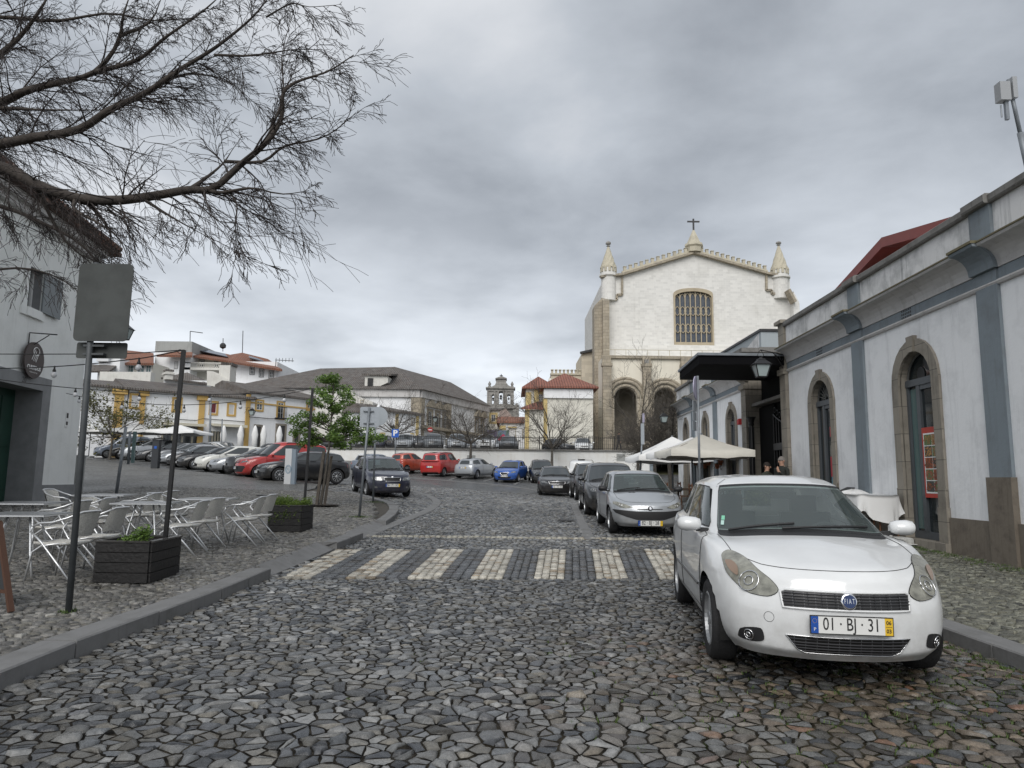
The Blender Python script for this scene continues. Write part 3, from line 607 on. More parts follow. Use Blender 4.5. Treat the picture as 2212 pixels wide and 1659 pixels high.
def window(w,root,s0,s1,z0,z1,frame='ochre_paint',fw=.16,pane='window_glass',bars=(1,1),sill=True,cur=False,name='window',sash='white_paint',dd=.05):
    """surround proud of the wall; sash and pane inside it"""
    mb=MB();w.box(mb,s0-fw,s0,z0-fw,z1+fw,-.05,dd);w.box(mb,s1,s1+fw,z0-fw,z1+fw,-.05,dd);w.box(mb,s0,s1,z1,z1+fw,-.05,dd);w.box(mb,s0,s1,z0-fw,z0,-.05,dd+.03)
    o=mb.build(name,frame,root)
    mb=MB();w.box(mb,s0,s1,z0,z1,-.04,.012);mb.build('pane',pane,o)
    mb=MB();t=.045
    w.box(mb,s0,s0+t,z0,z1,0,.03);w.box(mb,s1-t,s1,z0,z1,0,.03);w.box(mb,s0+t,s1-t,z1-t,z1,0,.03);w.box(mb,s0+t,s1-t,z0,z0+t,0,.03)
    for i in range(1,bars[0]+1):c=s0+(s1-s0)*i/(bars[0]+1);w.box(mb,c-t/2,c+t/2,z0+t,z1-t,0,.028)
    for i in range(1,bars[1]+1):c=z0+(z1-z0)*i/(bars[1]+1);w.box(mb,s0+t,s1-t,c-t/3,c+t/3,0,.024)
    mb.build('sash',sash,o)
    return o
def roof_mesh(w,s0,s1,dep,ze,zr,kind,ov,th=.18):
    """closed roof solid with overhang; kind gable, hip, hipL, hipR, shed"""
    mb=MB();a,b,f,k=s0-ov,s1+ov,ov,-dep-ov;mid=-dep/2
    E=[w.P(a,ze,f),w.P(b,ze,f),w.P(b,ze,k),w.P(a,ze,k)]
    if kind =='shed':E[2].z=zr;E[3].z=zr;top=[p+Vector((0,0,th)) for p in E];mb.add(E+top,[(0,3,2,1),(4,5,6,7),(0,1,5,4),(1,2,6,5),(2,3,7,6),(3,0,4,7)]);return mb
    hl=(dep/2+ov) if kind in ('hip','hipL') else 0;hr_=(dep/2+ov) if kind in ('hip','hipR') else 0
    if hl+hr_>(b-a):hl=hr_=(b-a)/2*.98
    r0,r1=w.P(a+hl,zr,mid),w.P(b-hr_,zr,mid);T=[p+Vector((0,0,th)) for p in E]+[r0+Vector((0,0,th)),r1+Vector((0,0,th))]
    mb.add(E+T,[(0,3,2,1),(0,1,5,4),(1,2,6,5),(2,3,7,6),(3,0,4,7),(4,5,9,8),(6,7,8,9),(5,6,9),(7,4,8)])
    return mb
def house(name,label,cat,w,zb,ze,zr,dep,s0=0,s1=None,wm='house_white',rm='tiles_old',kind='gable',ov=.35,group=None,holes=None,gables=True,rname='roof'):
    s1=w.L if s1 is None else s1;p=w.P((s0+s1)/2,zb,0)
    root=thing(name,label,cat,tuple(p),0,group)
    mb=MB();w.box(mb,s0,s1,zb-.5,ze,-dep,0)
    if kind in ('gable','hipL','hipR'):
        for (on,s_a,s_b) in ((kind !='hipL',s0,s0+.3),(kind !='hipR',s1-.3,s1)):
            if on:mb.add([w.P(s,z,d) for s in (s_a,s_b) for (z,d) in ((ze,0),(zr-.03,-dep/2),(ze,-dep))],[(0,1,2),(3,5,4),(0,3,4,1),(1,4,5,2),(0,2,5,3)])
    mb.build('wall',wm,root)
    if kind !='flat':
        roof_mesh(w,s0,s1,dep,ze,zr,kind,ov).build(rname,rm,root)
    return root
# ---------- market building at right
MW=Wall((7.75+.028*28,40),(7.75-.028*12,0))
sY=lambda px_:MW.px(px_,1036)[0]
def zmw(*pts):return sum(MW.px(*p)[1]for p in pts)/len(pts)
z_cop1=zmw((2212,375),(1860,596.5));z_cop0=zmw((2212,397),(1862,610));z_par0=zmw((1862,667))
z_cor1=zmw((2212,491),(1862,681));z_cor0=zmw((2212,558),(1867,706.5));z_mo=zmw((1869,730),(2212,585))
s_near=MW.L-3.0;s_c1=sY(1700);s_c0=sY(1712)
s_p1=(MW.px(1845,780)[0],MW.px(1869,780)[0]);s_p2=(MW.px(2119,691)[0],MW.px(2167,691)[0])
S_D1=(MW.px(1748,870)[0],MW.px(1804,870)[0]);S_D2=(MW.px(1932,850)[0],MW.px(2035,850)[0])
zt1=MW.px(1778,801)[1];zt2=MW.px(1982,729)[1]
def zg(s):p=MW.P(s,0);return tz(p.x,p.y)+.125
market=thing('market_hall','long white market hall with blue-grey pilasters and arched granite doorways','building',tuple(MW.P((s_c0+s_near)/2,.2,0)))
def door_geo(sr,ztop,ring=.24):
    """inner opening of an arched doorway from its outer stone edges and top"""
    s0,s1=sr;r_o=(s1-s0)/2;zs=ztop-r_o;z0=zg((s0+s1)/2)+.12
    return arch(s0+ring,s1-ring,z0,zs),arch(s0,s1,z0-.14,zs),(s0+ring,s1-ring,z0,zs,r_o-ring)
def neg(pl):return [(-s,z) for s,z in pl][::-1]
def hall(root,sa,sb,doors,pils,corner=None,zbot=-.3,dep=9.0):
    """one stretch of the market front between sa (far) and sb (near)"""
    mb=MB();outer=[(sa,zbot),(sb,zbot),(sb,z_cop0),(sa,z_cop0)]
    pts=[(sa,zbot)]
    holes=[g_[0]for g_ in doors]
    pl=[(sa,zbot)]
    for g_ in sorted(doors,key=lambda q:q[2][0]):
        a,b,z0,zs,r=g_[2];c=(a+b)/2;pl +=[(a,zbot),(a,zs)]+[(c-r*math.cos(PI*i/14),zs+r*math.sin(PI*i/14)) for i in range(1,14)]+[(b,zs),(b,zbot)]
    pl +=[(sb,zbot),(sb,z_cop0),(sa,z_cop0)]
    tri=geometry.tessellate_polygon([[Vector((q[0],q[1],0)) for q in pl]]);mb.add([MW.P(s,z,0) for s,z in pl],[tuple(t) for t in tri])
    for g_ in doors:
        h=g_[0];n=len(h);mb.add([MW.P(s,z,0) for s,z in h]+[MW.P(s,z,-.28) for s,z in h],[(i,(i+1)%n,n+(i+1)%n,n+i) for i in range(1,n)],1)
    e_=[(0,zbot),(0,z_cop0),(-dep,z_cop0),(-dep,zbot)]
    for s in (sa,sb):mb.add([MW.P(s,z,d) for d,z in e_],[(0,1,2,3)])
    mb.add([MW.P(sa,zbot,-dep),MW.P(sb,zbot,-dep),MW.P(sb,z_cop0,-dep),MW.P(sa,z_cop0,-dep)],[(0,1,2,3)])
    mb.add([MW.P(sa,z_par0,-.35),MW.P(sb,z_par0,-.35),MW.P(sb,z_par0,-dep),MW.P(sa,z_par0,-dep)],[(0,1,2,3)],0)
    mb.add([MW.P(sa,z_cop0,-.35),MW.P(sb,z_cop0,-.35),MW.P(sb,z_par0,-.35),MW.P(sa,z_par0,-.35)],[(0,1,2,3)],0)
    mb.build('wall',['white_render','granite'],root,fix=False)
    mb=MB();w_=.0
    edges=sorted([sa,sb]+[q for p in pils for q in p])
    for i in range(0,len(edges)-1,2):
        MW.box(mb,edges[i],edges[i+1],z_par0,z_cop0,0,.03)
    mb.build('parapet','dirty_render',root)
    mb=MB();MW.prof(mb,sa,sb,[(-.40,z_cop0),(.10,z_cop0),(.12,z_cop0+.03),(.12,z_cop1-.03),(.08,z_cop1),(-.38,z_cop1)])
    for a,b in pils:MW.prof(mb,a-.03,b+.03,[(.1,z_cop0-.003),(.17,z_cop0-.003),(.19,z_cop0+.03),(.19,z_cop1-.02),(.15,z_cop1+.006),(.0,z_cop1+.006)])
    mb.build('coping','coping_dirty',root)
    H=z_cor1-z_cor0;cov=lambda k:[(.02,z_cor0),(.05+k,z_cor0)]+[(.05+k+.30*(1-math.cos(PI/2*t/6)),z_cor0+.02+(H-.06)*math.sin(PI/2*t/6)) for t in range(7)]+[(.37+k,z_cor1),(.02,z_cor1+.03)]
    mb=MB();MW.prof(mb,sa,sb,cov(0));mb.build('cornice','cornice_white',root)
    mb=MB()
    for a,b in pils:MW.prof(mb,a-.05,b+.05,cov(.07))
    MW.box(mb,sa,sb,z_cor1+.032,z_par0+.1,0,.06)
    for a,b in pils:MW.box(mb,a,b,z_cor1+.06,z_cop0-.006,0,.085)
    MW.box(mb,sa,sb,z_mo+.03,z_cor0-.004,0,.03)
    for a,b in pils:MW.box(mb,a,b,.55,z_cor0-.008,0,.055)
    mb.build('blue_trim','blue_grey_paint',root)
    mb=MB();MW.prof(mb,sa,sb,[(0,z_mo-.05),(.05,z_mo-.04),(.07,z_mo-.005),(.05,z_mo+.03),(0,z_mo+.04)]);mb.build('moulding','cornice_white',root)
    mb=MB()
    MW.prof(mb,sa,sb,[(.05,z_cor1+.0),(.385,z_cor1+.004),(.385,z_cor1+.028),(.05,z_cor1+.045)])
    for a,b in pils:MW.prof(mb,a-.06,b+.06,[(.05,z_cor1+.004),(.46,z_cor1+.008),(.46,z_cor1+.05),(.05,z_cor1+.06)])
    mb.build('cornice_ledge','moss_ledge',root)
plaster('moss_ledge',(.15,.13,.08),(.10,.095,.03),.9,4)
g1=door_geo(S_D1,zt1,.22);g2=door_geo(S_D2,zt2,.25)
hall(market,s_c0,s_near,[g1,g2],[s_p1,s_p2])
def surround(root,g_,keyh=.12):
    inn,out,(a,b,z0,zs,r)=g_;mb=MB()
    MW.archband(mb,inn,out,-.02,.05);c=(a+b)/2;k=.13
    ro=(out[1][0]-out[0][0])/2
    mb.add([MW.P(c+s_*kk,z,d) for d in (.0,.085) for s_,kk,z in ((-1,k*.7,zs+r-.01),(1,k*.7,zs+r-.01),(1,k,zs+ro+.05),(-1,k,zs+ro+.05))],[(3,2,1,0),(4,5,6,7),(0,1,5,4),(1,2,6,5),(2,3,7,6),(3,0,4,7)])
    for q0,q1 in ((out[0][0]-.02,a+.01),(b-.01,out[1][0]+.02)):MW.box(mb,q0,q1,z0-.3,z0+.62,-.01,.075);MW.box(mb,q0+.02,q1-.02,z0+.62,z0+.95,-.01,.062)
    MW.box(mb,out[0][0]-.04,out[1][0]+.04,z0-.35,z0-.005,-.6,.14)
    mb.build('door_surround','granite',root)
surround(market,g1);surround(market,g2)
def arch_door(root,g_,fan,label=None,left_glass=True):
    inn,out,(a,b,z0,zs,r)=g_;D0=-.15;c=(a+b)/2;f=.07
    zt=zs-.05
    mb=MB()
    MW.box(mb,a,b,zt,zt+.13,D0-.05,D0+.06);MW.box(mb,a,a+f,z0,zt,D0-.03,D0+.04);MW.box(mb,b-f,b,z0,zt,D0-.03,D0+.04);MW.box(mb,a+f,b-f,z0,z0+.14,D0-.03,D0+.035)
    m_=a+(b-a)*.36
    MW.box(mb,m_-.06,m_+.06,z0+.14,zt,D0-.03,D0+.045);MW.box(mb,m_+.06,b-f,zt-.09,zt,D0-.03,D0+.035)
    o=mb.build('door','door_frame_grey',root)
    mb=MB();MW.box(mb,a+f,b-f,z0+.14,zt,D0-.02,D0-.005);mb.build('pane','door_glass',o)
    mb=MB();arcp=[(c+r*math.cos(PI*i/14),zs+r*math.sin(PI*i/14)) for i in range(15)];pl=[(b,zt+.13)]+arcp+[(a,zt+.13)]
    mb.add([MW.P(s,z,D0-.03) for s,z in pl],[tuple(range(len(pl)))]);mb.build('fanlight_glass','door_glass',o,fix=False)
    mb=MB()
    if fan:
        for i in range(1,12):
            a_=PI*i/12;mb.beam(MW.P(c+.08*math.cos(a_),zs+.1+.08*math.sin(a_),D0),MW.P(c+(r-.02)*math.cos(a_),zs+.1+(r-.1)*math.sin(a_),D0),.022,.022)
        for rr in (.12,.24):mb.tube([MW.P(c+rr*math.cos(PI*i/12),zs+.1+rr*math.sin(PI*i/12),D0+.01) for i in range(13)],.012,5)
    mb.tube([MW.P(s,z,D0) for s,z in arcp],.03,6)
    mb.build('fanlight_grille' if fan else 'fanlight_frame','aged_metal',o)
    return o,(a,b,z0,zs,r,D0,m_,zt)
mat('door_frame_grey',(.085,.095,.105),.45,var=.15);mat('aged_metal',(.12,.12,.115),.6,.3);mat('door_glass',(.018,.024,.026),.05,spec=.8)
d1,q1=arch_door(market,g1,True);d2,q2=arch_door(market,g2,False)
a,b,z0,zs,r,D0,m_,zt=q2
mb=MB();MW.box(mb,a+.09,m_-.08,z0+.18,zt-.05,D0-.004,D0+.002);mb.build('side_glass',mat('pale_glass',(.09,.15,.15),.08,spec=.8),d2)
mb=MB();c=(a+b)/2
for (ds,dz,rr) in ((-.12,.12,.14),(.18,.34,.19)):
    mb.add([MW.P(c+ds+rr*math.cos(t*PI/10),zs+.05+dz+rr*math.sin(t*PI/10),D0-.015) for t in range(20)],[tuple(range(20))])
mb.build('fanlight_reflection','plastic_black',d2,fix=False)  # black discs drawn on the glass as reflections of round signs
po=thing('poster','red-framed food menu poster with ten dish pictures on the glass door','poster',tuple(MW.P((m_+b)/2,1.2,D0+.05)))
pa,pb,pz1,pz0=m_+.07,b-.02,MW.px(2000,965)[1]+.03,MW.px(2000,1097)[1]-.05
pz1,pz0=z0+2.10,z0+.78
mb=MB();MW.box(mb,pa,pb,pz0,pz1,D0+.048,D0+.056);mb.build('board',mat('poster_red',(.42,.035,.02),.4),po)
mb=MB();fw=.05;MW.box(mb,pa+fw,pb-fw,pz0+fw+.03,pz1-fw-.06,D0+.057,D0+.060);mb.build('panel','white_paint',po)
FC=[(.30,.20,.06),(.42,.28,.12),(.45,.24,.08),(.40,.25,.12),(.20,.08,.04),(.38,.17,.10),(.36,.14,.07),(.30,.10,.06),(.25,.08,.03),(.28,.09,.06)]
rw=(pb-pa-2*fw-.04);rh=(pz1-pz0-2*fw-.13)
for i in range(10):
    cx_,cz_=i%2,i //2;u0=pa+fw+.02+cx_*rw/2;v1=pz1-fw-.08-cz_*rh/5
    mb=MB();MW.box(mb,u0+.006,u0+rw/2-.006,v1-rh/5+.008,v1-.008,D0+.0605,D0+.062)
    o=mb.build('dish_picture',mat('dish_bg_%d'%(i%3),[(.10,.16,.06),(.30,.08,.03),(.05,.05,.045)][i%3],.5),po)
    mb=MB();rr=random.Random(i)
    for k in range(26):
        s_=rr.uniform(u0+.02,u0+rw/2-.02);zz=rr.uniform(v1-rh/5+.03,v1-.03);e1=rr.uniform(.012,.035);an=rr.uniform(0,PI)
        mb.add([MW.P(s_+e1*(math.cos(an+q)*(1.3 if k_%2 else .8)),zz+e1*.8*math.sin(an+q),D0+.0625+k*.0002) for k_,q in enumerate([PI*2*j/6 for j in range(6)])],[tuple(range(6))])
    mb.build('dish',mat('dish_%d'%i,FC[i],.5,var=.6,vs=40),o,fix=False)
a,b,z0,zs,r,D0,m_,zt=q1
mb=MB();k=0
for (u_,v_,w__,h__,mi) in ((.55,2.35,.30,.25,0),(.52,1.6,.10,.5,0),(.66,1.55,.22,.6,1),(.55,1.1,.26,.3,2),(.72,1.95,.2,.35,1)):
    MW.box(mb,a+u_*(b-a),a+u_*(b-a)+w__,z0+v_-h__,z0+v_,D0-.004,D0+.001+.0012*k,mi);k +=1
mb.build('sticker',[mat('sticker_red',(.45,.03,.05),.5),mat('sticker_pale',(.35,.50,.52),.5),mat('sticker_blue',(.12,.28,.36),.5)],d1)
mb=MB()
def pl_(sa,sb,z,d):MW.box(mb,sa,sb,-.3,z,0,d)
zp=MW.px(2100,1150)[1]
pl_(g2[1][1][0]+.045,s_p2[0]-.03,zg(s_p2[0])+.62,.045);pl_(s_p2[0]-.03,s_p2[1]+.03,zg(s_p2[0])+1.32,.10);pl_(s_p2[1]+.03,s_near,zg(s_p2[0])+.62,.045)
pl_(g1[1][1][0]+.045,s_p1[0]-.03,zg(s_p1[0])+.5,.04);pl_(s_p1[0]-.03,s_p1[1]+.03,zg(s_p1[0])+.75,.09);pl_(s_p1[1]+.03,g2[1][0][0]-.045,zg(s_p1[1])+.5,.04)
mb.build('plinth','granite_dark',market)
mb=MB();MW.box(mb,s_c1,s_c0-.004,-.2,z_cop0+.1,-.5,.10);MW.box(mb,s_c1-.05,s_c0+.05,z_cop0+.104,z_cop1+.05,-.52,.2)
MW.box(mb,s_c1-.04,s_c0+.03,z_mo-.1,z_mo+.06,-.45,.16);mb.build('corner_pillar','granite',market)
for px_ in (1770,1963):
    s_=MW.px(px_,700)[0];mb=MB();zc_=(z_mo+z_cor0)/2+.02
    MW.box(mb,s_-.2,s_+.2,zc_-.11,zc_+.11,.03,.034,0)
    for i in range(6):
        for j in range(3):MW.box(mb,s_-.185+i*.064,s_-.145+i*.064,zc_-.095+j*.068,zc_-.05+j*.068,.034,.037,1)
    mb.build('vent',['blue_grey_paint','plastic_black'],market)
# ---------- annex beyond the gate
sa_,sb_=sY(1466),sY(1612);sb2=sY(1622)
annex=thing('market_annex','white market wing behind the cafe parasols with three narrow arched windows','building',tuple(MW.P((sa_+sb_)/2,.5,0)))
AG=[]
for (x0,x1,yt) in ((1477,1489,904),(1517.5,1533,890),(1570,1594,870.7)):
    sr=(MW.px(x0,940)[0],MW.px(x1,940)[0]);AG.append(door_geo(sr,MW.px((x0+x1)/2,yt)[1],.2))
hall(annex,sa_,sb_,AG,[(sY(1497.7),sY(1504)),(sY(1545.6),sY(1553))])
for g_ in AG:surround(annex,g_);arch_door(annex,g_,True)
mb=MB();MW.box(mb,sb_+.004,sb2,-.2,z_mo+.6,-.5,.10);MW.box(mb,sb_-.02,sb2+.03,z_mo-.05,z_mo+.1,-.5,.18)
MW.prof(mb,sb_-.05,sb2+.06,[(0,z_cor0),(.1,z_cor0),(.3,z_cor0+.15),(.42,z_cor1-.1),(.42,z_cor1+.05),(0,z_cor1+.05)]);mb.build('corner_pillar','granite',annex)
# ---------- gateway between: iron gate, columns, canopy
sg0,sg1=sb2+.02,s_c1-.02
gate=thing('iron_gate','tall black iron gate with spear tips beside the granite pillar','gate',tuple(MW.P((sg0+sg1)/2,.45,-.3)))
zg0=.45
mb=MB();ga,gb=sY(1654),s_c1-.03
MW.box(mb,ga,gb,zg0,zg0+.1,-.34,-.28);MW.box(mb,ga,gb,MW.px(1675,970)[1],MW.px(1675,962)[1]+.1,-.34,-.28)
n=8
for i in range(n+1):
    s_=ga+(gb-ga)*i/n;zt_=3.1+.45*((s_-ga)/(gb-ga)-1)**2;mb.tube([MW.P(s_,zg0,-.31),MW.P(s_,zt_+.02,-.31)],.014,6)
    if i<n:mb.tube([MW.P(s_+(gb-ga)/n/2+.085*math.cos(t),3.24+.45*((s_-ga)/(gb-ga)-1)**2+.085*math.sin(t),-.31) for t in [PI*2*j/10 for j in range(11)]],.01,5)
    mb.lathe(MW.P(s_,1.95,-.31),[(.0,0),(.03,.02),(.012,.06),(.0,.16)],6)
mb.tube([MW.P(ga+(gb-ga)*t/10,3.1+.45*(t/10-1)**2,-.31) for t in range(11)],.022,6)
mb.build('gate_bars','iron_black',gate)
mb=MB();MW.box(mb,ga+.02,gb-.02,zg0+.12,1.55,-.37,-.355);MW.box(mb,ga,gb,1.62,1.86,-.37,-.27);mb.build('gate_panel','dark_metal',gate)
mb=MB();MW.box(mb,sg0,ga-.05,-.1,3.9,-.6,-.35)
MW.box(mb,sg0,s_c1-.01,3.7,4.9,-.9,-.45);mb.build('screen_and_shade_fill',mat('wood_and_shade_black',(.009,.009,.009),.9,spec=.1),gate)  # upper box is a dark filler for canopy shadow and dark wall
col=thing('iron_column','slim black cast iron column in front of the gateway screen','column',tuple(MW.P(sY(1634),.45,.05)))
mb=MB();p=MW.P(sY(1633),0,.1);mb.lathe((p.x,p.y,.35),[(.14,0),(.14,.25),(.08,.3),(.075,2.9),(.10,2.95),(.08,3.0),(.12,3.12),(.17,3.2)],12);
for k in range(8):mb.tube([(p.x+.085*math.cos(k*PI/4),p.y+.085*math.sin(k*PI/4),.7),(p.x+.085*math.cos(k*PI/4),p.y+.085*math.sin(k*PI/4),3.2)],.012,4)
mb.build('shaft','iron_black',col,smooth=False)
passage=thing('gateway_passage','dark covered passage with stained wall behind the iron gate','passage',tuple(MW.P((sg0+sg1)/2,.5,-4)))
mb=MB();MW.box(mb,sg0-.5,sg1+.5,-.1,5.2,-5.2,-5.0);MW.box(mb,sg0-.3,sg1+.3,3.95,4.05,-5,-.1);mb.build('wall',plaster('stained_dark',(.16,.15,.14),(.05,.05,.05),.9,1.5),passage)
can=thing('entrance_canopy','black flat entrance canopy with zinc edge projecting over the market gate','canopy',(6.5,21.5,4.4))
c1_,c2_=at(1510,770,20.3),at(1690,768,20.3);zc1=c1_.z;Yf=23.6;c3_=at(1468,802,Yf)
xr=8.6
mb=MB();A_=[(c1_.x,20.3),(xr,20.3),(xr,Yf),(c3_.x,Yf)]
mb.add([(x,y,zc1-.22) for x,y in A_]+[(x,y,zc1+.03) for x,y in A_],[(3,2,1,0),(4,5,6,7),(0,1,5,4),(1,2,6,5),(2,3,7,6),(3,0,4,7)]);mb.build('soffit',mat('soffit_black',(.006,.006,.007),.95,spec=.1),can)
mb=MB()
B_=[(c1_.x-.05,20.25),(xr,20.25),(xr,Yf+.05),(c3_.x-.05,Yf+.05)]
mb.add([(x,y,zc1+.034) for x,y in B_]+[(x,y,zc1+.11) for x,y in B_],[(3,2,1,0),(4,5,6,7),(0,1,5,4),(1,2,6,5),(2,3,7,6),(3,0,4,7)]);mb.build('zinc_edge','galvanised',can)
blk=thing('rooftop_block','pale grey rooftop block with dark capping above the gateway','building part',tuple(at(1668,756,25)))
w_=Wall(at(1645,760,25).xy[:],(11.5,25));p1,p2=w_.px(1645,716),w_.px(1645,757)
mb=MB();w_.box(mb,0,3.2,4.2,p1[1],-5,0);mb.build('wall',plaster('block_grey',(.36,.40,.42),(.28,.31,.32),.5),blk)
mb=MB();w_.box(mb,-.05,3.25,p1[1]+.003,p1[1]+.09,-5.05,.05);mb.build('capping','dark_metal',blk)
p_a,p_b=at(1605,757,31),at(1645,716,25)
mb=MB();q=[(w_.P(0,4.0,-.2)),w_.P(0,p1[1]-.02,-.2),Vector((w_.P(0,0).x-.5,32,4.6)),Vector((w_.P(0,0).x-.5,32,4.0))]
mb.add(q+[v+Vector((.4,0,0)) for v in q],[(0,1,2,3),(7,6,5,4),(1,5,6,2),(0,4,5,1)]);mb.build('side_wall','dirty_render',blk)
mb=MB();ss=Wall(at(1590,765,24.2).xy[:],at(1700,765,24.2).xy[:]);ss.box(mb,.2,ss.L,ss.px(1620,760)[1],ss.px(1620,751)[1],-2.0,0);ss.box(mb,.9,ss.L,ss.px(1620,751)[1]+.003,ss.px(1620,747)[1]+.003,-2.0,-.2);mb.build('ledge','coping_dirty',blk)
rf=thing('red_roof','dark red steel gable roof rising behind the market parapet','roof',(13,21,6.4))
Xr=11.0;ap=at(1904,513,21.1);k_=Xr/ap.x;ap=at(1904,513,21.1*k_);lf=at(1790,640,24.8);lf=at(1790,640,24.8*Xr/lf.x);rt=at(2075,462,17.4);rt=at(2075,462,17.4*Xr/rt.x)
rt2=rt+(rt-ap)*.4;lf2=lf+(lf-ap)*.1
mb=MB();prof_=[lf2,ap,rt2];th=Vector((0,0,-.30))
vs=[]
for dx_ in (0,7):vs +=[p+Vector((dx_,0,0)) for p in prof_]+[p+Vector((dx_,0,0))+th for p in prof_]
mb.add(vs,[(0,1,4,3),(1,2,5,4),(6,9,10,7),(7,10,11,8),(0,6,7,1),(1,7,8,2),(3,4,10,9),(4,5,11,10)]);mb.build('roof_sheet','red_metal',rf)
mb=MB();mb.bb(Xr+1.2,Xr+6.5,rt2.y,lf2.y-.4,3,lf2.z-.2);mb.build('clerestory','dark_metal',rf)
bp_=at(2203,385,11.0*7.9/7.9);ps=MW.px(2203,380)[0];b0=MW.P(ps,z_cop1,-.15);tpx=at(2178,172,b0.y)
an=thing('antenna_mast','leaning galvanised mast with grey antenna boxes on the market parapet','antenna',tuple(b0))
mb=MB();mb.tube([b0,b0.lerp(tpx,.45)],.045,10);mb.tube([b0.lerp(tpx,.45),tpx],.03,10);mb.build('mast','galvanised',an,smooth=True)
mb=MB();c=at(2166,200,b0.y);mb.box((c.x,c.y,c.z),(.16,.14,.30));c=at(2186,197,b0.y);mb.box((c.x,c.y-.05,c.z+.03),(.07,.06,.34));mb.build('antenna_box',mat('antenna_grey',(.30,.31,.32),.6),an)
mb=MB();c=at(2174,235,b0.y);mb.box((c.x,c.y,c.z),(.05,.05,.36));c=at(2163,240,b0.y);mb.tube([(c.x,c.y,c.z+.1),(c.x,c.y,c.z-.1)],.012,6);mb.build('antenna_rod','galvanised',an)
# ---------- lanterns
def lantern(label,arm_from,hang,size=1.0,scroll=True,group=None):
    """forged arm from the wall point to above the hanging point, four-sided lantern below"""
    A_=Vector(arm_from);H_=Vector(hang);r=thing('street_lantern',label,'lantern',tuple(A_),0,group);s=size
    mb=MB();top=H_+Vector((0,0,.62*s));mb.tube([A_,Vector((top.x,top.y,A_.z)),],.014,6);d_=(H_-A_);d_.z=0;ln=d_.length;d_.normalize()
    mb.tube([A_+Vector((0,0,-.5*s))]+[A_+d_*(ln*.55*t/8)+Vector((0,0,-.5*s+.5*s*math.sin(PI/2*t/8))) for t in range(1,9)],.012,6)
    for c_,rr in ((A_+d_*.12*s+Vector((0,0,-.14*s)),.09*s),(A_+d_*.42*s+Vector((0,0,-.1*s)),.06*s)):
        mb.tube([c_+d_*(rr*math.cos(t*.6))*(1-t*.05)+Vector((0,0,rr*math.sin(t*.6)*(1-t*.05))) for t in range(13)],.009,5)
    t0=Vector((top.x,top.y,A_.z));mb.tube([t0,t0+Vector((.06*s,0,-.07*s)),t0+Vector((.09*s,0,-.16*s)),H_+Vector((.0,0,.34*s))],.01,5);mb.tube([t0,t0+Vector((-.06*s,0,-.07*s)),t0+Vector((-.09*s,0,-.16*s)),H_+Vector((.0,0,.34*s))],.01,5)
    mb.build('arm','iron_black',r)
    mb=MB();F4=lambda z_,w_:[(H_.x+a*w_*s,H_.y+b*w_*s,H_.z+z_*s) for a,b in ((-1,-1),(1,-1),(1,1),(-1,1))]
    def fr(z_a,w_a,z_b,w_b):mb.add(F4(z_a,w_a)+F4(z_b,w_b),[(3,2,1,0),(4,5,6,7),(0,1,5,4),(1,2,6,5),(2,3,7,6),(3,0,4,7)])
    fr(.34,.03,.30,.05);fr(.30,.09,.27,.11);fr(.27,.10,.13,.24);fr(.13,.25,.11,.25);fr(-.23,.14,-.26,.13)
    lo,hi=F4(-.23,.125),F4(.11,.215)
    for a,b in zip(lo,hi):mb.beam(a,b,.025*s,.025*s)
    mb.build('lantern_frame','iron_black',r)
    mb=MB();mb.add(F4(-.225,.118)+F4(.108,.205),[(0,1,5,4),(1,2,6,5),(2,3,7,6),(3,0,4,7)]);mb.build('lantern_glass',mat('lantern_glass',(.34,.40,.40),.2),r)
    return r
pA=MW.P(s_c0,MW.px(1712,758)[1],.12);hang=at(1644,797,19.6);pA.z=at(1644,756,19.6).z
lantern('large black lantern hanging in front of the entrance canopy',pA,hang,.95)
pA=MW.P(sa_,3.6,.05);hang=at(1434,904,pA.y-.2);pA.z=hang.z+.55
lantern('small black lantern on the far corner of the market wing',pA,hang,.85)
al=thing('alarm_box','small red alarm siren on the white wing wall','alarm',tuple(MW.P(*MW.px(1601,913),0)));mb=MB();s_,z_=MW.px(1601,912);MW.box(mb,s_-.1,s_+.1,z_-.09,z_+.09,.0,.12);MW.box(mb,s_-.07,s_+.07,z_+.09,z_+.12,.0,.1);mb.build('case','red_paint',al)
# ------------------------------------------------------------------ church
plaster('cafe_plaster',(.80,.81,.79),(.54,.55,.52),.55,.7)
mat('shutter_grey',(.22,.24,.25),.7)
tiles('tiles_brown',(.16,.08,.055),(.10,.06,.045),(.08,.065,.055))
mat('curtain_red',(.12,.02,.03),.7)
plaster('window_stone',(.42,.36,.26),(.26,.22,.16),.6,1.2)
plaster('church_cream',(.50,.46,.36),(.26,.24,.20),.6,1.0)
plaster('beige_wall',(.60,.54,.43),(.45,.40,.32),.4,.4,True,(1.1,.55,.02,(.9,.88,.86)))
plaster('porch_wall',(.72,.68,.58),(.55,.50,.42),.4,.4)
plaster('grey_render',(.33,.34,.33),(.20,.20,.19),.7,.6)
YC=92.0
CW=Wall((0,YC),(60,YC));C5=lambda x,y:CW.px(*z5(x,y))
zb_ch=4.0
church=thing('church','large pale gothic church with battlemented gable and twisted corner pinnacles','church',(24,YC,zb_ch))
L1=C5(412,1280);gp=C5(1155,398);ln=C5(500,590);rn_=C5(1830,590)
xL,xR=C5(385,0)[0],C5(1960,0)[0]
win=[C5(1000,1160),C5(1316,1160)];wz0,wz1=win[0][1],C5(1000,770)[1];wa,wb=win[0][0],win[1][0]
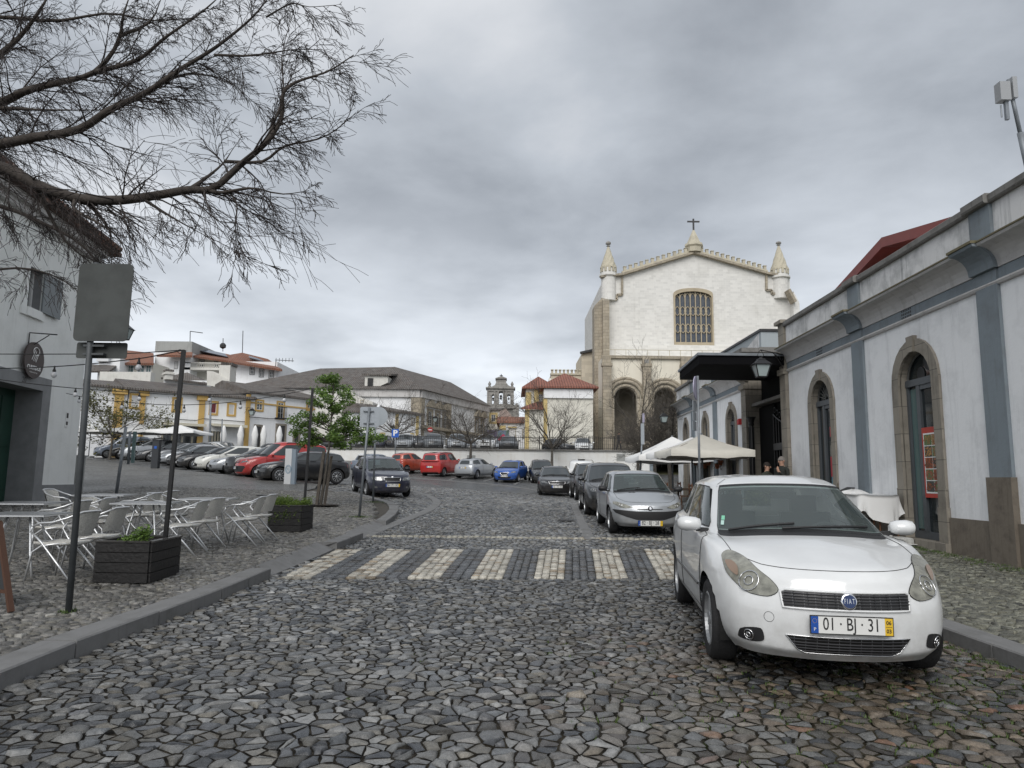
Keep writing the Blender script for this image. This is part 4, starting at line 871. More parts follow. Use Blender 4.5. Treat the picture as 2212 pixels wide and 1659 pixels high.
wh=[(wa,wz0),(wb,wz0)]+[((wa+wb)/2+(wb-wa)/2*math.cos(PI*i/12),wz1+C5(0,725)[1]-wz1 if 0 else wz1+(C5(1157,722)[1]-wz1)*math.sin(PI*i/12)) for i in range(13)]
mb=MB()
outer=[(xL,zb_ch-1),(xR,zb_ch-1),(xR,rn_[1]),(C5(1790,570)[0],C5(1790,570)[1]),gp,C5(535,575),(xL,ln[1])]
panel(mb,(0,YC,0),(1,0,0),outer,[wh],.5,1,0)
top=outer[2:]
for i in range(len(outer)):
    a,b=outer[i],outer[(i+1)%len(outer)];mb.add([(a[0],YC,a[1]),(b[0],YC,b[1]),(b[0],YC+26,b[1]),(a[0],YC+26,a[1])],[(0,1,2,3)])
mb.build('wall',['church_blocks','church_stone'],church,fix=False)
mb=MB();gl=[C5(350,600),C5(535,580),C5(1155,392),C5(1790,572),C5(1965,600)]
for i in range(len(gl)-1):mb.beam((gl[i][0],YC-.2,gl[i][1]),(gl[i+1][0],YC-.2,gl[i+1][1]),.8,.28,(0,0,1))
mb.build('string_course','church_stone',church)
mb=MB()
def parapet(mb,a,b,n,h0=.35,h1=.6,y=YC-.1):
    u=Vector((b[0]-a[0],0,b[1]-a[1]))
    mb.beam((a[0],y,a[1]+h0/2+.1),(b[0],y,b[1]+h0/2+.1),.45,h0)
    for i in range(n):
        t=(i+.5)/n;x=a[0]+u.x*t;z=a[1]+u.z*t;w=abs(u.x)/n*.5
        mb.bb(x-w/2,x+w/2,y-.22,y+.22,z+h0-.05,z+h0+h1);mb.add([(x-w/2-.05,y-.3,z+h0+h1),(x+w/2+.05,y-.3,z+h0+h1),(x+w/2+.05,y+.3,z+h0+h1),(x-w/2-.05,y+.3,z+h0+h1),(x-w/2,y,z+h0+h1+.15),(x+w/2,y,z+h0+h1+.15)],[(0,1,5,4),(2,3,4,5),(0,4,3),(1,2,5),(3,2,1,0)])
parapet(mb,gl[1],gl[2],13);parapet(mb,gl[2],gl[3],14)
mb.build('battlements','church_cream',church)
def turret(px0,px1,ybase,ymid,ytop,yfin):
    a=C5(px0,0)[0];b=C5(px1,0)[0];c=(a+b)/2;r=(b-a)/2;zb_,zm,zt,zf=C5(0,ybase)[1],C5(0,ymid)[1],C5(0,ytop)[1],C5(0,yfin)[1]
    mb=MB();mb.lathe((c,YC+.3,0),[(r,zb_),(r,zm),(r+.25,zm+.1),(r+.25,zm+.35),(r,zm+.4),(r,zm+1.2)],20);mb.build('turret','church_blocks',church)
    mb=MB()
    for i in range(12):
        t=2*PI*i/12;mb.box((c+r*math.cos(t),YC+.3+r*math.sin(t),zm+1.05),(.2,.3,.75),t)
    mb.build('turret_crown','church_cream',church)
    mb=MB();n=32;k=14;vs=[];fs=[]
    for j in range(k+1):
        f=j/k;rr=(r-.05)*(1-f)+.12
        for i in range(n):
            t=2*PI*i/n;q=rr*(1+.09*math.sin(8*(t-f*2.4)));vs.append((c+q*math.cos(t),YC+.3+q*math.sin(t),zm+1.2+(zt-zm-1.2)*f))
    fs=[(j*n+i,j*n+(i+1)%n,(j+1)*n+(i+1)%n,(j+1)*n+i) for j in range(k) for i in range(n)];mb.add(vs,fs);mb.build('pinnacle','church_cream',church,smooth=True)
    mb=MB();h=zf-zt;mb.lathe((c,YC+.3,zt),[(.12,0),(.3,.1),(.12,h*.25),(.2,h*.35),(.38,h*.5),(.32,h*.8),(.05,h)],10);mb.build('finial','belfry_stone',church,smooth=True)
turret(355,482,795,590,325,275);turret(1815,1952,760,590,298,258)
c=C5(1150,0)[0];mb=MB();z0,z1_,z2_=C5(0,372)[1],C5(0,300)[1],C5(0,178)[1]
mb.lathe((c,YC,0),[(1.0,z0),(1.05,z1_-.5),(1.25,z1_-.3),(1.2,z1_),(.95,z1_+.1),(.12,z2_)],8);mb.build('pinnacle','church_cream',church)
mb=MB();z3_,z4_=C5(0,80)[1],C5(0,104)[1];mb.bb(c-.1,c+.1,YC-.1,YC+.1,z2_-.2,z3_);mb.bb(c-.82,c+.82,YC-.09,YC+.09,z4_-.09,z4_+.09);mb.build('cross','dark_metal',church)
c2=C5(1080,0)[0];mb=MB();mb.lathe((c2,YC+4,0),[(.4,z0),(.3,z1_),(.1,C5(0,312)[1]),(.22,C5(0,300)[1]),(.03,C5(0,288)[1])],8);mb.build('rear_finial','church_cream',church)
def trim(pts):
    mb=MB()
    for i in range(len(pts)-1):
        a,b=C5(*pts[i]),C5(*pts[i+1]);mb.beam((a[0],YC-.12,a[1]),(b[0],YC-.12,b[1]),.3,0.28,(0,0,1) if abs(a[1]-b[1])<.5 else (1,0,0))
    mb.build('trim','church_stone',church)
trim([(535,582),(535,752),(490,752),(490,792),(412,788)]);trim([(1780,575),(1780,712),(1828,712),(1828,744),(1912,740)])
mb=MB()
def pier(x0,x1,yt,yb,d,slope=0):
    a,b=C5(x0,yt)[0],C5(x1,yt)[0];zt=C5(x0,yt)[1];mb.bb(a,b,YC-d,YC+1,zb_ch-1,zt-slope)
    if slope:mb.add([(a,YC-d,zt-slope),(b,YC-d,zt-slope),(b,YC,zt),(a,YC,zt),(a,YC+1,zt-slope),(b,YC+1,zt-slope)],[(0,1,2,3),(0,3,4),(1,5,2),(3,2,5,4)])
pier(357,412,775,1660,1.6,.8)
a,b=C5(290,860),C5(357,790);mb.prism([(a[0],zb_ch-1),(b[0],zb_ch-1),(b[0],b[1]),(a[0],a[1])],YC-.9,YC+1.5,'xz')
a,b,c=C5(1905,740),C5(2000,840),C5(1960,740)
mb.build('buttress','church_stone',church)
mb=MB();mb.prism([(C5(1905,0)[0],zb_ch-1),(C5(2000,0)[0],zb_ch-1),(C5(2000,0)[0],b[1]),(C5(1955,0)[0],a[1])],YC-1.3,YC+1,'xz');p_,q_=C5(1980,782),C5(2088,884);mb.prism([(p_[0],zb_ch),(q_[0],zb_ch),(q_[0],q_[1]),(p_[0],p_[1])],YC+1.1,YC+3,'xz');mb.build('buttress','church_blocks',church)
mb=MB();A,B=C5(1930,735),C5(1985,842);mb.beam((A[0],YC-1.35,A[1]),(B[0],YC-1.35,B[1]),1.4,.35,(0,0,1));A,B=C5(1980,780),C5(2088,882);mb.beam((A[0],YC+1.9,A[1]),(B[0],YC+1.9,B[1]),2.2,.15);mb.build('buttress_coping','church_stone',church)
mb=MB();n=len(wh)
oc=(wa+wb)/2;sc=lambda q:(oc+(q[0]-oc)*1.085,q[1]+(.45 if q[1]>wz0+.1 else-.55))
out=[sc(q) for q in wh];vs=[(q[0],YC-.18,q[1]) for q in wh]+[(q[0],YC-.18,q[1]) for q in out]+[(q[0],YC+.1,q[1]) for q in out]+[(q[0],YC+.3,q[1]) for q in wh]
mb.add(vs,[(i,(i+1)%n,n+(i+1)%n,n+i) for i in range(n)]+[(n+i,n+(i+1)%n,2*n+(i+1)%n,2*n+i) for i in range(n)]+[(i,3*n+i,3*n+(i+1)%n,(i+1)%n) for i in range(n)])
wf=mb.build('window','window_stone',church)
mb=MB();mb.add([(q[0],YC+.32,q[1]) for q in wh],[tuple(range(n))]);mb.build('pane',mat('church_glass',(.045,.06,.09),.35,var=.5,vs=5,col2=(.09,.10,.11)),wf,fix=False)
mb=MB();cw_=(wb-wa)/7;H=[wz0,wz0+(C5(0,1025)[1]-wz0),C5(0,875)[1]]
ztop=lambda x:wz1+(C5(1157,722)[1]-wz1)*math.sqrt(max(0,1-((x-oc)/((wb-wa)/2))**2))
for i in range(8):
    x=wa+cw_*i;mb.bb(x-.06,x+.06,YC+.1,YC+.28,wz0,max(wz1-.1,ztop(x)) if 0<i<7 else wz1+.05)
for zz in H[1:]:
    for i in range(7):
        x=wa+cw_*(i+.5)
        for s_ in (-1,1):
            mb.tube([(x-cw_/2,YC+.19,zz+s_*.02),(x-cw_*.3,YC+.19,zz+s_*.42),(x,YC+.19,zz+s_*.62),(x+cw_*.3,YC+.19,zz+s_*.42),(x+cw_/2,YC+.19,zz+s_*.02)],.065,5)
    for i in range(1,7):x=wa+cw_*i;mb.box((x,YC+.19,zz),(.28,.2,.28),0,None)
for i in range(7):
    x=wa+cw_*(i+.5);zt=ztop(x)-.1;mb.tube([(x-cw_/2,YC+.19,zt-.7),(x-cw_*.3,YC+.19,zt-.25),(x,YC+.19,zt-.05),(x+cw_*.3,YC+.19,zt-.25),(x+cw_/2,YC+.19,zt-.7)],.065,5)
mb.build('tracery','window_stone',wf)
mb=MB();a=C5(412,1180);b=C5(1990,1190);mb.bb(a[0],b[0],YC-.35,YC,C5(0,1290)[1],a[1]);mb.build('lower_band','church_blocks',church)
YP=87.0;PW=Wall((0,YP),(60,YP));P5=lambda x,y:PW.px(*z5(x,y))
px0,px1=P5(358,0)[0],P5(1700,0)[0];pzt=P5(0,1288)[1]
def p_arch(x0,x1,ytop):
    a,b=P5(x0,0)[0],P5(x1,0)[0];zt=P5(0,ytop)[1];return arch(a,b,zb_ch-.5,zt-(b-a)/2,14)
arcs=[(458,645,1545),(790,972,1550),(1120,1300,1550),(1450,1630,1550)]
hs=[p_arch(*a) for a in arcs];mb=MB()
pl=[(px0,zb_ch-.5)]
for h in hs:pl +=[h[0]]+h[2:][::-1]+[h[1]]
pl +=[(px1,zb_ch-.5),(px1,pzt),(px0,pzt)]
tri=geometry.tessellate_polygon([[Vector((q[0],q[1],0)) for q in pl]]);mb.add([(q[0],YP,q[1]) for q in pl],[tuple(t) for t in tri])
for h in hs:
    k=len(h);mb.add([(q[0],YP,q[1]) for q in h]+[(q[0],YP+.9,q[1]) for q in h],[(i,(i+1)%k,k+(i+1)%k,k+i) for i in range(1,k)],1)
mb.add([(px0,YP,pzt),(px1,YP,pzt),(px1,YC,pzt),(px0,YC,pzt)],[(0,1,2,3)]);mb.add([(px0,YP,zb_ch-.5),(px0,YP,pzt),(px0,YC,pzt),(px0,YC,zb_ch-.5)],[(0,1,2,3)])
mb.build('porch_wall',['porch_wall','church_stone'],church,fix=False)
mb=MB()
for (x0,x1,yt),h in zip(arcs,hs):
    a,b=h[0][0],h[1][0];zs_=h[2][1];r=(b-a)/2;c=(a+b)/2
    for rr,dd,tt in ((r+.22,.12,.2),(r+.75,.18,.25),(r+1.15,.10,.2)):
        mb.tube([(c+rr*math.cos(PI*i/16),YP-dd,zs_+rr*math.sin(PI*i/16)) for i in range(17)],tt,6)
        for s_ in (-1,1):mb.tube([(c+s_*rr,YP-dd,zb_ch-.5),(c+s_*rr,YP-dd,zs_)],tt,6)
mb.build('arch_moulding','church_stone',church,smooth=True)
mb=MB()
for x0,x1 in ((355,428),(690,757),(1012,1085),(1350,1420),(1660,1730)):
    a,b=P5(x0,0)[0],P5(x1,0)[0];zt=P5(0,1350)[1];mb.bb(a,b,YP-.9,YP-.2,zb_ch-1,zt);mb.bb(a-.12,b+.12,YP-1.0,YP-.15,zt-.3,zt+.1);mb.bb(a,b,YP-.6,YP-.1,zt+.1,P5(0,1284)[1])
mb.bb(px0-.1,px1,YP-.35,YP+.1,pzt-.1,pzt+.25)
mb.build('porch_pier','church_stone',church)
mb=MB();mb.bb(px0+.5,px1,YP+.3,YP+.35,pzt+1.05,pzt+1.12)
for i in range(16):x=P5(470+i*92,0)[0];mb.bb(x-.03,x+.03,YP+.3,YP+.36,pzt+.1,pzt+1.1)
mb.build('balustrade','church_cream',church)
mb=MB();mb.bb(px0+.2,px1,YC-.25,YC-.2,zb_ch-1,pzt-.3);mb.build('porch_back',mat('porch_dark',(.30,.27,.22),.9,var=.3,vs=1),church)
dm=MB()
mb=MB();z_,s_=C5(0,1335)[1],P5(722,0)[0];mb.box((s_,YP-.75,P5(0,1330)[1]),(.5,.3,.6));mb.build('corbel_head','belfry_stone',church)
# ---- transept blocks left of the facade
tr=thing('church_transept','beige battlemented block stepping down left of the church facade','building',(20,100,4))
TW=Wall((0,98),(60,98));T4=lambda x,y:TW.px(*z4(x,y))
mb=MB();a,b=T4(1405,245),T4(1752,245);c=T4(1900,0);d=T4(1738,30);TW.box(mb,a[0],c[0],3,a[1],-10,0);mb.prism([(d[0],3),(c[0],3),(c[0],C5(284,1168)[1]),(d[0],d[1])],97.4,106,'xz')
mb.build('wall','beige_wall',tr)
mb=MB();TW.box(mb,a[0]-.1,d[0]-.02,a[1]-.1,a[1]+.12,-.6,.2)
for i in range(8):s_=a[0]+.02+i*(d[0]-a[0]-.35)/7;TW.box(mb,s_,s_+.3,a[1]+.1,a[1]+.52,-.3,.1);TW.box(mb,s_-.04,s_+.34,a[1]+.52,a[1]+.66,-.4,.2)
mb.build('battlements','church_cream',tr)
mb=MB();e_=C5(284,1168);f_=T4(1738,30);mb.beam((f_[0]-.2,97.2,f_[1]+.1),(c[0],97.2,C5(284,1168)[1]+.1),.6,.3);mb.build('coping','dark_metal',tr)
# ---- sacristy house with red hip roof
SW=Wall(at(*z4(1322,900),80).xy[:],at(*z4(1870,900),80).xy[:]);S4=lambda x,y:SW.px(*z4(x,y))
ze,zr=S4(1500,405)[1],S4(1655,285)[1]
sac=house('parish_house','white house with yellow corner strip and red hipped roof beside the church','house',SW,3.8,ze,zr+1.2,12,0,SW.L,'cream_render','tiles_red','hip',.6)
mb=MB();SW.box(mb,-.02,S4(1368,0)[0],3.5,ze-1.2,0,.06);SW.box(mb,-.06,.0,3.5,ze-1.2,-4,.06);mb.build('corner_strip','yellow_paint',sac)
mb=MB();SW.box(mb,0,SW.L,ze-1.1,ze-.05,0,.25);mb.build('eave_band','house_white',sac)
ws=Wall(at(*z4(1125,900),83).xy[:],at(*z4(1330,900),83).xy[:]);W4=lambda x,y:ws.px(*z4(x,y))
ze2=W4(1200,410)[1];sid=house('parish_wing','yellow-trimmed house wing with two red roofs left of the hipped roof house','house',ws,3.8,ze2,W4(1300,328)[1]+1,8,0,ws.L+1,'cream_render','tiles_red','hipL',.5)
mb=MB();ws.box(mb,-.02,W4(1190,0)[0],3.5,ze2-.4,0,.08);mb.build('corner_strip','yellow_paint',sid)
a,b=W4(1270,555),W4(1318,470);window(ws,sid,a[0],b[0],a[1],b[1],'yellow_paint',.55,bars=(2,3))
wl=Wall(at(*z4(1118,900),79).xy[:],at(*z4(1322,900),79).xy[:]);V4=lambda x,y:wl.px(*z4(x,y));ze3=V4(1200,640)[1]
mb=MB();wl.box(mb,0,wl.L,3.5,ze3,-4,0);mb.build('lean_to_wall','cream_render',sid);mb=MB();wl.box(mb,-.02,V4(1170,0)[0],3.5,ze3,0,.08);mb.build('corner_strip','yellow_paint',sid)
mb=MB();p=[wl.P(-.5,ze3,.5),wl.P(wl.L,ze3,.5),wl.P(wl.L,V4(1300,585)[1]+.6,-4),wl.P(1.5,V4(1300,585)[1]+.6,-4)];mb.add(p+[q+Vector((0,0,.2)) for q in p],[(3,2,1,0),(4,5,6,7),(0,1,5,4),(1,2,6,5),(2,3,7,6),(3,0,4,7)]);mb.build('lean_to_roof','tiles_red',sid)
# ---- small orange-roofed house with banners
sw=Wall(at(*z4(835,960),92).xy[:],at(*z4(1118,960),92).xy[:]);s4=lambda x,y:sw.px(*z4(x,y));ze=s4(900,788)[1]
so=house('low_house','low white house with orange tiled roof and yellow window heads','house',sw,3.8,ze,s4(900,722)[1]+.2,7,0,sw.L,'house_white','tiles_orange','gable',.4)
mb=MB();sw.box(mb,0,.8,3.5,ze-.3,0,.05);a,b=s4(930,840),s4(1025,825);sw.box(mb,a[0],b[0],a[1],b[1],0,.2);mb.build('yellow_trim','yellow_paint',so)
a,b=s4(945,945),s4(1010,860);window(sw,so,a[0],b[0],a[1],b[1],'church_stone',.1,pane='curtain');a,b=s4(1095,945),s4(1116,860);window(sw,so,a[0],b[0],a[1],b[1],'church_stone',.1)
BW=Wall(at(*z4(700,960),84).xy[:],at(*z4(940,960),84).xy[:]);B4=lambda x,y:BW.px(*z4(x,y))
for k,(x0,x1,lab,c1,c2) in enumerate(((700,806,'dark blue banner on a frame in front of the low house',(.05,.05,.10),(.12,.09,.16)),(815,938,'banner showing a red pitched tent in front of the low house',(.16,.20,.32),(.06,.10,.05)))):
    a,b=B4(x0,1010),B4(x1,865);r=thing('banner',lab,'banner',tuple(BW.P((a[0]+b[0])/2,3.9)),0,'banners before the low house');mb=MB();BW.box(mb,a[0],b[0],a[1],b[1],-.03,.02);mb.build('cloth',mat('banner_%d'%k,c1,.7,var=.5,vs=1.5,col2=c2),r)
    mb=MB();[BW.box(mb,q-.05,q+.05,3.4,b[1]+.1,-.1,-.03) for q in (a[0],b[0])];mb.build('post','galvanised',r)
    if k:
        m_=(a[0]+b[0])/2;zz=a[1]+(b[1]-a[1])*.72;mb=MB();mb.add([BW.P(m_,zz,.03),BW.P(m_-(b[0]-a[0])*.48,a[1]+.5,.03),BW.P(m_-(b[0]-a[0])*.40,a[1]+.02,.03),BW.P(m_+(b[0]-a[0])*.40,a[1]+.02,.03),BW.P(m_+(b[0]-a[0])*.48,a[1]+.5,.03)],[(0,1,2,3,4)]);mb.build('tent_picture',mat('tent_red',(.40,.02,.07),.6),r,fix=False)
# ---- belfry
YB=108.0;EW=Wall((0,YB),(10,YB));E4=lambda x,y:EW.px(*z4(x,y))
bel=thing('belfry','grey stone bell gable with three open arches, bells and a small cross','belfry',tuple(EW.P(E4(860,0)[0],4)))
e0,e1=E4(705,0)[0],E4(1000,0)[0];zt=E4(0,388)[1]
bhs=[]
for x0,x1,yb_,yt in ((748,781,575,468),(827,875,575,433),(918,958,575,468)):
    a,b=E4(x0,yb_),E4(x1,yt);bhs.append(arch(a[0],b[0],a[1],b[1]-(b[0]-a[0])/2,10))
crown=[E4(912,300),E4(912,335),E4(935,365),E4(970,380)]
ped=[(e1,zt)]+[E4(965,385),E4(930,365),E4(908,335),E4(908,300),E4(797,300),E4(797,335),E4(785,365),E4(745,385)]+[(e0,zt)]
outer=[(e0,4),(e1,4)]+ped
for yy,rev in ((YB,False),(YB+2.2,True)):
    mb=MB() if not rev else mb;allp=[outer]+bhs;tri=geometry.tessellate_polygon([[Vector((q[0],q[1],0)) for q in pl]for pl in allp]);flat=[q for pl in allp for q in pl];mb.add([(q[0],yy,q[1]) for q in flat],[tuple(t) for t in tri])
for pl in [outer]+bhs:
    k=len(pl);mb.add([(q[0],YB,q[1]) for q in pl]+[(q[0],YB+2.2,q[1]) for q in pl],[(i,(i+1)%k,k+(i+1)%k,k+i) for i in range(k)])
mb.build('wall','belfry_stone',bel,fix=False)
mb=MB()
EW.box(mb,e0-.2,e1+.2,zt-.1,zt+.12,-2.6,.25);EW.box(mb,e0-.1,e1+.1,E4(0,615)[1],E4(0,595)[1],-2.5,.4);EW.box(mb,e0,e1,zt-.5,zt-.4,-2.4,.12)
a,b,t=E4(790,298),E4(916,298),E4(858,268);mb.prism([(a[0],a[1]),(b[0],b[1]),(b[0],b[1]+.1),(t[0],t[1]),(a[0],a[1]+.1)],YB-.25,YB+2.6,'xz')
for xx in (705,782,822,880,912,962):s_=E4(xx,0)[0];EW.box(mb,s_-.0,s_+.22,E4(0,595)[1],zt-.5,0,.1)
mb.build('cornice','belfry_stone',bel)
mb=MB()
for xx in (730,980):s_=E4(xx,0)[0];mb.lathe((s_,YB+.8,zt+.1),[(.24,0),(.24,.3),(.13,.35),(.22,.5),(.24,.7),(.11,.8),(.13,.9),(.02,1.05)],8)
mb.build('finial','belfry_stone',bel)
s_=E4(858,0)[0];mb=MB();EW.box(mb,s_-.05,s_+.05,t[1]-.1,E4(0,225)[1],-.9,-.7);EW.box(mb,s_-.25,s_+.25,E4(0,243)[1]-.05,E4(0,243)[1]+.05,-.9,-.7);mb.build('cross','dark_metal',bel)
for (xx,yy,r_) in ((763,520,.17),(850,500,.22),(938,515,.12)):
    s_,z_=E4(xx,yy);mb=MB();mb.lathe((s_,YB+1.1,z_-r_*.9),[(r_,0),(r_*.75,r_*.4),(r_*.55,r_*1.2),(r_*.35,r_*1.5),(.05,r_*1.55)],12);mb.bb(s_-r_*.8,s_+r_*.8,YB+.9,YB+1.3,z_+r_*.7,z_+r_*1.9);mb.bb(s_-r_*1.6,s_+r_*1.6,YB+1.05,YB+1.15,z_+r_*.55,z_+r_*.7);mb.build('bell','dark_metal',bel)
mb=MB();EW.box(mb,e1-.1,E4(1058,0)[0],4,E4(0,575)[1],-3,.3);EW.box(mb,e1+.3,E4(1045,0)[0],4,E4(0,555)[1],-3,.2);mb.build('flank','belfry_stone',bel)
w_=Wall(at(*z4(690,960),99).xy[:],at(*z4(830,960),99).xy[:]);q4=lambda x,y:w_.px(*z4(x,y));hb=house('small_house','narrow white house with one stone-framed window below the belfry','house',w_,3.8,q4(760,648)[1],q4(760,612)[1],5,0,w_.L,'cream_render','tiles_old','gable',.3)
a,b=q4(745,770),q4(790,695);window(w_,hb,a[0],b[0],a[1],b[1],'yellow_paint',.3,bars=(1,2))
w_=Wall(at(*z4(830,960),97).xy[:],at(*z4(1000,960),97).xy[:]);q4=lambda x,y:w_.px(*z4(x,y));hb=thing('gable_wall','bare pinkish gable wall under the belfry','building',tuple(w_.P(3,4)))
mb=MB();pl=[(0,4),(w_.L,4),(w_.L,q4(0,720)[1]),(q4(975,0)[0],q4(0,690)[1]),(q4(912,0)[0],q4(0,610)[1]),(0,q4(0,650)[1])];vs=[w_.P(s,z,d) for d in (0,-6) for s,z in pl];k=len(pl);mb.add(vs,[tuple(range(k)),tuple(range(k,2*k))[::-1]]+[(i,k+i,k+(i+1)%k,(i+1)%k) for i in range(k)]);mb.build('wall',plaster('pinkish',(.36,.29,.26),(.22,.20,.18),.7),hb)
# ---- palace with huge grey roof
A_,B_=at(676,930,80),at(905,930,80);pw=Wall((A_.x-14,80),(B_.x,80));P3=lambda x,y:pw.px(*z3(x,y))
zce=P3(1850,478)[1];farp=at(1053,900,97);pr=Wall((B_.x,80),(farp.x,farp.y));R3=lambda x,y:pr.px(*z3(x,y));R4=lambda x,y:pr.px(*z4(x,y))
pal_=thing('palace','long white palace with vast hipped grey tile roof and stone corner pilaster','building',tuple(pw.P(pw.L-4,4)))
c_=pr.P(pr.L,0);bk=pr.n*-1
mb=MB();fl,fr_,fb=pw.P(0,0),pw.P(pw.L,0),c_;bl=Vector((fl.x,fl.y+22,0));br_=c_+Vector((-14,4,0))
base=[fl,fr_,fb,br_,bl];k=5;mb.add([p+Vector((0,0,3)) for p in base]+[p+Vector((0,0,zce)) for p in base],[(i,(i+1)%k,k+(i+1)%k,k+i) for i in range(k)]+[(5,6,7,8,9)]);mb.build('wall','house_white',pal_)
mb=MB();r0=at(*z3(610,207),88);r1=at(*z3(1545,187),88);r2=at(*z4(470,470),102);eo=.6
E=[Vector((fl.x+2.5,80-eo,zce)),Vector((fr_.x+.5,80-eo,zce)),Vector((c_.x+.6,c_.y+.5,zce)),Vector((r2.x-3,c_.y+2,zce)),Vector((fl.x,98,zce))];pk=[r0,r1,Vector((r2.x-2,98,r1.z-.5))]
_p=at(*z3(190,298),85);_t=(zce-r0.z)/(_p.z-r0.z);E[0]=Vector((r0.x+(_p.x-r0.x)*_t,80-eo,zce));E[4]=Vector((E[0].x,98,zce))
mb.add([*E,*pk],[(0,1,6,5),(1,2,7,6),(2,3,7),(3,4,5,6,7),(4,0,5),(4,3,2,1,0)])
mb.build('roof','tiles_old',pal_)
mb=MB();pw.box(mb,pw.L-.95,pw.L+.08,3,zce-.9,0,.25);pr.box(mb,-.08,.75,3,zce-.9,0,.25)
pr.box(mb,R4(262,0)[0],R4(300,0)[0],3,zce-.9,0,.25);pr.box(mb,0,pr.L,R4(100,848)[1]-.2,R4(100,848)[1]+.15,0,.8)
mb.build('pilaster','church_stone',pal_)
mb=MB();pw.box(mb,0,pw.L,zce-.85,zce,0,.3);pr.box(mb,0,pr.L,zce-.85,zce,.0,.3);mb.build('cornice','cornice_white',pal_)
for i,(xa,xb) in enumerate(((30,92),(120,172),(203,255),(560,600),(625,665))):
    a,b=R4(xa+12,830)[0],R4(xb-12,830)[0];zt,z0=R4(60,660)[1],R4(60,835)[1]
    o=window(pr,pal_,a,b,z0,zt,'church_stone',.35,bars=(1,3));mb=MB();c=(a+b)/2;w2=(b-a)/2+.7
    mb.add([pr.P(s,z,d) for d in (0,.4) for s,z in ((c-w2,zt+.5),(c+w2,zt+.5),(c+w2*.5,zt+1.1),(c,zt+1.35),(c-w2*.5,zt+1.1))],[(4,3,2,1,0),(5,6,7,8,9)]+[(j,(j+1)%5,5+(j+1)%5,5+j) for j in range(5)]);mb.build('pediment','church_stone',o)
    mb=MB();zb_=z0+.1
    for j in range(9):s_=a-.4+(b-a+.8)*j/8;mb.tube([pr.P(s_,zb_,.6),pr.P(s_,zb_+1.1,.6)],.02,4)
    pr.box(mb,a-.4,b+.4,zb_+1.05,zb_+1.12,.56,.64);mb.build('balcony_rail','iron_black',o)
a,b=P3(1172,465),P3(1280,300);mb=MB();c3=P3(1400,460);y0_=81.2
d0=at(*z3(1172,300),80.5);d1_=at(*z3(1285,300),80.5);zt=d0.z;z0=at(*z3(1172,468),80.5).z
dm_=thing('roof_dormer','whitewashed dormer with louvred opening on the palace roof','dormer',(d0.x,81,z0));mb=MB();mb.prism([(d0.x,z0),(d1_.x+.0,z0),(d1_.x+1.6,z0+.8),(d1_.x+1.6,zt),(d0.x,zt)],80.4,86,'xz');mb.build('wall','old_wall',dm_)
mb=MB();mb.add([(d0.x-.3,80.1,zt),(d1_.x+2.0,80.1,zt),(d1_.x+2.0,87,zt+1.0),(d0.x-.3,87,zt+1.0),(d0.x-.3,80.1,zt+.2),(d1_.x+2,80.1,zt+.2),(d1_.x+2,87,zt+1.2),(d0.x-.3,87,zt+1.2)],[(3,2,1,0),(4,5,6,7),(0,1,5,4),(1,2,6,5),(2,3,7,6),(3,0,4,7)]);mb.build('roof','tiles_old',dm_)
mb=MB();l0,l1=at(*z3(1200,432),80.3),at(*z3(1270,328),80.3);mb.bb(l0.x,l1.x,80.3,80.38,l0.z,l1.z)
for i in range(8):z_=l0.z+(l1.z-l0.z)*(i+.5)/8;mb.box(((l0.x+l1.x)/2,80.26,z_),(l1.x-l0.x,.08,.06))
mb.build('louvre','dark_metal',dm_)
w_=Wall(at(*z3(960,1050),73).xy[:],at(*z3(1270,1050),73).xy[:]);q3=lambda x,y:w_.px(*z3(x,y));zz=q3(1100,765)[1]
h1=house('row_house','low white house with grey gabled roof left of the parking sign','house',w_,3.6,zz,q3(1250,602)[1],8,0,w_.L,'house_white','tiles_old','hipL',.3,'low houses before the palace')
w_=Wall(at(*z3(1270,1050),73).xy[:],at(*z3(1868,1050),78).xy[:]);q3=lambda x,y:w_.px(*z3(x,y));zz=(q3(1400,745)[1]+q3(1860,800)[1])/2
h2=house('row_house','low white house with yellow corner strips and iron lantern behind the parking sign','house',w_,3.6,zz,q3(1330,640)[1],7,0,w_.L,'house_white','tiles_old','hipR',.3,'low houses before the palace')
mb=MB()
for a,b in ((1580,1615),(1835,1868)):w_.box(mb,q3(a,0)[0],q3(b,0)[0],3,zz-.1,0,.05)
w_.box(mb,0,w_.L,3.4,4.4,0,.04);mb.build('yellow_strip','yellow_paint',h2)
for (x0,x1,y0,y1) in ((1760,1785,910,840),(1372,1410,1085,1030),(1748,1775,1085,1035)):
    a,b=q3(x0,y0),q3(x1,y1);window(w_,h2,a[0],b[0],a[1],b[1],'yellow_paint' if y0>1000 else 'church_stone',.12)
lantern('iron lantern on the low house above the parking sign',w_.P(q3(1560,0)[0],q3(0,790)[1],.1),w_.P(q3(1508,0)[0],q3(0,855)[1],.6),1.1)
lantern('iron lantern on the palace wall near the no entry sign',pr.P(R3(1940,0)[0],R3(1940,800)[1],.3),pr.P(R3(2000,0)[0],R3(2000,855)[1],.8),1.2)
w_=Wall(at(*z3(530,1050),76).xy[:],at(*z3(1250,1050),76).xy[:]);q3=lambda x,y:w_.px(*z3(x,y))
gw=thing('stained_gable','tall rain-stained white gable wall behind the green tree','wall',tuple(w_.P(w_.L/2,3.8)))
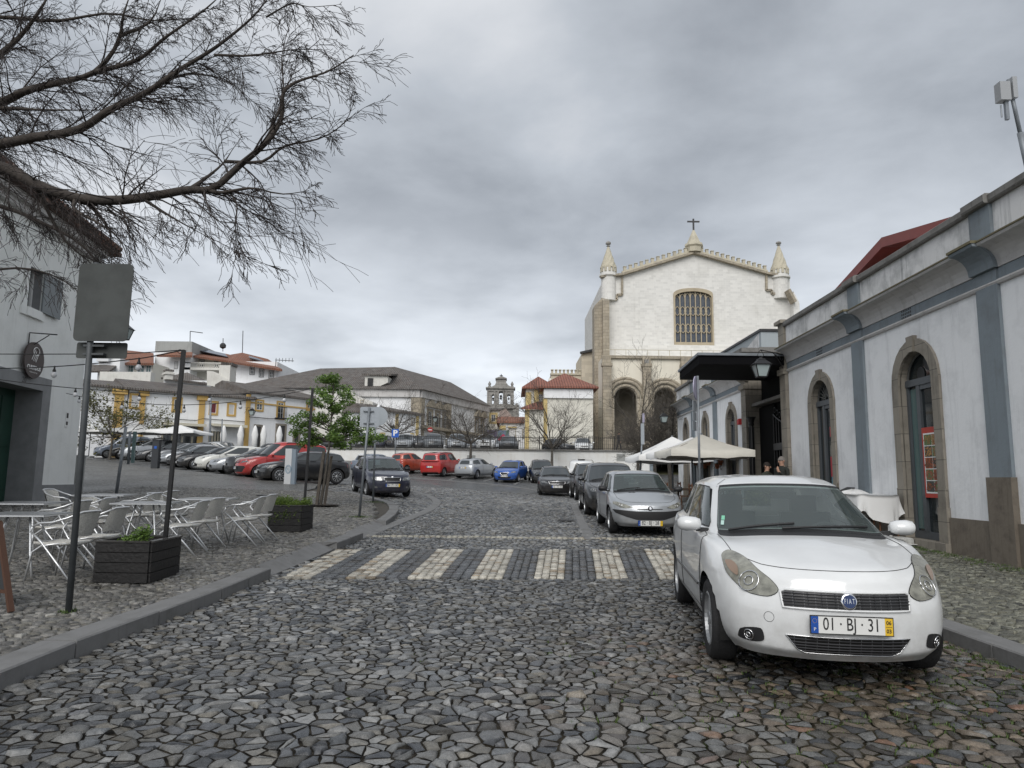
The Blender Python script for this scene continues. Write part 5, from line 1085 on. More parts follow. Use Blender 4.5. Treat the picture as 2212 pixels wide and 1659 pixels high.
mb=MB();pl=[(0,3.5),(w_.L,3.5),(w_.L,q3(0,610)[1]),(q3(1040,0)[0],q3(0,520)[1]),(q3(1030,0)[0],q3(0,475)[1]),(q3(950,0)[0],q3(0,460)[1]),(0,q3(0,465)[1])];k=len(pl);mb.add([w_.P(s,z,d) for d in (0,-3) for s,z in pl],[tuple(range(k)),tuple(range(k,2*k))[::-1]]+[(i,k+i,k+(i+1)%k,(i+1)%k) for i in range(k)]);mb.build('wall','old_wall',gw)
for (x0,x1,y0,y1) in ((1040,1060,690,650),(1118,1142,635,612)):a,b=q3(x0,y0),q3(x1,y1);window(w_,gw,a[0],b[0],a[1],b[1],'church_stone',.08,bars=(0,0))
# ---------- row of houses at left
rA,rB,rC,rD=at(150,960,60),at(270,958,64),at(535,955,71),at(694,950,78.5)
def zf(w,pts):return sum(w.px(*p)[1]for p in pts)/len(pts)
hw=Wall(rB.xy[:],rC.xy[:]);Q=lambda x,y:hw.px(*z2(x,y));zE=zf(hw,[z2(480,655),z2(1290,722),z2(1780,758)]);zR=Q(560,535)[1]+.15
H2=house('row_house','long white house with ochre pilasters and small square windows above the parked cars','house',hw,2.9,zE,zR,8,0,hw.L,'house_white','tiles_old','gable',.5,'houses along the left side of the square')
for a,b in ((372,470),(655,700),(1275,1335)):
    mb=MB();hw.box(mb,Q(a,700)[0],Q(b,700)[0],2.9,zE-.1,0,.14);hw.box(mb,Q(a,700)[0]-.25,Q(b,700)[0]+.25,zE-.45,zE-.02,0,.3);mb.build('ochre_pilaster','ochre_paint',H2)
for (x0,x1,y0,y1,pane) in ((542,635,838,722,'curtain'),(995,1068,875,762,'dark_glass'),(1390,1452,905,800,'curtain_red'),(1580,1642,918,818,'curtain')):
    a,b=Q(x0,y0),Q(x1,y1);window(hw,H2,a[0],b[0],a[1],b[1],'ochre_paint',.2,pane=pane,bars=(0,0),sash='white_paint')
for (x0,x1,yt,yb) in ((880,1290,1040,1225),(1378,1490,1095,1225)):
    a,b=Q(x0,yt),Q(x1,yb);mb=MB();hw.box(mb,a[0],b[0],3.0,a[1],-.02,.02);o=mb.build('shop_window','dark_glass',H2);mb=MB()
    for k in range(5):s_=a[0]+(b[0]-a[0])*k/4;hw.box(mb,s_-.08,s_+.08,3.0,a[1],.02,.08)
    mb.build('shop_frame',mat('shop_beige',(.30,.28,.22),.6),o)
for (x0,x1,y0,y1) in ((860,1290,1005,1060),(1370,1720,1015,1070)):
    a,b=Q(x0,y0),Q(x1,y1);aw=thing('awning','cream shop awning over the dark cafe front' if x0<1000 else 'cream awning above the cafe door at the end of the ochre house','awning',tuple(hw.P((a[0]+b[0])/2,a[1],0)),0,'awnings on the ochre house');mb=MB()
    mb.add([hw.P(s,z,d) for s in (a[0],b[0]) for (z,d) in ((a[1],.05),(b[1]+.25,1.6),(b[1],1.6),(b[1],1.55),(a[1]-.05,.05))],[(0,1,6,5),(1,2,7,6),(2,3,8,7),(3,4,9,8),(0,4,3,2,1),(5,6,7,8,9)]);mb.build('awning_cloth',mat('awning_cream',(.55,.52,.42),.9),aw)
def chimney(w,label,x0,x1,y0,y1,z_,d=-3,m='old_wall',capm='tiles_old'):
    a,b=w.px(*z_(x0,y0)),w.px(*z_(x1,y1));k=(w.P(0,0).y-d)/w.P(0,0).y if 0 else 1
    r=thing('chimney',label,'chimney',tuple(w.P(a[0],a[1],d)));mb=MB();w.box(mb,a[0],b[0],a[1],b[1],d-1.0,d);w.box(mb,a[0]-.12,b[0]+.12,b[1]-.3,b[1]-.12,d-1.12,d+.12);mb.build('stack',m,r)
    mb=MB();w.box(mb,a[0]-.05,b[0]+.05,b[1],b[1]+.18,d-1.05,d+.05);mb.build('cap',capm,r);return r
chimney(hw,'squat white chimney on the ochre house roof',975,1055,520,440,z2,-2)
w3=Wall(rC.xy[:],rD.xy[:]);Q3=lambda x,y:w3.px(*z2(x,y));q33=lambda x,y:w3.px(*z3(x,y));zE3=zf(w3,[z2(1800,690),z3(620,628)]);zR3=Q3(1700,520)[1]-.1
H3=house('row_house','white house with yellow framed windows and lantern at the right end of the row','house',w3,3.1,zE3,zR3,9,0,w3.L,'house_white','tiles_old','gable',.4,'houses along the left side of the square')
mb=MB();w3.box(mb,0,Q3(1815,0)[0],3,zE3-.1,0,.12);w3.box(mb,0,w3.L,zE3-1.0,zE3-.85,0,.08);w3.box(mb,Q3(1815,0)[0],w3.L,3,4.3,0,.05);mb.build('yellow_strip','ochre_paint',H3)
for (z_,x0,x1,y0,y1) in ((z2,1875,1940,868,782),(z2,2098,2165,955,800),(z3,445,500,720,660)):
    a,b=w3.px(*z_(x0,y0)),w3.px(*z_(x1,y1));o=window(w3,H3,a[0],b[0],a[1],b[1],'ochre_paint',.18,bars=(1,2))
    if y0 ==955:
        mb=MB();[mb.tube([w3.P(s_,a[1],.35),w3.P(s_,a[1]+1.1,.35)],.02,4) for s_ in np.linspace(a[0]-.2,b[0]+.2,9)];w3.box(mb,a[0]-.2,b[0]+.2,a[1]+1.08,a[1]+1.14,.32,.38);w3.box(mb,a[0]-.3,b[0]+.3,a[1]-.1,a[1],0,.45);mb.build('balcony','iron_black',o)
for (z_,x0,x1,y0,y1) in ((z2,1860,1920,1195,1050),(z3,55,160,1130,930),(z3,275,330,1130,1030)):
    a,b=w3.px(*z_(x0,y0)),w3.px(*z_(x1,y1));mb=MB();w3.box(mb,a[0],b[0],3.1,b[1],.0,.05);o=mb.build('door','dark_metal',H3);mb=MB();w3.box(mb,a[0]-.2,a[0],3.1,b[1]+.2,0,.1);w3.box(mb,b[0],b[0]+.2,3.1,b[1]+.2,0,.1);w3.box(mb,a[0],b[0],b[1],b[1]+.2,0,.1);mb.build('door_surround','granite',o)
lantern('black lantern on a scrolled arm at the yellow corner strip',w3.P(Q3(1800,0)[0],Q3(1800,850)[1],.1),w3.P(Q3(1840,0)[0],Q3(1840,905)[1],.7),1.2)
gw=thing('gable_parapet','sloping stained white gable parapet between the two row houses','wall',tuple(w3.P(0,zE3,-3)))
mb=MB();yk=74.0;pts=[at(*z2(x,y),yk) for x,y in ((1350,610),(1350,455),(1420,462),(1560,545),(1785,700),(1785,760),(1560,645))];mb.add(pts+[p+Vector((0,2.5,0)) for p in pts],[tuple(range(7))[::-1],tuple(range(7,14))]+[(i,(i+1)%7,7+(i+1)%7,7+i) for i in range(7)]);mb.build('wall','old_wall',gw)
ck=thing('chimney','broad white kitchen chimney above the sloping gable parapet','chimney',tuple(at(*z2(1545,540),74.5)));mb=MB();p=at(*z2(1482,540),74.5);q=at(*z2(1608,400),74.5);mb.bb(p.x,q.x,74.3,76,p.z-3,q.z);mb.build('stack','old_wall',ck);mb=MB();[mb.bb(p.x+.1+k*(q.x-p.x-.2)/5-.0,p.x+.1+k*(q.x-p.x-.2)/5+.25,74.4,75.9,q.z,q.z+.3) for k in range(6)];mb.build('cap','tiles_old',ck)
w1=Wall(rA.xy[:],rB.xy[:]);Q1=lambda x,y:w1.px(*z2(x,y));zE1=Q1(300,628)[1]
H1=house('row_house','plain white house with grey tile roof at the left end of the row','house',Wall((rA.x-5,rA.y-1.6),(rB.x-.1,rB.y-.03)),2.8,zE1,Q1(200,530)[1]+.2,8,0,None,'house_white','tiles_old','gable',.4,'houses along the left side of the square')
for lab,W_,pts in (('sagging black cable along the ochre house front',hw,((380,935),(700,945),(1000,970),(1230,985),(1300,965),(1770,1000))),('black cable pair along the end row house front',w3,((1790,945),(2020,965),(2200,970)))):
    r=thing('wall_cable',lab,'cable',tuple(W_.P(2,5,.1)));mb=MB();mb.tube([W_.P(*W_.px(*z2(x,y)),.12) for x,y in pts],.035,5);mb.build('cable','plastic_black',r)
def block(name,label,cat,Y,rect,z_,dep=10,m='house_white'):
    a,b=at(*z_(rect[0],rect[3]),Y),at(*z_(rect[1],rect[2]),Y);w=Wall((a.x,Y),(b.x,Y));r=thing(name,label,cat,((a.x+b.x)/2,Y,a.z));mb=MB();w.box(mb,0,w.L,a.z-3,b.z,-dep,0);mb.build('wall',m,r);return r,w,a.z,b.z
r,w,z0,z1q=block('modern_block','white blank stair tower block rising above the row houses','building',88,(780,1192,150,545),z2,9)
mb=MB();w.box(mb,-.05,w.L+.05,w.px(*z2(900,255))[1],z1q+.06,-9,.06);mb.build('concrete_top','grey_render',r)
a,b=w.px(*z2(1005,430)),w.px(*z2(1040,360));window(w,r,a[0],b[0],a[1],b[1],'grey_trim',.05,bars=(0,4),pane='curtain')
def eave_roof(root,pts,Y,th=.25,m='tiles_orange',name='roof'):
    mb=MB();vs=[at(*z2(x,y),yy) for (x,y,yy) in pts];n=len(vs);mb.add(vs+[v+Vector((0,.1,-th)) for v in vs],[tuple(range(n)),tuple(range(n,2*n))[::-1]]+[(i,n+i,n+(i+1)%n,(i+1)%n) for i in range(n)]);return mb.build(name,m,root)
eave_roof(r,[(815,285,86.5),(1195,292,86.5),(1195,208,90)],88)
r,w,z0,z1q=block('modern_house','white apartment house with balcony, solar panels and orange roof','building',90,(1192,1605,330,560),z2,9,'cream_render')
for (x0,x1) in ((1275,1320),(1435,1475)):a,b=w.px(*z2(x0,425)),w.px(*z2(x1,345));window(w,r,a[0],b[0],a[1],b[1],'grey_trim',.1)
eave_roof(r,[(1180,290,88.5),(1610,350,88.5),(1590,282,94),(1195,200,94)],88)
o=eave_roof(r,[(1240,262,90.3),(1570,335,90.3),(1540,300,92.5),(1225,228,92.5)],90,.1,mat('solar_panel',(.06,.075,.10),.15,spec=.8),'solar_panel');o.location.z +=.35
mb=MB();a,b=w.px(*z2(1180,435)),w.px(*z2(1760,500));w.box(mb,a[0]-.5,w.L+3.5,w.px(*z2(1300,470))[1],w.px(*z2(1300,445))[1],0,2.0)
zb_,zt_=w.px(*z2(1300,445))[1],w.px(*z2(1300,392))[1];w.box(mb,a[0]-.4,w.L+3.5,zt_-.12,zt_,1.8,2.0)
for k in range(34):s_=a[0]-.4+(w.L+3.9-a[0])*k/33;mb.beam(w.P(s_,zb_,1.9),w.P(s_+.25,zt_-.1,1.9),.05,.05);mb.beam(w.P(s_+.25,zb_,1.88),w.P(s_,zt_-.1,1.88),.05,.05)
mb.build('balcony','old_wall',r)
r,w,z0,z1q=block('villa','white villa with three windows under an orange hipped roof and aerials','building',87,(1600,2100,360,560),z2,9)
eave_roof(r,[(1580,350,85.5),(2150,440,85.5),(1965,345,90),(1725,262,90)],87);eave_roof(r,[(1580,350,85.5),(1725,262,90),(1590,285,95)],87)
eave_roof(r,[(2150,440,85.5),(1965,345,90),(1725,262,90),(2000,330,95),(2130,420,95)],87)
for (x0,x1,y0,y1) in ((1812,1852,490,415),(1912,1950,515,440),(2015,2055,530,460),(1625,1655,450,405)):
    a,b=w.px(*z2(x0,y0)),w.px(*z2(x1,y1));window(w,r,a[0],b[0],a[1],b[1],'grey_trim',.12,bars=(1,1))
o=eave_roof(r,[(1800,340,87.6),(1960,380,87.6),(1900,350,88.6),(1790,318,88.6)],90,.1,'solar_panel','solar_panel');o.location.z +=.3
r,w,z0,z1q=block('orange_house','house with broad orange roof left of the white stair tower','building',84,(430,780,370,560),z2,9,'cream_render')
eave_roof(r,[(405,372,83),(782,372,83),(782,268,89),(490,235,89)],84)
for (x0,x1) in ((495,575),(610,690),(700,760)):a,b=w.px(*z2(x0,470)),w.px(*z2(x1,400));window(w,r,a[0],b[0],a[1],b[1],'white_paint',.06,pane='pale_glass')
r,w,z0,z1q=block('white_house','small white house with wall air conditioner behind the row','building',82,(180,430,318,560),z2,9)
mb=MB();a=w.px(*z2(200,360));w.box(mb,a[0],a[0]+1.4,a[1],a[1]+.9,0,.5);mb.build('air_conditioner','white_plastic',r);eave_roof(r,[(60,455,79),(310,455,79),(385,400,82),(100,385,82)],80,.2,'tiles_old')
r,w,z0,z1q=block('terrace_wall','long stained roof-terrace wall above the row house roofs','wall',76,(200,755,470,600),z2,1,'old_wall')
r,w,z0,z1q=block('roof_annex','white attic with small grey hipped roof behind the ochre house','building',79,(880,1350,560,680),z2,6);eave_roof(r,[(860,525,78),(1352,590,78),(1350,560,82),(1140,472,84),(1000,500,84)],79,.2,'tiles_old')
for lab,x0,y0,x1,y1,Y in (('tall thin whip aerial on the villa roof',1727,262,1733,30,88),('angled television aerial above the white tower',1170,145,1172,35,88),('yagi television aerial right of the villa',2080,410,2085,340,86),('ball-topped lightning rod between the orange roofs',1519,250,1522,110,90)):
    a,b=at(*z2(x0,y0),Y),at(*z2(x1,y1),Y);r=thing('aerial',lab,'aerial',tuple(a));mb=MB();mb.tube([a,b],.05,5)
    if 'angled' in lab:mb.tube([b,b+Vector((1.6,0,-.2))],.05,5)
    if 'yagi' in lab:mb.tube([b+Vector((-.1,0,0)),b+Vector((2.2,0,-.1))],.04,5);[mb.tube([b+Vector((.4*k,0,-.25)),b+Vector((.4*k,0,.25))],.03,4) for k in range(6)]
    if 'ball' in lab:c_=at(*z2(1520,190),Y);mb.lathe(c_,[(.05,-.4),(.4,-.2),(.42,.1),(.2,.35),(.02,.4)],8)
    mb.build('mast','dark_metal',r)
# ---------- retaining wall with railings and terrace deck
_a,_b=at(742,985,61.5).xy,at(1412,985,59.5).xy;tw=Wall((_a+(_a-_b)*.16)[:],_b[:]);zT=(tw.px(1160,972)[1]+tw.px(1400,972)[1])/2
rw_=thing('retaining_wall','long low white retaining wall with grey coping behind the parked cars','wall',tuple(tw.P(tw.L/2,zT-1.6)))
mb=MB();tw.box(mb,0,tw.L,0,zT-.12,-.5,0);mb.build('wall',plaster('stained_white',(.72,.72,.70),(.50,.46,.38),.5,.5),rw_)
mb=MB();tw.box(mb,-.1,tw.L+.1,zT-.12,zT+.02,-.6,.12);mb.build('coping','coping_dirty',rw_)
mb=MB();tw.box(mb,tw.px(1403,990)[0],tw.L,0,zT-.12,.0,.08);tw.box(mb,tw.px(930,1000)[0],tw.L-1.2,0,1.95,0,.05);mb.build('grey_band','blue_grey_paint',rw_)
mb=MB()
for x,y in ((1018,978),(1341,978),(995,0)):
    if y:s_,z_=tw.px(x,991 if x<1100 else 988);tw.box(mb,s_-.35,s_+.35,z_-.3,z_+.3,0,.03)
mb.build('hatch','grey_render',rw_)
sheet('terrace',[tuple(tw.P(.2,0,-.4).xy),tuple(tw.P(tw.L,0,-.4).xy),(40,59),(60,130),(-30,130),(-45,80),(-30,70)],0,'setts_square',6)
te=bpy.data.objects['terrace'];
for v in te.data.vertices:v.co.z=max(zT-.06,0) if v.co.x>-18 else max(zT-.06,v.co.z)
fence=thing('railing','black iron railing with thin uprights along the top of the white retaining wall','railing',tuple(tw.P(tw.L/2,zT,-.2)))
s0_=tw.px(745,960)[0];s1_=tw.L-.3;nb=int((s1_-s0_)/.165);mb=MB()
for i in range(nb):
    s_=s0_+.165*i;mb.beam(tw.P(s_,zT+.05,-.25),tw.P(s_,zT+1.12,-.25),.028,.028)
o=mb.build('balusters','iron_black',fence,uv=False);o['kind']='stuff'
mb=MB();tw.box(mb,s0_,s1_,zT+1.0,zT+1.04,-.28,-.22);tw.box(mb,s0_,s1_,zT+.1,zT+.14,-.28,-.22)
for i in range(int((s1_-s0_)/2.1)+1):s_=s0_+2.1*i;tw.box(mb,s_-.04,s_+.04,zT,zT+1.18,-.30,-.20)
mb.build('rails','iron_black',fence)
# ---------- left cafe house
lw=Wall(at(-420,1000,14).xy[:],(-13.1,21));
LC=at(158,1060,21);LN=Vector((LC.x+.134*14,7));lw=Wall((LN.x,LN.y),(LC.x,LC.y));Lp=lambda x,y:lw.px(*z1(x,y))
zle=lw.px(225,556)[1];zlb=.5
cafe=thing('cafe_house','white corner house with tile eaves, round cafe sign and dark green door','house',tuple(lw.P(lw.L-2,.6)))
dA,dB=Lp(360,900),Lp(500,860);
d0s,d1s=lw.px(-60,900)[0],lw.px(83,900)[0];dzt=lw.px(60,838)[1]
w0,w1=lw.px(52,740)[0],lw.px(97,740)[0];wz0_,wz1_=lw.px(75,772)[1],lw.px(75,668)[1]
w0,w1=lw.px(56,640)[0],lw.px(88,640)[0];wz0_,wz1_=lw.px(70,668)[1],lw.px(70,578)[1]
mb=MB();outer=[(0,-.5),(d0s,-.5),(d0s,dzt),(d1s,dzt),(d1s,-.5),(lw.L,-.5),(lw.L,zle),(0,zle)];hole=[(w0,wz0_),(w1,wz0_),(w1,wz1_),(w0,wz1_)]
panel(mb,lw.P(0,0),lw.u,outer,[hole],.3,1,0)
for a,b in (((d0s,-.5),(d0s,dzt)),((d0s,dzt),(d1s,dzt)),((d1s,dzt),(d1s,-.5))):mb.add([lw.P(a[0],a[1]),lw.P(b[0],b[1]),lw.P(b[0],b[1],-.75),lw.P(a[0],a[1],-.75)],[(0,1,2,3)],1)
mb.add([lw.P(lw.L,-.5),lw.P(lw.L,zle),lw.P(lw.L,zle+3,-6),lw.P(lw.L,zle,-12),lw.P(lw.L,-.5,-12)],[(0,1,2,3,4)]);mb.build('wall',['cafe_plaster','grey_trim'],cafe,fix=False)
mb=MB();lw.box(mb,d1s,d1s+.42,-.3,dzt+.35,0,.05);lw.box(mb,d0s-.4,d1s,dzt,dzt+.35,0,.05);lw.box(mb,d1s+.43,lw.L+.03,-.3,lw.px(120,1047)[1],0,.04);mb.build('door_surround','grey_trim',cafe)
mb=MB();vs,fs=text_geo('20',.2);mb.add([lw.P(lw.px(45,842)[0]+v.x,dzt+.17+v.y,.054) for v in vs],fs);mb.build('house_number','plastic_black',cafe,fix=False)
mb=MB();lw.box(mb,d0s,d1s,0,dzt,-.7,-.62);dr=mb.build('door','green_door',cafe)
mb=MB()
dw=(d1s-d0s)/4
for k in range(4):
    for (za,zb__) in ((1.0,1.9),(2.1,dzt-.2)):
        lw.box(mb,d0s+dw*k+.1,d0s+dw*(k+1)-.1,za,zb__,-.62,-.595)
mb.build('door_panel','green_door',dr);mb=MB();q=lw.P(d1s-dw*2,1.5,-.56);mb.lathe(q,[(.02,-.05),(.05,-.02),(.05,.02),(.02,.05)],10);mb.build('handle','chrome',dr)
mb=MB();t=.22;lw.box(mb,w0-t,w0,wz0_-t,wz1_+t,0,.05);lw.box(mb,w1,w1+t,wz0_-t,wz1_+t,0,.05);lw.box(mb,w0,w1,wz1_,wz1_+t,0,.05);lw.box(mb,w0,w1,wz0_-t,wz0_,0,.09);o=mb.build('window','cafe_plaster',cafe)
mb=MB();lw.box(mb,w0,w1,wz0_,wz1_,-.28,-.25);mb.build('pane','window_glass',o);mb=MB();c=(w0+w1)/2;[lw.box(mb,a,a+.07,wz0_,wz1_,-.25,-.2) for a in (w0,c-.035,w1-.07)];lw.box(mb,w0,w1,wz0_+1.4,wz0_+1.46,-.24,-.2);mb.build('sash','white_paint',o)
mb=MB();lw.box(mb,w1-.05,w1+.9,wz0_,wz1_,.06,.10);mb.build('shutter','shutter_grey',o)
mb=MB();lw.box(mb,0,lw.L+.1,zle-.35,zle-.02,0,.18);lw.box(mb,0,lw.L+.15,zle-.18,zle,.18,.32);mb.build('eave','cornice_white',cafe)
roof_mesh(lw,-2,lw.L,12,zle,zle+3.2,'hipR',.55,.12).build('roof','tiles_brown',cafe)
mb=MB();n_=int(lw.L/.22)
for i in range(n_+2):
    p=lw.P(.11+.22*i,zle+.16,.62);q=lw.P(.11+.22*i,zle+.55,-.2);mb.tube([p,q],.085,7)
mb.build('eave_tiles','tiles_brown',cafe)
sg=thing('round_sign','round dark brown cafe sign with a white line drawing beside the bracket','sign',tuple(lw.P(lw.px(58,777)[0],3,0)))
s_c,z_c=lw.px(*z1(313,445));r_s=(lw.px(*z1(313,238))[1]-lw.px(*z1(313,650))[1])/2;rx=(lw.px(*z1(420,445))[0]-lw.px(*z1(208,445))[0])/2
mb=MB();ring=[(s_c+r_s*math.cos(t),z_c+r_s*math.sin(t)) for t in [PI*2*k/40 for k in range(40)]];mb.add([lw.P(s,z,d) for d in (.10,.15) for s,z in ring],[tuple(range(40))[::-1],tuple(range(40,80))]+[(i,(i+1)%40,40+(i+1)%40,40+i) for i in range(40)]);mb.build('disc',mat('sign_brown',(.05,.036,.035),.5),sg)
mb=MB();U=lw.u;Z=Vector((0,0,1));put_text(mb,'CURTIDOS',.30*r_s,lw.P(s_c,z_c-r_s*.42,.153),U,Z,None,.95,.006);put_text(mb,'restaurante bar',.13*r_s,lw.P(s_c,z_c-r_s*.66,.153),U,Z)
for k,(x0,y0,x1,y1) in enumerate(((-.3,-.1,0,.5),(-.15,-.15,.12,.42),(.0,-.15,.22,.3),(.12,-.18,.3,.2))):mb.beam(lw.P(s_c+x0*r_s,z_c+(y0+.1)*r_s,.155),lw.P(s_c+x1*r_s,z_c+(y1+.1)*r_s,.155),.012,.03*r_s)
mb.tube([lw.P(s_c+r_s*(.1+.3*math.cos(t)),z_c+r_s*(.5+.22*math.sin(t)),.155) for t in [PI*2*k/20 for k in range(21)]],.014,5);mb.build('lettering','white_paint',sg,fix=False)
br=thing('sign_bracket','small iron bracket arm above the round cafe sign','bracket',tuple(lw.P(s_c,z_c+r_s*1.3,0)));p=Lp(315,140);mb=MB();mb.tube([lw.P(p[0],p[1]-.55,.03),lw.P(p[0],p[1],.03),lw.P(p[0]+.15,p[1],.62)],.018,6);mb.tube([lw.P(p[0],p[1]-.4,.03),lw.P(p[0]+.1,p[1]-.03,.45)],.012,6);mb.build('arm','iron_black',br)
st=thing('information_plate','pair of tiny dark plates on the white corner wall','plate',tuple(lw.P(*Lp(735,1090),0)));p=Lp(735,1100);mb=MB();lw.box(mb,p[0]-.07,p[0]+.07,p[1]-.22,p[1]+.22,0,.02,0);lw.box(mb,p[0]-.05,p[0]+.05,p[1]+.04,p[1]+.18,.02,.024,1);lw.box(mb,p[0]-.05,p[0]+.05,p[1]-.16,p[1]-.06,.02,.024,1);mb.build('plate',['white_paint','plastic_black'],st)
lantern('black lantern beyond the corner of the cafe house half behind the road sign',lw.P(lw.L,lw.px(262,742)[1]+.8,-.3),at(268,718,lw.P(lw.L,0).y+.6),.9)
bx=thing('utility_cabinet','low concrete utility cabinet at the foot of the cafe corner','cabinet',tuple(lw.P(lw.L+.5,.6,.2)));p=at(*z1(785,1510),22.2);q=at(*z1(866,1510),22.2);mb=MB();mb.bb(p.x,q.x,22.2,22.6,.4,p.z,0);mb.bb(p.x-.04,q.x+.04,22.15,22.65,p.z,p.z+.05,0);mb.build('body','grey_render',bx)
# ------------------------------------------------------------------ cars
def hermite(P,closed,sub,crease=()):
    """smooth curve through P (k, m, 3) along axis 0"""
    k=len(P);t=np.concatenate([[0],np.cumsum(np.maximum(np.linalg.norm(np.diff(P,axis=0),axis=2).mean(1),1e-4))]);out=[]
    if closed:per=t[-1]+max(np.linalg.norm(P[0]-P[-1],axis=1).mean(),1e-4)
    def tan(i,side):
        if i in crease:
            a,b=(i-1,i) if side<0 else (i,i+1)
            return (P[b]-P[a])/(t[b]-t[a])
        if closed:
            a,b=(i-1)%k,(i+1)%k;ta,tb=t[a]-(per if i ==0 else 0),t[b]+(per if i ==k-1 else 0);d1=(P[i]-P[a])/(t[i]-ta);d2=(P[b]-P[i])/(tb-t[i]);w1,w2=tb-t[i],t[i]-ta
        else:
            if i ==0:return (P[1]-P[0])/(t[1]-t[0])
            if i ==k-1:return (P[-1]-P[-2])/(t[-1]-t[-2])
            d1=(P[i]-P[i-1])/(t[i]-t[i-1]);d2=(P[i+1]-P[i])/(t[i+1]-t[i]);w1,w2=t[i+1]-t[i],t[i]-t[i-1]
        m=(d1*w1+d2*w2)/(w1+w2);s=d1*d2;lim=np.minimum(np.abs(d1),np.abs(d2))*2.5
        return np.where(s <=0,m*.35,np.clip(m,-lim,lim))
    n=k if closed else k-1
    for i in range(n):
        j=(i+1)%k;h=(t[j]-t[i]) if j>i else per-t[i];m0,m1=tan(i,1)*h,tan(j,-1)*h
        for q in range(sub):
            u=q/sub;out.append((2*u**3-3*u**2+1)*P[i]+(u**3-2*u**2+u)*m0+(-2*u**3+3*u**2)*P[j]+(u**3-u**2)*m1)
    if not closed:out.append(P[-1])
    return np.array(out)
BASE=[
 [(1.90,0,.19),(1.84,.36,.19),(1.68,.60,.19),(1.17,.72,.19),(.7,.73,.19),(0,.73,.19),(-.7,.73,.19),(-1.34,.72,.20),(-1.80,.62,.25),(-1.93,.35,.26),(-1.95,0,.26)],
 [(1.985,0,.27),(1.93,.38,.27),(1.74,.66,.28),(1.17,.80,.28),(.7,.80,.27),(0,.80,.27),(-.7,.80,.27),(-1.34,.80,.28),(-1.86,.69,.31),(-1.97,.37,.33),(-1.99,0,.33)],
 [(2.015,0,.48),(1.945,.40,.48),(1.74,.70,.50),(1.20,.842,.50),(.72,.832,.48),(0,.832,.48),(-.7,.835,.48),(-1.34,.843,.50),(-1.90,.745,.50),(-2.0,.39,.50),(-2.015,0,.50)],
 [(1.985,0,.66),(1.90,.40,.66),(1.66,.695,.68),(1.20,.835,.70),(.74,.835,.70),(0,.838,.70),(-.7,.84,.72),(-1.34,.84,.73),(-1.88,.74,.74),(-1.99,.38,.74),(-2.005,0,.74)],
 [(1.90,0,.765),(1.81,.38,.765),(1.54,.66,.80),(1.16,.775,.88),(.78,.815,.915),(0,.815,.935),(-.7,.815,.965),(-1.34,.80,.99),(-1.83,.70,.97),(-1.95,.36,.95),(-1.965,0,.95)],
 [(1.45,0,.885),(1.40,.36,.88),(1.26,.62,.88),(1.02,.71,.915),(.68,.775,.935),(0,.795,.95),(-.7,.79,.98),(-1.34,.765,1.01),(-1.77,.66,1.01),(-1.90,.34,.985),(-1.915,0,.985)],
 [(1.06,0,.975),(1.02,.36,.965),(.90,.61,.94),(.76,.70,.945),(.45,.765,.955),(0,.775,.965),(-.7,.77,.995),(-1.34,.735,1.03),(-1.70,.62,1.035),(-1.85,.33,1.01),(-1.865,0,1.01)],
 [(.24,0,1.405),(.20,.30,1.40),(.12,.49,1.385),(.02,.565,1.37),(-.12,.595,1.385),(-.38,.61,1.395),(-.82,.61,1.395),(-1.25,.595,1.37),(-1.50,.53,1.345),(-1.62,.29,1.355),(-1.64,0,1.36)],
 [(.05,0,1.455),(.03,.24,1.45),(-.02,.40,1.44),(-.08,.46,1.435),(-.18,.49,1.44),(-.40,.50,1.45),(-.82,.50,1.445),(-1.2,.48,1.425),(-1.42,.42,1.40),(-1.52,.24,1.40),(-1.54,0,1.405)],
 [(-.1,0,1.478),(-.12,.10,1.477),(-.16,.16,1.476),(-.22,.2,1.476),(-.3,.22,1.478),(-.45,.23,1.482),(-.82,.23,1.482),(-1.1,.2,1.46),(-1.3,.17,1.44),(-1.38,.1,1.435),(-1.40,0,1.435)]]
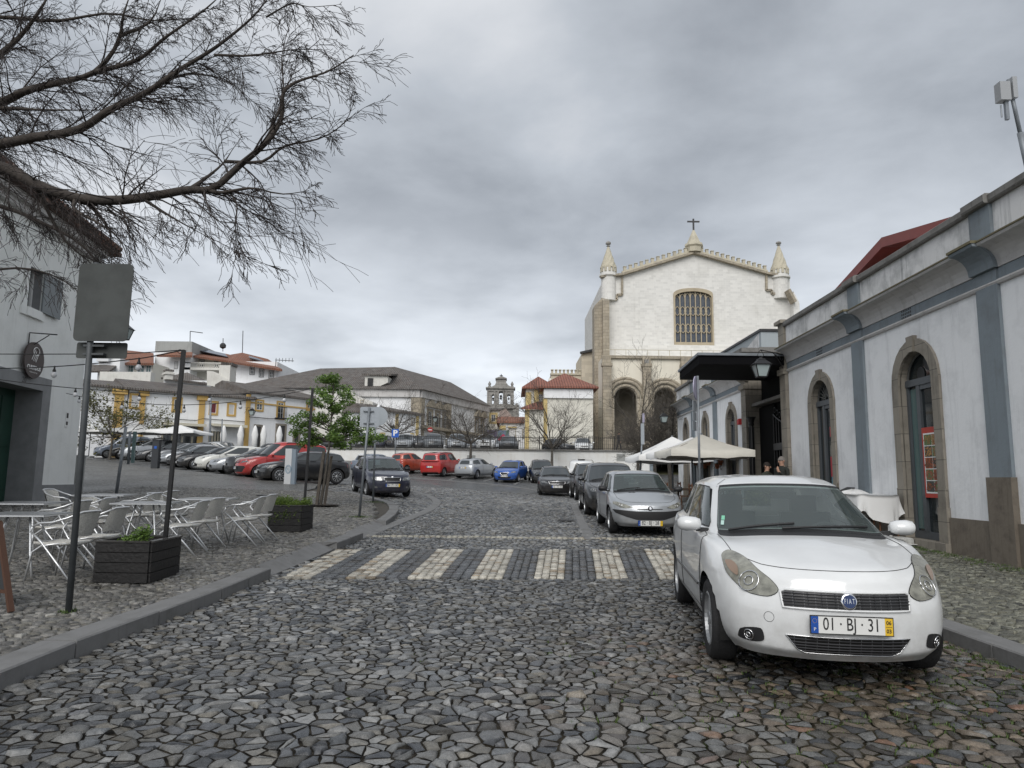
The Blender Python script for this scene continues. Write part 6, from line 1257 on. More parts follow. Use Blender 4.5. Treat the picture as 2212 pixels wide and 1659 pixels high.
class Body:
    def __init__(b,L=4.03,Wd=1.687,H=1.49,fax=1.17,rax=-1.34,belt=.95,nose=.765,cowl=1.06,wtop=.24,rend=-1.64,rbase=-1.865,sub=6,boxy=0.0,r=.31,deck=None,flat=0.0,tumble=1.0):
        P=np.array(BASE);F,X,Z=P[...,0].copy(),P[...,1].copy(),P[...,2].copy();fr=L/2
        lowmap=lambda f:np.interp(f,[-2.015,-1.34,0,1.17,2.015],[-fr,rax,0,fax,fr])
        F[:5]=lowmap(F[:5]);F[5]=np.interp(P[5,:,0],[-1.915,0,1.45],[min(rbase-.04,-fr+.1) if deck is None else (-fr*.8),0,(cowl*.45+fr*.95*.55)])
        F[6]=np.interp(P[6,:,0],[-1.865,0,1.06],[rbase,0,cowl])
        for k,(a,c) in ((7,(-1.64,.24)),(8,(-1.54,.05)),(9,(-1.40,-.10))):F[k]=np.interp(P[k,:,0],[a,-.6,c],[rend+(a+1.64),(rend+wtop)/2,wtop+(c-.24)])
        X *=Wd/1.687;X[7:]*=tumble
        zb=.95;Z[:7]=np.interp(P[:7,:,2],[.19,.5,.765,.95,1.04],[.19,.5,nose,belt,belt+.09])
        Z[7:]=belt+(P[7:,:,2]-zb)*(H-belt)/(1.482-zb)
        if deck is not None:Z[6,8:]=Z[5,8:]+.04;
        if boxy:
            Xb=X.copy();Xb[7]=X[7]+(X[6]-X[7])*.6;Xb[8]=X[8]+(X[6]-X[8])*.45;X=X*(1-boxy)+Xb*boxy
            Xc=X.copy();Xc[:,8]=np.maximum(X[:,8],X[:,7]*.97);Xc[:,9]=X[:,9]*1.25;X=X*(1-boxy)+Xc*boxy
            F[:5,8]=F[:5,8]*(1-boxy)+(-fr+.06)*boxy
        G_=np.stack([X,-F,Z],-1)
        full=np.concatenate([G_,G_[:,9:0:-1]*np.array([-1,1,1])],1)
        A=hermite(full,False,sub,(6,7));A=A.transpose(1,0,2);A=hermite(A,True,sub);b.G=A.transpose(1,0,2)
        b.sub=sub;b.nu=20*sub;b.nv=9*sub+1;b.r=r;b.GL=b.G.tolist();b.ax=(fax,rax);b.L=L;b.Wd=Wd;b.H=H
    def S(b,u,v):
        """point at station u (0..20, nose=0, tail=10) and loop v (0..9)"""
        x=(u%20)*b.sub;y=min(max(v,0),8.9999)*b.sub;i,j=int(x),int(y);fx,fy=x-i,y-j;i2=(i+1)%b.nu;i %=b.nu
        A,B_,C,D=b.GL[j][i],b.GL[j][i2],b.GL[j+1][i],b.GL[j+1][i2];a_,b_,c_,d_=(1-fx)*(1-fy),fx*(1-fy),(1-fx)*fy,fx*fy
        return Vector((A[0]*a_+B_[0]*b_+C[0]*c_+D[0]*d_,A[1]*a_+B_[1]*b_+C[1]*c_+D[1]*d_,A[2]*a_+B_[2]*b_+C[2]*c_+D[2]*d_))
    def N(b,u,v):
        du=b.S(u+.08,v)-b.S(u-.08,v);dv=b.S(u,min(v+.08,8.99))-b.S(u,v-.08);n=du.cross(dv);n.normalize();return n
    def shell(b,holes=()):
        """body faces with wheel arches cut, and open windows if asked"""
        V=b.G.reshape(-1,3).copy();nu,nv=b.nu,b.nv;j,i=np.meshgrid(np.arange(nv-1),np.arange(nu),indexing='ij');i2=(i+1)%nu
        F=np.stack([j*nu+i,j*nu+i2,(j+1)*nu+i2,(j+1)*nu+i],-1).reshape(-1,4);C=V[F].mean(1);keep=np.ones(len(F),bool);R_=b.r+.055
        for fa in b.ax:
            d=np.hypot(C[:,1]+fa,C[:,2]-b.r);keep &=~((d<R_)&(np.abs(C[:,0])>.38)&(C[:,2]<b.r+R_+.05))
        for (u0,u1,v0,v1) in holes:
            uu=(i.reshape(-1)+.5)/b.sub;vv=(j.reshape(-1)+.5)/b.sub;a=(uu>u0)&(uu<u1) if u0<u1 else (uu>u0)|(uu<u1)
            keep &=~(a&(vv>v0)&(vv<v1))
        cut=np.zeros(len(V),bool);cut[F[~keep].ravel()]=True;used=np.zeros(len(V),bool);used[F[keep].ravel()]=True;bd=cut&used
        for fa in b.ax:
            dy,dz=V[:,1]+fa,V[:,2]-b.r;d=np.hypot(dy,dz);m=bd&(d<R_+.12)&(np.abs(V[:,0])>.3)&(V[:,2]<b.r+R_+.1);s=R_/np.maximum(d,1e-6);V[m,1]=-fa+dy[m]*s[m];V[m,2]=b.r+dz[m]*s[m]
        F=F[keep];rem=-np.ones(len(V),int);ids=np.unique(F);rem[ids]=np.arange(len(ids));return V[ids].tolist(),rem[F].tolist()
    def patch(b,mb,poly,off=.004,step=.12,mi=None):
        """surface patch from an outline in (u, v), lifted by off along the normal"""
        pts=[Vector(p) for p in poly];n=len(pts);dense=[]
        for a in range(n):
            p,q=pts[a],pts[(a+1)%n];k=max(1,int(max(abs(q.x-p.x),abs(q.y-p.y))/step));dense +=[p.lerp(q,t/k) for t in range(k)]
        m=len(dense);P=np.array([tuple(p) for p in dense]);gx_,gy_=np.meshgrid(np.arange(P[:,0].min(),P[:,0].max(),step),np.arange(P[:,1].min(),P[:,1].max(),step));I=np.stack([gx_.ravel(),gy_.ravel()],1)
        if len(I):I=I[inpoly(I,P.tolist())]
        I=[q for q in I.tolist() if min((q[0]-a.x)**2+(q[1]-a.y)**2 for a in dense)>(step*.4)**2]
        v,e_,f,_,_,_=geometry.delaunay_2d_cdt(dense+[Vector(q) for q in I],[(a,(a+1)%m) for a in range(m)],[],1,1e-5)
        mb.add([b.S(p.x,p.y)+b.N(p.x,p.y)*off for p in v],[tuple(t) for t in f],mi)
    def front(b,x,z,tail=False,lo=0,hi=5.9):
        """find (u, v) on the nose or tail for a front-view position"""
        best=None;u0=10 if tail else 0
        c=b.__dict__.setdefault('_c',{});key=(tail,)
        if key not in c:
            uu=np.linspace(u0-3.4,u0+3.4,137);vv=np.linspace(0,5.95,96);c[key]=(uu,vv,np.array([[tuple(b.S(u_%20,v_)) for u_ in uu]for v_ in vv]))
        uu,vv,A=c[key];d=(A[...,0]-x)**2+(A[...,2]-z)**2;j,i=np.unravel_index(np.argmin(d),d.shape);u_,v_=uu[i],vv[j]
        for _ in range(3):
            p=b.S(u_%20,v_);e1=(b.S((u_+.05)%20,v_)-p)/.05;e2=(b.S(u_%20,v_+.05)-p)/.05;dt=e1.x*e2.z-e1.z*e2.x
            if abs(dt)<1e-5:break
            rx,rz_=x-p.x,z-p.z;u_ +=max(-.1,min(.1,(rx*e2.z-rz_*e2.x)/dt));v_ +=max(-.1,min(.1,(e1.x*rz_-e1.z*rx)/dt));v_=min(max(v_,0),5.95)
        return (u_,v_)
    def fpatch(b,mb,poly,off=.004,step=.05,tail=False,mi=None,mid=True):
        """patch from an outline in front view (x, z)"""
        uv=[b.front(x,z,tail) for x,z in poly];pts=[]
        n=len(poly);dense=[]
        for a in range(n):
            p,q=Vector(poly[a]),Vector(poly[(a+1)%n]);k=max(1,int((q-p).length/step));dense +=[p.lerp(q,t/k) for t in range(k)]
        m=len(dense);P=np.array([tuple(p) for p in dense]);gx_,gy_=np.meshgrid(np.arange(P[:,0].min(),P[:,0].max(),step),np.arange(P[:,1].min(),P[:,1].max(),step));I=np.stack([gx_.ravel(),gy_.ravel()],1);I=I[inpoly(I,P.tolist())]if len(I) else []
        I=[q for q in (I.tolist() if len(I) else []) if min((q[0]-a.x)**2+(q[1]-a.y)**2 for a in dense)>(step*.4)**2]
        v,e_,f,_,_,_=geometry.delaunay_2d_cdt(dense+[Vector(q) for q in I],[(a,(a+1)%m) for a in range(m)],[],1,1e-5);out=[]
        for p in v:w=b.front(p.x,p.y,tail);out.append(b.S(w[0]%20,w[1])+b.N(w[0]%20,w[1])*off)
        mb.add(out,[tuple(t) for t in f],mi)
def paint(name,c,metal=0.0):
    if 'paint_'+name in MATS:return MATS['paint_'+name]
    m=_paint(name,c,metal)
    t=m.node_tree;p=t.nodes['Principled BSDF'];L=t.links.new;src=p.inputs['Base Color'].links[0].from_socket;tcn=nd(t,'ShaderNodeTexCoord');s=nd(t,'ShaderNodeSeparateXYZ');L(tcn.outputs['Object'],s.inputs[0]);n=nd(t,'ShaderNodeTexNoise',i_Scale=7.0,i_Detail=8.0,i_Roughness=.75);L(tcn.outputs['Object'],n.inputs['Vector'])
    r=nd(t,'ShaderNodeMapRange');L(s.outputs[2],r.inputs[0]);r.inputs[1].default_value=.62;r.inputs[2].default_value=.15;r.inputs[3].default_value=.02;r.inputs[4].default_value=.42;q=nd(t,'ShaderNodeMapRange');L(n.outputs[0],q.inputs[0]);q.inputs[1].default_value=.35;q.inputs[2].default_value=.65;mu_=nd(t,'ShaderNodeMath',operation='MULTIPLY');L(r.outputs[0],mu_.inputs[0]);L(q.outputs[0],mu_.inputs[1])
    mm=nd(t,'ShaderNodeMix',data_type='RGBA');L(mu_.outputs[0],mm.inputs[0]);L(src,mm.inputs[6]);mm.inputs[7].default_value=(.16,.14,.115,1);L(mm.outputs[2],p.inputs['Base Color']);return m
def _paint(name,c,metal=0.0):return mat('paint_'+name,c,.34 if metal else .30,metal,coat=.8,var=.08,vs=2.5)
mat('tyre',(.014,.014,.015),.8,bump=.4,bs=90);mat('rim_alloy',(.42,.43,.44),.35,.8);mat('rim_dark',(.05,.05,.055),.4,.5);mat('lamp_glass',(.30,.31,.31),.12,.6,var=.7,vs=22,coat=1.0);mat('lamp_hazy',(.36,.355,.30),.22,.35,var=.55,vs=11,coat=.8)
mat('lamp_red',(.30,.012,.012),.2,coat=1.0);mat('lamp_amber',(.26,.19,.145),.2);mat('plate_white',(.68,.68,.66),.45);mat('plate_yellow',(.70,.45,.03),.45);mat('plate_blue',(.01,.07,.33),.45);mat('interior',(.035,.037,.04),.85);mat('arch_black',(.006,.006,.006),.95)
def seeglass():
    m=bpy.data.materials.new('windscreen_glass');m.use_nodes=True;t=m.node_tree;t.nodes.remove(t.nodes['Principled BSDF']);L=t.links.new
    o=t.nodes['Material Output'];tr=nd(t,'ShaderNodeBsdfTransparent');tr.inputs[0].default_value=(.62,.70,.68,1);gl=nd(t,'ShaderNodeBsdfGlossy');gl.inputs['Roughness'].default_value=.03;df=nd(t,'ShaderNodeBsdfDiffuse');df.inputs[0].default_value=(.20,.25,.245,1)  # diffuse share carries dust plus a painted lightness of reflected sky
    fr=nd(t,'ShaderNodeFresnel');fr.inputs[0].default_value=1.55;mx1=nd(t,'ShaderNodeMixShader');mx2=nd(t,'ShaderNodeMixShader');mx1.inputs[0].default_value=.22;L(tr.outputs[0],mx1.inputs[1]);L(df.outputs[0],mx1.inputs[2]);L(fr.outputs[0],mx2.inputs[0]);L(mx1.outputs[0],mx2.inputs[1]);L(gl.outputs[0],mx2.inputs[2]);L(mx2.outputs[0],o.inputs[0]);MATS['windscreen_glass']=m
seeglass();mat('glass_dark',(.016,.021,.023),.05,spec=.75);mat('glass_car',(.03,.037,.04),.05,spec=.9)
WHEELS={}
def wheel_mesh(r,spokes,rimmat):
    k=(r,spokes,rimmat)
    if k in WHEELS:return WHEELS[k]
    w=.10;mb=MB();n=36;prof=[(r*.66,-.085),(r*.9,-.098),(r*.985,-.075),(r,-.04),(r,.04),(r*.985,.075),(r*.9,.098),(r*.66,.085)]
    Mx=Matrix.Rotation(R(90),4,'Y');mb.lathe((0,0,0),prof,n,Mx,None,False);t_=mb.build('tyre','tyre',None,True);tm=t_.data
    mb=MB();R1=r*.67
    vs=lambda rr,x:[(x,rr*math.cos(2*PI*i/n),rr*math.sin(2*PI*i/n)) for i in range(n)]
    mb.add(vs(R1,.085)+vs(R1*.93,.09)+vs(R1*.90,.05),[(a*n+i,a*n+(i+1)%n,(a+1)*n+(i+1)%n,(a+1)*n+i) for a in range(2) for i in range(n)])
    for i in range(spokes):
        a=2*PI*i/spokes;d=PI/spokes*.42;q=lambda rr,an,x:(x,rr*math.cos(an),rr*math.sin(an))
        pt=[q(R1*.2,a-d*1.2,.075),q(R1*.2,a+d*1.2,.075),q(R1*.92,a+d*.9,.068),q(R1*.92,a-d*.9,.068)];mb.add(pt+[(p[0]-.035,p[1],p[2]) for p in pt],[(0,1,2,3),(0,4,5,1),(1,5,6,2),(2,6,7,3),(3,7,4,0)])
    mb.lathe((0,0,0),[(R1*.26,.03),(R1*.26,.072),(R1*.2,.082),(.001,.084)],16,Mx)
    r_=mb.build('rim',rimmat);rm=r_.data;mb=MB();mb.add([(.028,R1*math.cos(2*PI*i/n),R1*math.sin(2*PI*i/n)) for i in range(n)],[tuple(range(n))]);g_=mb.build('brake','rim_back');gm=g_.data
    for o in (t_,r_,g_):bpy.data.objects.remove(o)
    WHEELS[k]=(tm,rm,gm);return WHEELS[k]
mat('rim_back',(.03,.03,.03),.7,.3)
def plate_obj(root,b,text,z,tail=False,x0=0.0,yellow=('',''),big=False,w=.52,eu=True):
    """number plate with blue strip, characters and yellow year strip"""
    s=-1 if tail else 1;uv=b.front(x0,z,tail);p=b.S(uv[0]%20,uv[1]);n=b.N(uv[0]%20,uv[1]);y=p.y-s*.022;ux,uz=Vector((s,0,0)),Vector((0,s*n.z*.5,1)).normalized();c=Vector((p.x,y,z));fn=Vector((0,-s,0))
    def q(x_0,x_1,d,z_0=-.055,z_1=.055):return [c+ux*a+uz*h+fn*d for a,h in ((x_0,z_0),(x_1,z_0),(x_1,z_1),(x_0,z_1))]
    mb=MB();h=w/2;a,bq=q(-h-.006,h+.006,.0,-.061,.061),q(-h-.006,h+.006,.01,-.061,.061);mb.add(a+bq,[(3,2,1,0),(4,5,6,7),(0,1,5,4),(1,2,6,5),(2,3,7,6),(3,0,4,7)],1);mb.add(q(-h,h,.011),[(0,1,2,3)],0)
    if eu:mb.add(q(-h,-h+.048,.0116),[(0,1,2,3)],3)
    if yellow is not None:mb.add(q(h-.05,h,.0116),[(0,1,2,3)],2)
    if big and yellow is not None:mb.add(q(h-.045,h-.005,.0122,-.0015,.0015),[(0,1,2,3)],1)
    o=mb.build('number_plate',['plate_white','plastic_black','plate_yellow','plate_blue'],root,world=False,fix=False)
    mb=MB();xo=(.048-(.05 if yellow is not None else 0))/2 if eu else 0
    put_text(mb,text.replace('·',' · '),.118,c+ux*xo+fn*.0125+uz*.004,ux,uz,0,.70*w/.52,.0006)
    if big:
        put_text(mb,'P',.032,c+ux*(-h+.024)+uz*-.03+fn*.0125,ux,uz,1)
        for i in range(12):a_=PI*2*i/12;e_=c+ux*(-h+.024+.014*math.cos(a_))+uz*(.026+.014*math.sin(a_))+fn*.0125;mb.add([e_+ux*.0018,e_+uz*.0018,e_-ux*.0018,e_-uz*.0018],[(0,1,2,3)],2)
        put_text(mb,yellow[0],.036,c+ux*(h-.025)+uz*.026+fn*.0125,ux,uz,0,.9,.001);put_text(mb,yellow[1],.036,c+ux*(h-.025)-uz*.028+fn*.0125,ux,uz,0,.9,.001)
    mb.build('characters',['plastic_black','plate_white','plate_yellow'],o,world=False,fix=False)
def car(name,label,group,f,rz,pos,color,kw={},metal=0.0,front=None,rear=None,plate=None,rplate=None,spokes=10,rim='rim_alloy',see=False,dens=6,trim='plastic_black',rails=False,pillars=(3.25,5.55,6.1,8.0),mirrors=None,cat='car',panel_van=False,detail=True,roofm=None):
    """one parked or driving car; f: 'front' lamps etc. are dictionaries of outlines"""
    b=Body(sub=dens,**kw);z=tz(*pos)+(.02 if pos[1]<23 else 0.004);root=thing(name,label,cat,(pos[0],pos[1],z),rz,group);pm=paint(color,COLS[color],metal)
    wb=b.ax[0]-b.ax[1];fv=Vector((math.sin(rz),-math.cos(rz),0));rv=Vector((-fv.y,fv.x,0))*-1
    zf_,zr_=tz(pos[0]+fv.x*b.ax[0],pos[1]+fv.y*b.ax[0]),tz(pos[0]+fv.x*b.ax[1],pos[1]+fv.y*b.ax[1]);zl_,zr2=tz(pos[0]+rv.x*.7,pos[1]+rv.y*.7),tz(pos[0]-rv.x*.7,pos[1]-rv.y*.7)
    root.rotation_euler=(math.atan2(-(zf_-zr_),wb),0,rz);root.location.z=(zf_+zr_)/2+(.018 if pos[1]<23 else .004)-.0
    holes=[(17.45,2.55,6.08,6.92)]if see else []
    A,B1,B2,C=pillars
    if see:holes +=[(A+.15,B1-.08,6.12,6.9),(B2+.05,C-.1,6.12,6.9),(20-B1+.08,20-A-.15,6.12,6.9),(20-C+.1,20-B2-.05,6.12,6.9),(8.9,11.1,6.15,6.85)]
    v,fc=b.shell(holes);mb=MB();mb.add(v,fc);o=mb.build('body',pm,root,True,False,False,fix=True)
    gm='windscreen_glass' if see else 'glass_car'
    st=.12 if dens>6 else .3
    def win(nm,u0,u1,v0=6.06,v1=6.94,sk0=0.0,sk1=0.0,m=gm,edge=.05,off=.004):
        c_=.12;out=[(u0,v0+c_),(u0+c_,v0),(u1-c_,v0),(u1,v0+c_),(u1+sk1,v1-c_),(u1+sk1-c_,v1),(u0+sk0+c_,v1),(u0+sk0,v1-c_)]
        mb=MB();b.patch(mb,out,off,st);w=mb.build(nm,m,root,True,False,fix=False)
        mb=MB();cu=sum(p[0]for p in out)/8;cv=(v0+v1)/2;inn=[(cu+(p[0]-cu)*(1-edge/max((u1-u0)/2,.3)),cv+(p[1]-cv)*(1-edge*2)) for p in out];k=8
        ring=[]
        for pl in (out,inn):
            rr=[]
            for a in range(k):
                p,q=Vector(pl[a]),Vector(pl[(a+1)%k]);nn=3 if abs(q.x-p.x)<.5 and abs(q.y-p.y)<.5 else 14
                rr +=[p.lerp(q,t/nn) for t in range(nn)]
            ring.append(rr)
        ne=[]
        for a in range(k):p,q=Vector(out[a]),Vector(out[(a+1)%k]);ne.append(3 if abs(q.x-p.x)<.5 and abs(q.y-p.y)<.5 else 14)
        r2=[]
        for a in range(k):p,q=Vector(inn[a]),Vector(inn[(a+1)%k]);r2 +=[p.lerp(q,t/ne[a]) for t in range(ne[a])]
        m_=len(ring[0]);mb.add([b.S(p.x,p.y)+b.N(p.x,p.y)*(off+.002) for p in ring[0]]+[b.S(p.x,p.y)+b.N(p.x,p.y)*(off+.002) for p in r2],[(i,(i+1)%m_,m_+(i+1)%m_,m_+i) for i in range(m_)]);mb.build('window_seal','plastic_black',w,False,False,fix=False);return w
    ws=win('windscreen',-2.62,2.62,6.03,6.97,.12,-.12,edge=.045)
    sideg=[]if panel_van else [(B2,C)]
    for sd_,(a_,c_) in [(s,q) for s in (0,1) for q in [(A,B1)]+sideg]:
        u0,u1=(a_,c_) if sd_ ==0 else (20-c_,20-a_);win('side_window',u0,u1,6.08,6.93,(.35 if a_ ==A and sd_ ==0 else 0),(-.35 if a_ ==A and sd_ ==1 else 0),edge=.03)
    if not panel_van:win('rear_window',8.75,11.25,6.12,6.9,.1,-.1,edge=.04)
    mb=MB();wx=b.Wd/2-.06
    for fa in b.ax:
        for s in (-1,1):
            n=20;r_=b.r+.06;pts=[(-fa+r_*math.cos(PI*(1.08-1.16*i/n)),b.r+r_*math.sin(PI*(1.08-1.16*i/n))) for i in range(n+1)]
            mb.add([(s*wx,y,z_) for y,z_ in pts]+[(s*.40,y,z_) for y,z_ in pts],[(i,i+1,n+2+i,n+1+i) for i in range(n)]+[tuple(range(n+1,2*n+2))])
    mb.bb(-b.Wd/2+.34,b.Wd/2-.34,-b.L/2+.3,b.L/2-.3,.17,.24);mb.build('underbody','arch_black',root,False,False,fix=False)
    tm,rm,gm_=wheel_mesh(b.r,spokes,rim)
    for fa in b.ax:
        for s in (-1,1):
            w=bpy.data.objects.new('wheel',None);COL.objects.link(w);w.parent=root;w.location=(s*(b.Wd/2-.115),-fa,b.r);w.rotation_euler=(0,0,0 if s>0 else PI)
            for nm,me in (('tyre',tm),('rim',rm),('brake_disc',gm_)):link(me,nm,w)
    def fp(nm,poly,m,off=.005,tail=False,mirror=False,step=.06,bowl=None):
        for sgn in ((1,-1) if mirror else (1,)):
            mb=MB();b.fpatch(mb,[(x*sgn,z_) for x,z_ in poly],off,step,tail);oo=mb.build(nm,m,root,True,False,fix=False)
            if bowl and detail:
                mb=MB();w=b.front(bowl[0]*sgn,bowl[1],tail);p=b.S(w[0]%20,w[1])+b.N(w[0]%20,w[1])*(off+.003);nn=b.N(w[0]%20,w[1]);t1=nn.cross(Vector((0,0,1))).normalized();t2=t1.cross(nn)
                for rr,dd in ((bowl[2],.0),(bowl[2]*.45,.004)):mb.tube([p+nn*dd+(t1*math.cos(q)+t2*math.sin(q))*rr for q in [PI*2*k/18 for k in range(19)]],.004,5)
                mb.build('reflector_ring','chrome',oo,True,False)
    fr=front or {};Wh=b.Wd/2
    for nm,poly,m,mir,*rest in f:fp(nm,poly,m,rest[0]if rest else .005,False,mir,.05 if dens>6 else .09,rest[1]if len(rest)>1 else None)
    for nm,poly,m,mir in (rear or REAR):fp(nm,[(x*Wh/.84,z_) for x,z_ in poly],m,.006,True,mir,.09)
    if plate:plate_obj(root,b,plate[0],plate[1],False,plate[2]if len(plate)>2 else 0,plate[3]if len(plate)>3 else None,len(plate)>3)
    if rplate:plate_obj(root,b,rplate[0],rplate[1],True)
    mm=M(mirrors) if mirrors else pm
    for s in (-1,1):
        u=3.45 if s>0 else 16.55;p=b.S(u,6.02);c=p+Vector((s*.155,.0,.055));mb=MB();k=.9 if b.Wd<1.6 else 1.0
        for i in range(7):
            pass
        prof_=[(-.10,.03,.02),(-.09,.06,.045),(-.05,.09,.06),(.03,.095,.068),(.08,.08,.058),(.105,.03,.03)]
        vs=[];n=10
        for (dx_,ry,rz2) in prof_:
            for i in range(n):a=2*PI*i/n;yy=math.cos(a)*ry;vs.append(c+Vector((s*dx_*k,-.02+(yy if yy<0 else yy*.35),math.sin(a)*rz2)))
        mb.add(vs,[(j*n+i,j*n+(i+1)%n,(j+1)*n+(i+1)%n,(j+1)*n+i) for j in range(5) for i in range(n)]+[tuple(range(n)),tuple(range(5*n,6*n))]);mo=mb.build('mirror',mm,root,True,False)
        mb=MB();mb.beam(p+Vector((-s*.01,.0,.0)),c+Vector((-s*.06,.0,-.05)),.06,.035);mb.build('mirror_arm','plastic_black',mo,False,False)
    if detail:
        mb=MB()
        def line(pts,w=.006,off=.001):
            if dens >=7:w *=.6
            P_=[Vector(p) for p in pts];dn=[]
            for a in range(len(P_)-1):k=max(1,int((P_[a+1]-P_[a]).length/.12));dn +=[P_[a].lerp(P_[a+1],t/k) for t in range(k)]
            dn.append(P_[-1]);mb.tube([b.S(p.x,p.y)+b.N(p.x,p.y)*off for p in dn],w,4,False)
        for s in (0,1):
            q=(lambda u:u) if s ==0 else (lambda u:20-u)
            line([(q(3.72),1.35),(q(3.68),4.0),(q(3.75),5.9)]);line([(q(3.72),1.35),(q(5.75),1.3)],.004);line([(q(5.8),1.3),(q(5.82),5.95)])
            if not (kw.get('_3d') or label.startswith('white three-door')):line([(q(5.8),1.3),(q(6.5),1.4)],.004);line([(q(7.45),4.0),(q(7.6),5.95)],.004)
        line([(17.35,5.95),(17.5,5.3),(17.9,4.45),(18.6,4.06),(19.9,4.02),(1.4,4.06)][:4]+[],.005)
        line([(2.65,5.95),(2.5,5.3),(2.1,4.45),(1.4,4.06),(.6,4.02),(0,4.0)],.005);line([(20-.0001,4.0),(19.4,4.02),(18.6,4.06)],.005);line([(17.3,6.95),(17.35,7.9)][:2],.003)
        mb.build('shut_line','arch_black',root,False,False,fix=False)
        mb=MB()
        for (u0,u1) in ((-1.9,-.2),(-.5,1.7)):mb.tube([b.S(u%20,v_)+b.N(u%20,v_)*.022 for u,v_ in [(u0+(u1-u0)*t/10,6.05+.09*t/10) for t in range(11)]],.011,5)
        mb.build('wiper','plastic_black',root,False,False)
        mb=MB();b.patch(mb,[(-2.45,5.86),(2.45,5.86),(2.6,6.03),(-2.6,6.03)],.004,.25);mb.build('scuttle','plastic_black',root,False,False,fix=False)
        for s in (1,-1):
            for u in ([5.25,7.15]if len(sideg) and not label.startswith('white three-door') else [5.3]):
                uu=u if s>0 else 20-u;mb=MB();p,q=b.S(uu-.18,4.55),b.S(uu+.18,4.6);n=b.N(uu,4.55);mb.beam(p+n*.02,q+n*.02,.03,.025);mb.build('door_handle',pm if not label.startswith('white three-door') else 'plastic_black',root,False,False)
    if rails:
        for s in (1,-1):
            mb=MB();mb.tube([b.S(u if s>0 else 20-u,7.25)+Vector((0,0,h)) for u,h in ((3.6,.0),(4.0,.05),(5.5,.06),(7.2,.05),(7.8,.0))],.018,6);mb.build('roof_rail','plastic_black',root,False,False)
    if see:
        mb=MB()
        for s in (-.36,.36):
            mb.box((s,.02,.42),(.5,.5,.2));mb.box((s,.38,.78),(.46,.14,.62),0);mb.box((s,.43,1.17),(.24,.1,.16))
        mb.box((0,1.15,.7),(1.2,.15,.6));mb.box((0,-.0,.3),(1.3,2.4,.1));o2=mb.build('seat','interior',root,False,False)
        mb=MB();mb.box((0,-.68,.80),(1.28,.42,.22));mb.build('dashboard','interior',root,False,False)
        mb=MB();c=Vector((.36,-.38,.86));tl=Matrix.Rotation(R(-25),3,'X');mb.tube([c+tl @Vector((.18*math.cos(a),0,.18*math.sin(a))) for a in [PI*2*k/20 for k in range(21)]],.016,6);mb.tube([c+tl @Vector((-.17,0,0)),c,c+tl @Vector((.17,0,0))],.014,5);mb.tube([c,c+Vector((0,-.3,-.1))],.03,6);mb.build('steering_wheel','plastic_black',root,True,False)
        mb=MB();p=b.S(0,6.84);mb.box((p.x,p.y+.06,p.z-.05),(.22,.04,.06));mb.build('rear_view_mirror','plastic_black',root,False,False)
    return root,b
COLS=dict(white=(.70,.71,.71),silver=(.42,.44,.46),black=(.010,.011,.013),dark=(.028,.030,.034),navy=(.016,.020,.042),blue=(.012,.085,.36),red=(.40,.018,.016),grey=(.11,.12,.13),bluegrey=(.16,.19,.24),orange=(.40,.065,.03),pearl=(.62,.62,.58),midgrey=(.20,.21,.22))
REAR=[('tail_light',[(.52,.72),(.78,.74),(.76,.98),(.60,.98)],'lamp_red',True),('bumper_trim',[(-.6,.32),(.6,.32),(.62,.42),(-.62,.42)],'plastic_black',False)]
def lamps(z=.68,x0=.40,x1=.76,h=.07,gz=.60,gw=.36,gh=.05,lower=True,lm='lamp_glass',gm='plastic_black',bz=.36,bw=.50,bh=.07):
    o=[('headlight',[(x0,z-h),(x1-.04,z-h*.6),(x1,z+h*.6),(x1-.10,z+h),(x0+.08,z+h*.5)],lm,True,.006,(x1-.14,z,.05)),('grille',[(-gw,gz+gh),(-gw*.9,gz-gh),(gw*.9,gz-gh),(gw,gz+gh)],gm,False)]
    if lower:o +=[('lower_grille',[(-bw,bz+bh),(-bw*.8,bz-bh),(bw*.8,bz-bh),(bw,bz+bh)],gm,False),('fog_light',[(.58,bz),(.72,bz+.01),(.70,bz+.08),(.58,bz+.07)],gm,True)]
    return o
def badge(root,b,z,r=.045,tail=False,m='chrome',x=0):
    w=b.front(x,z,tail);p=b.S(w[0]%20,w[1]);n=b.N(w[0]%20,w[1]);t1=n.cross(Vector((0,0,1))).normalized();t2=t1.cross(n)*-1;mb=MB();k=18
    mb.add([p+n*d+(t1*math.cos(2*PI*i/k)+t2*math.sin(2*PI*i/k))*r*s for d,s in ((.0,1),(.014,1),(.018,.85)) for i in range(k)],[(a*k+i,a*k+(i+1)%k,(a+1)*k+(i+1)%k,(a+1)*k+i) for a in (0,1) for i in range(k)]+[tuple(range(2*k,3*k))]);return mb.build('badge',m,root,True,False),p,n,t1,t2
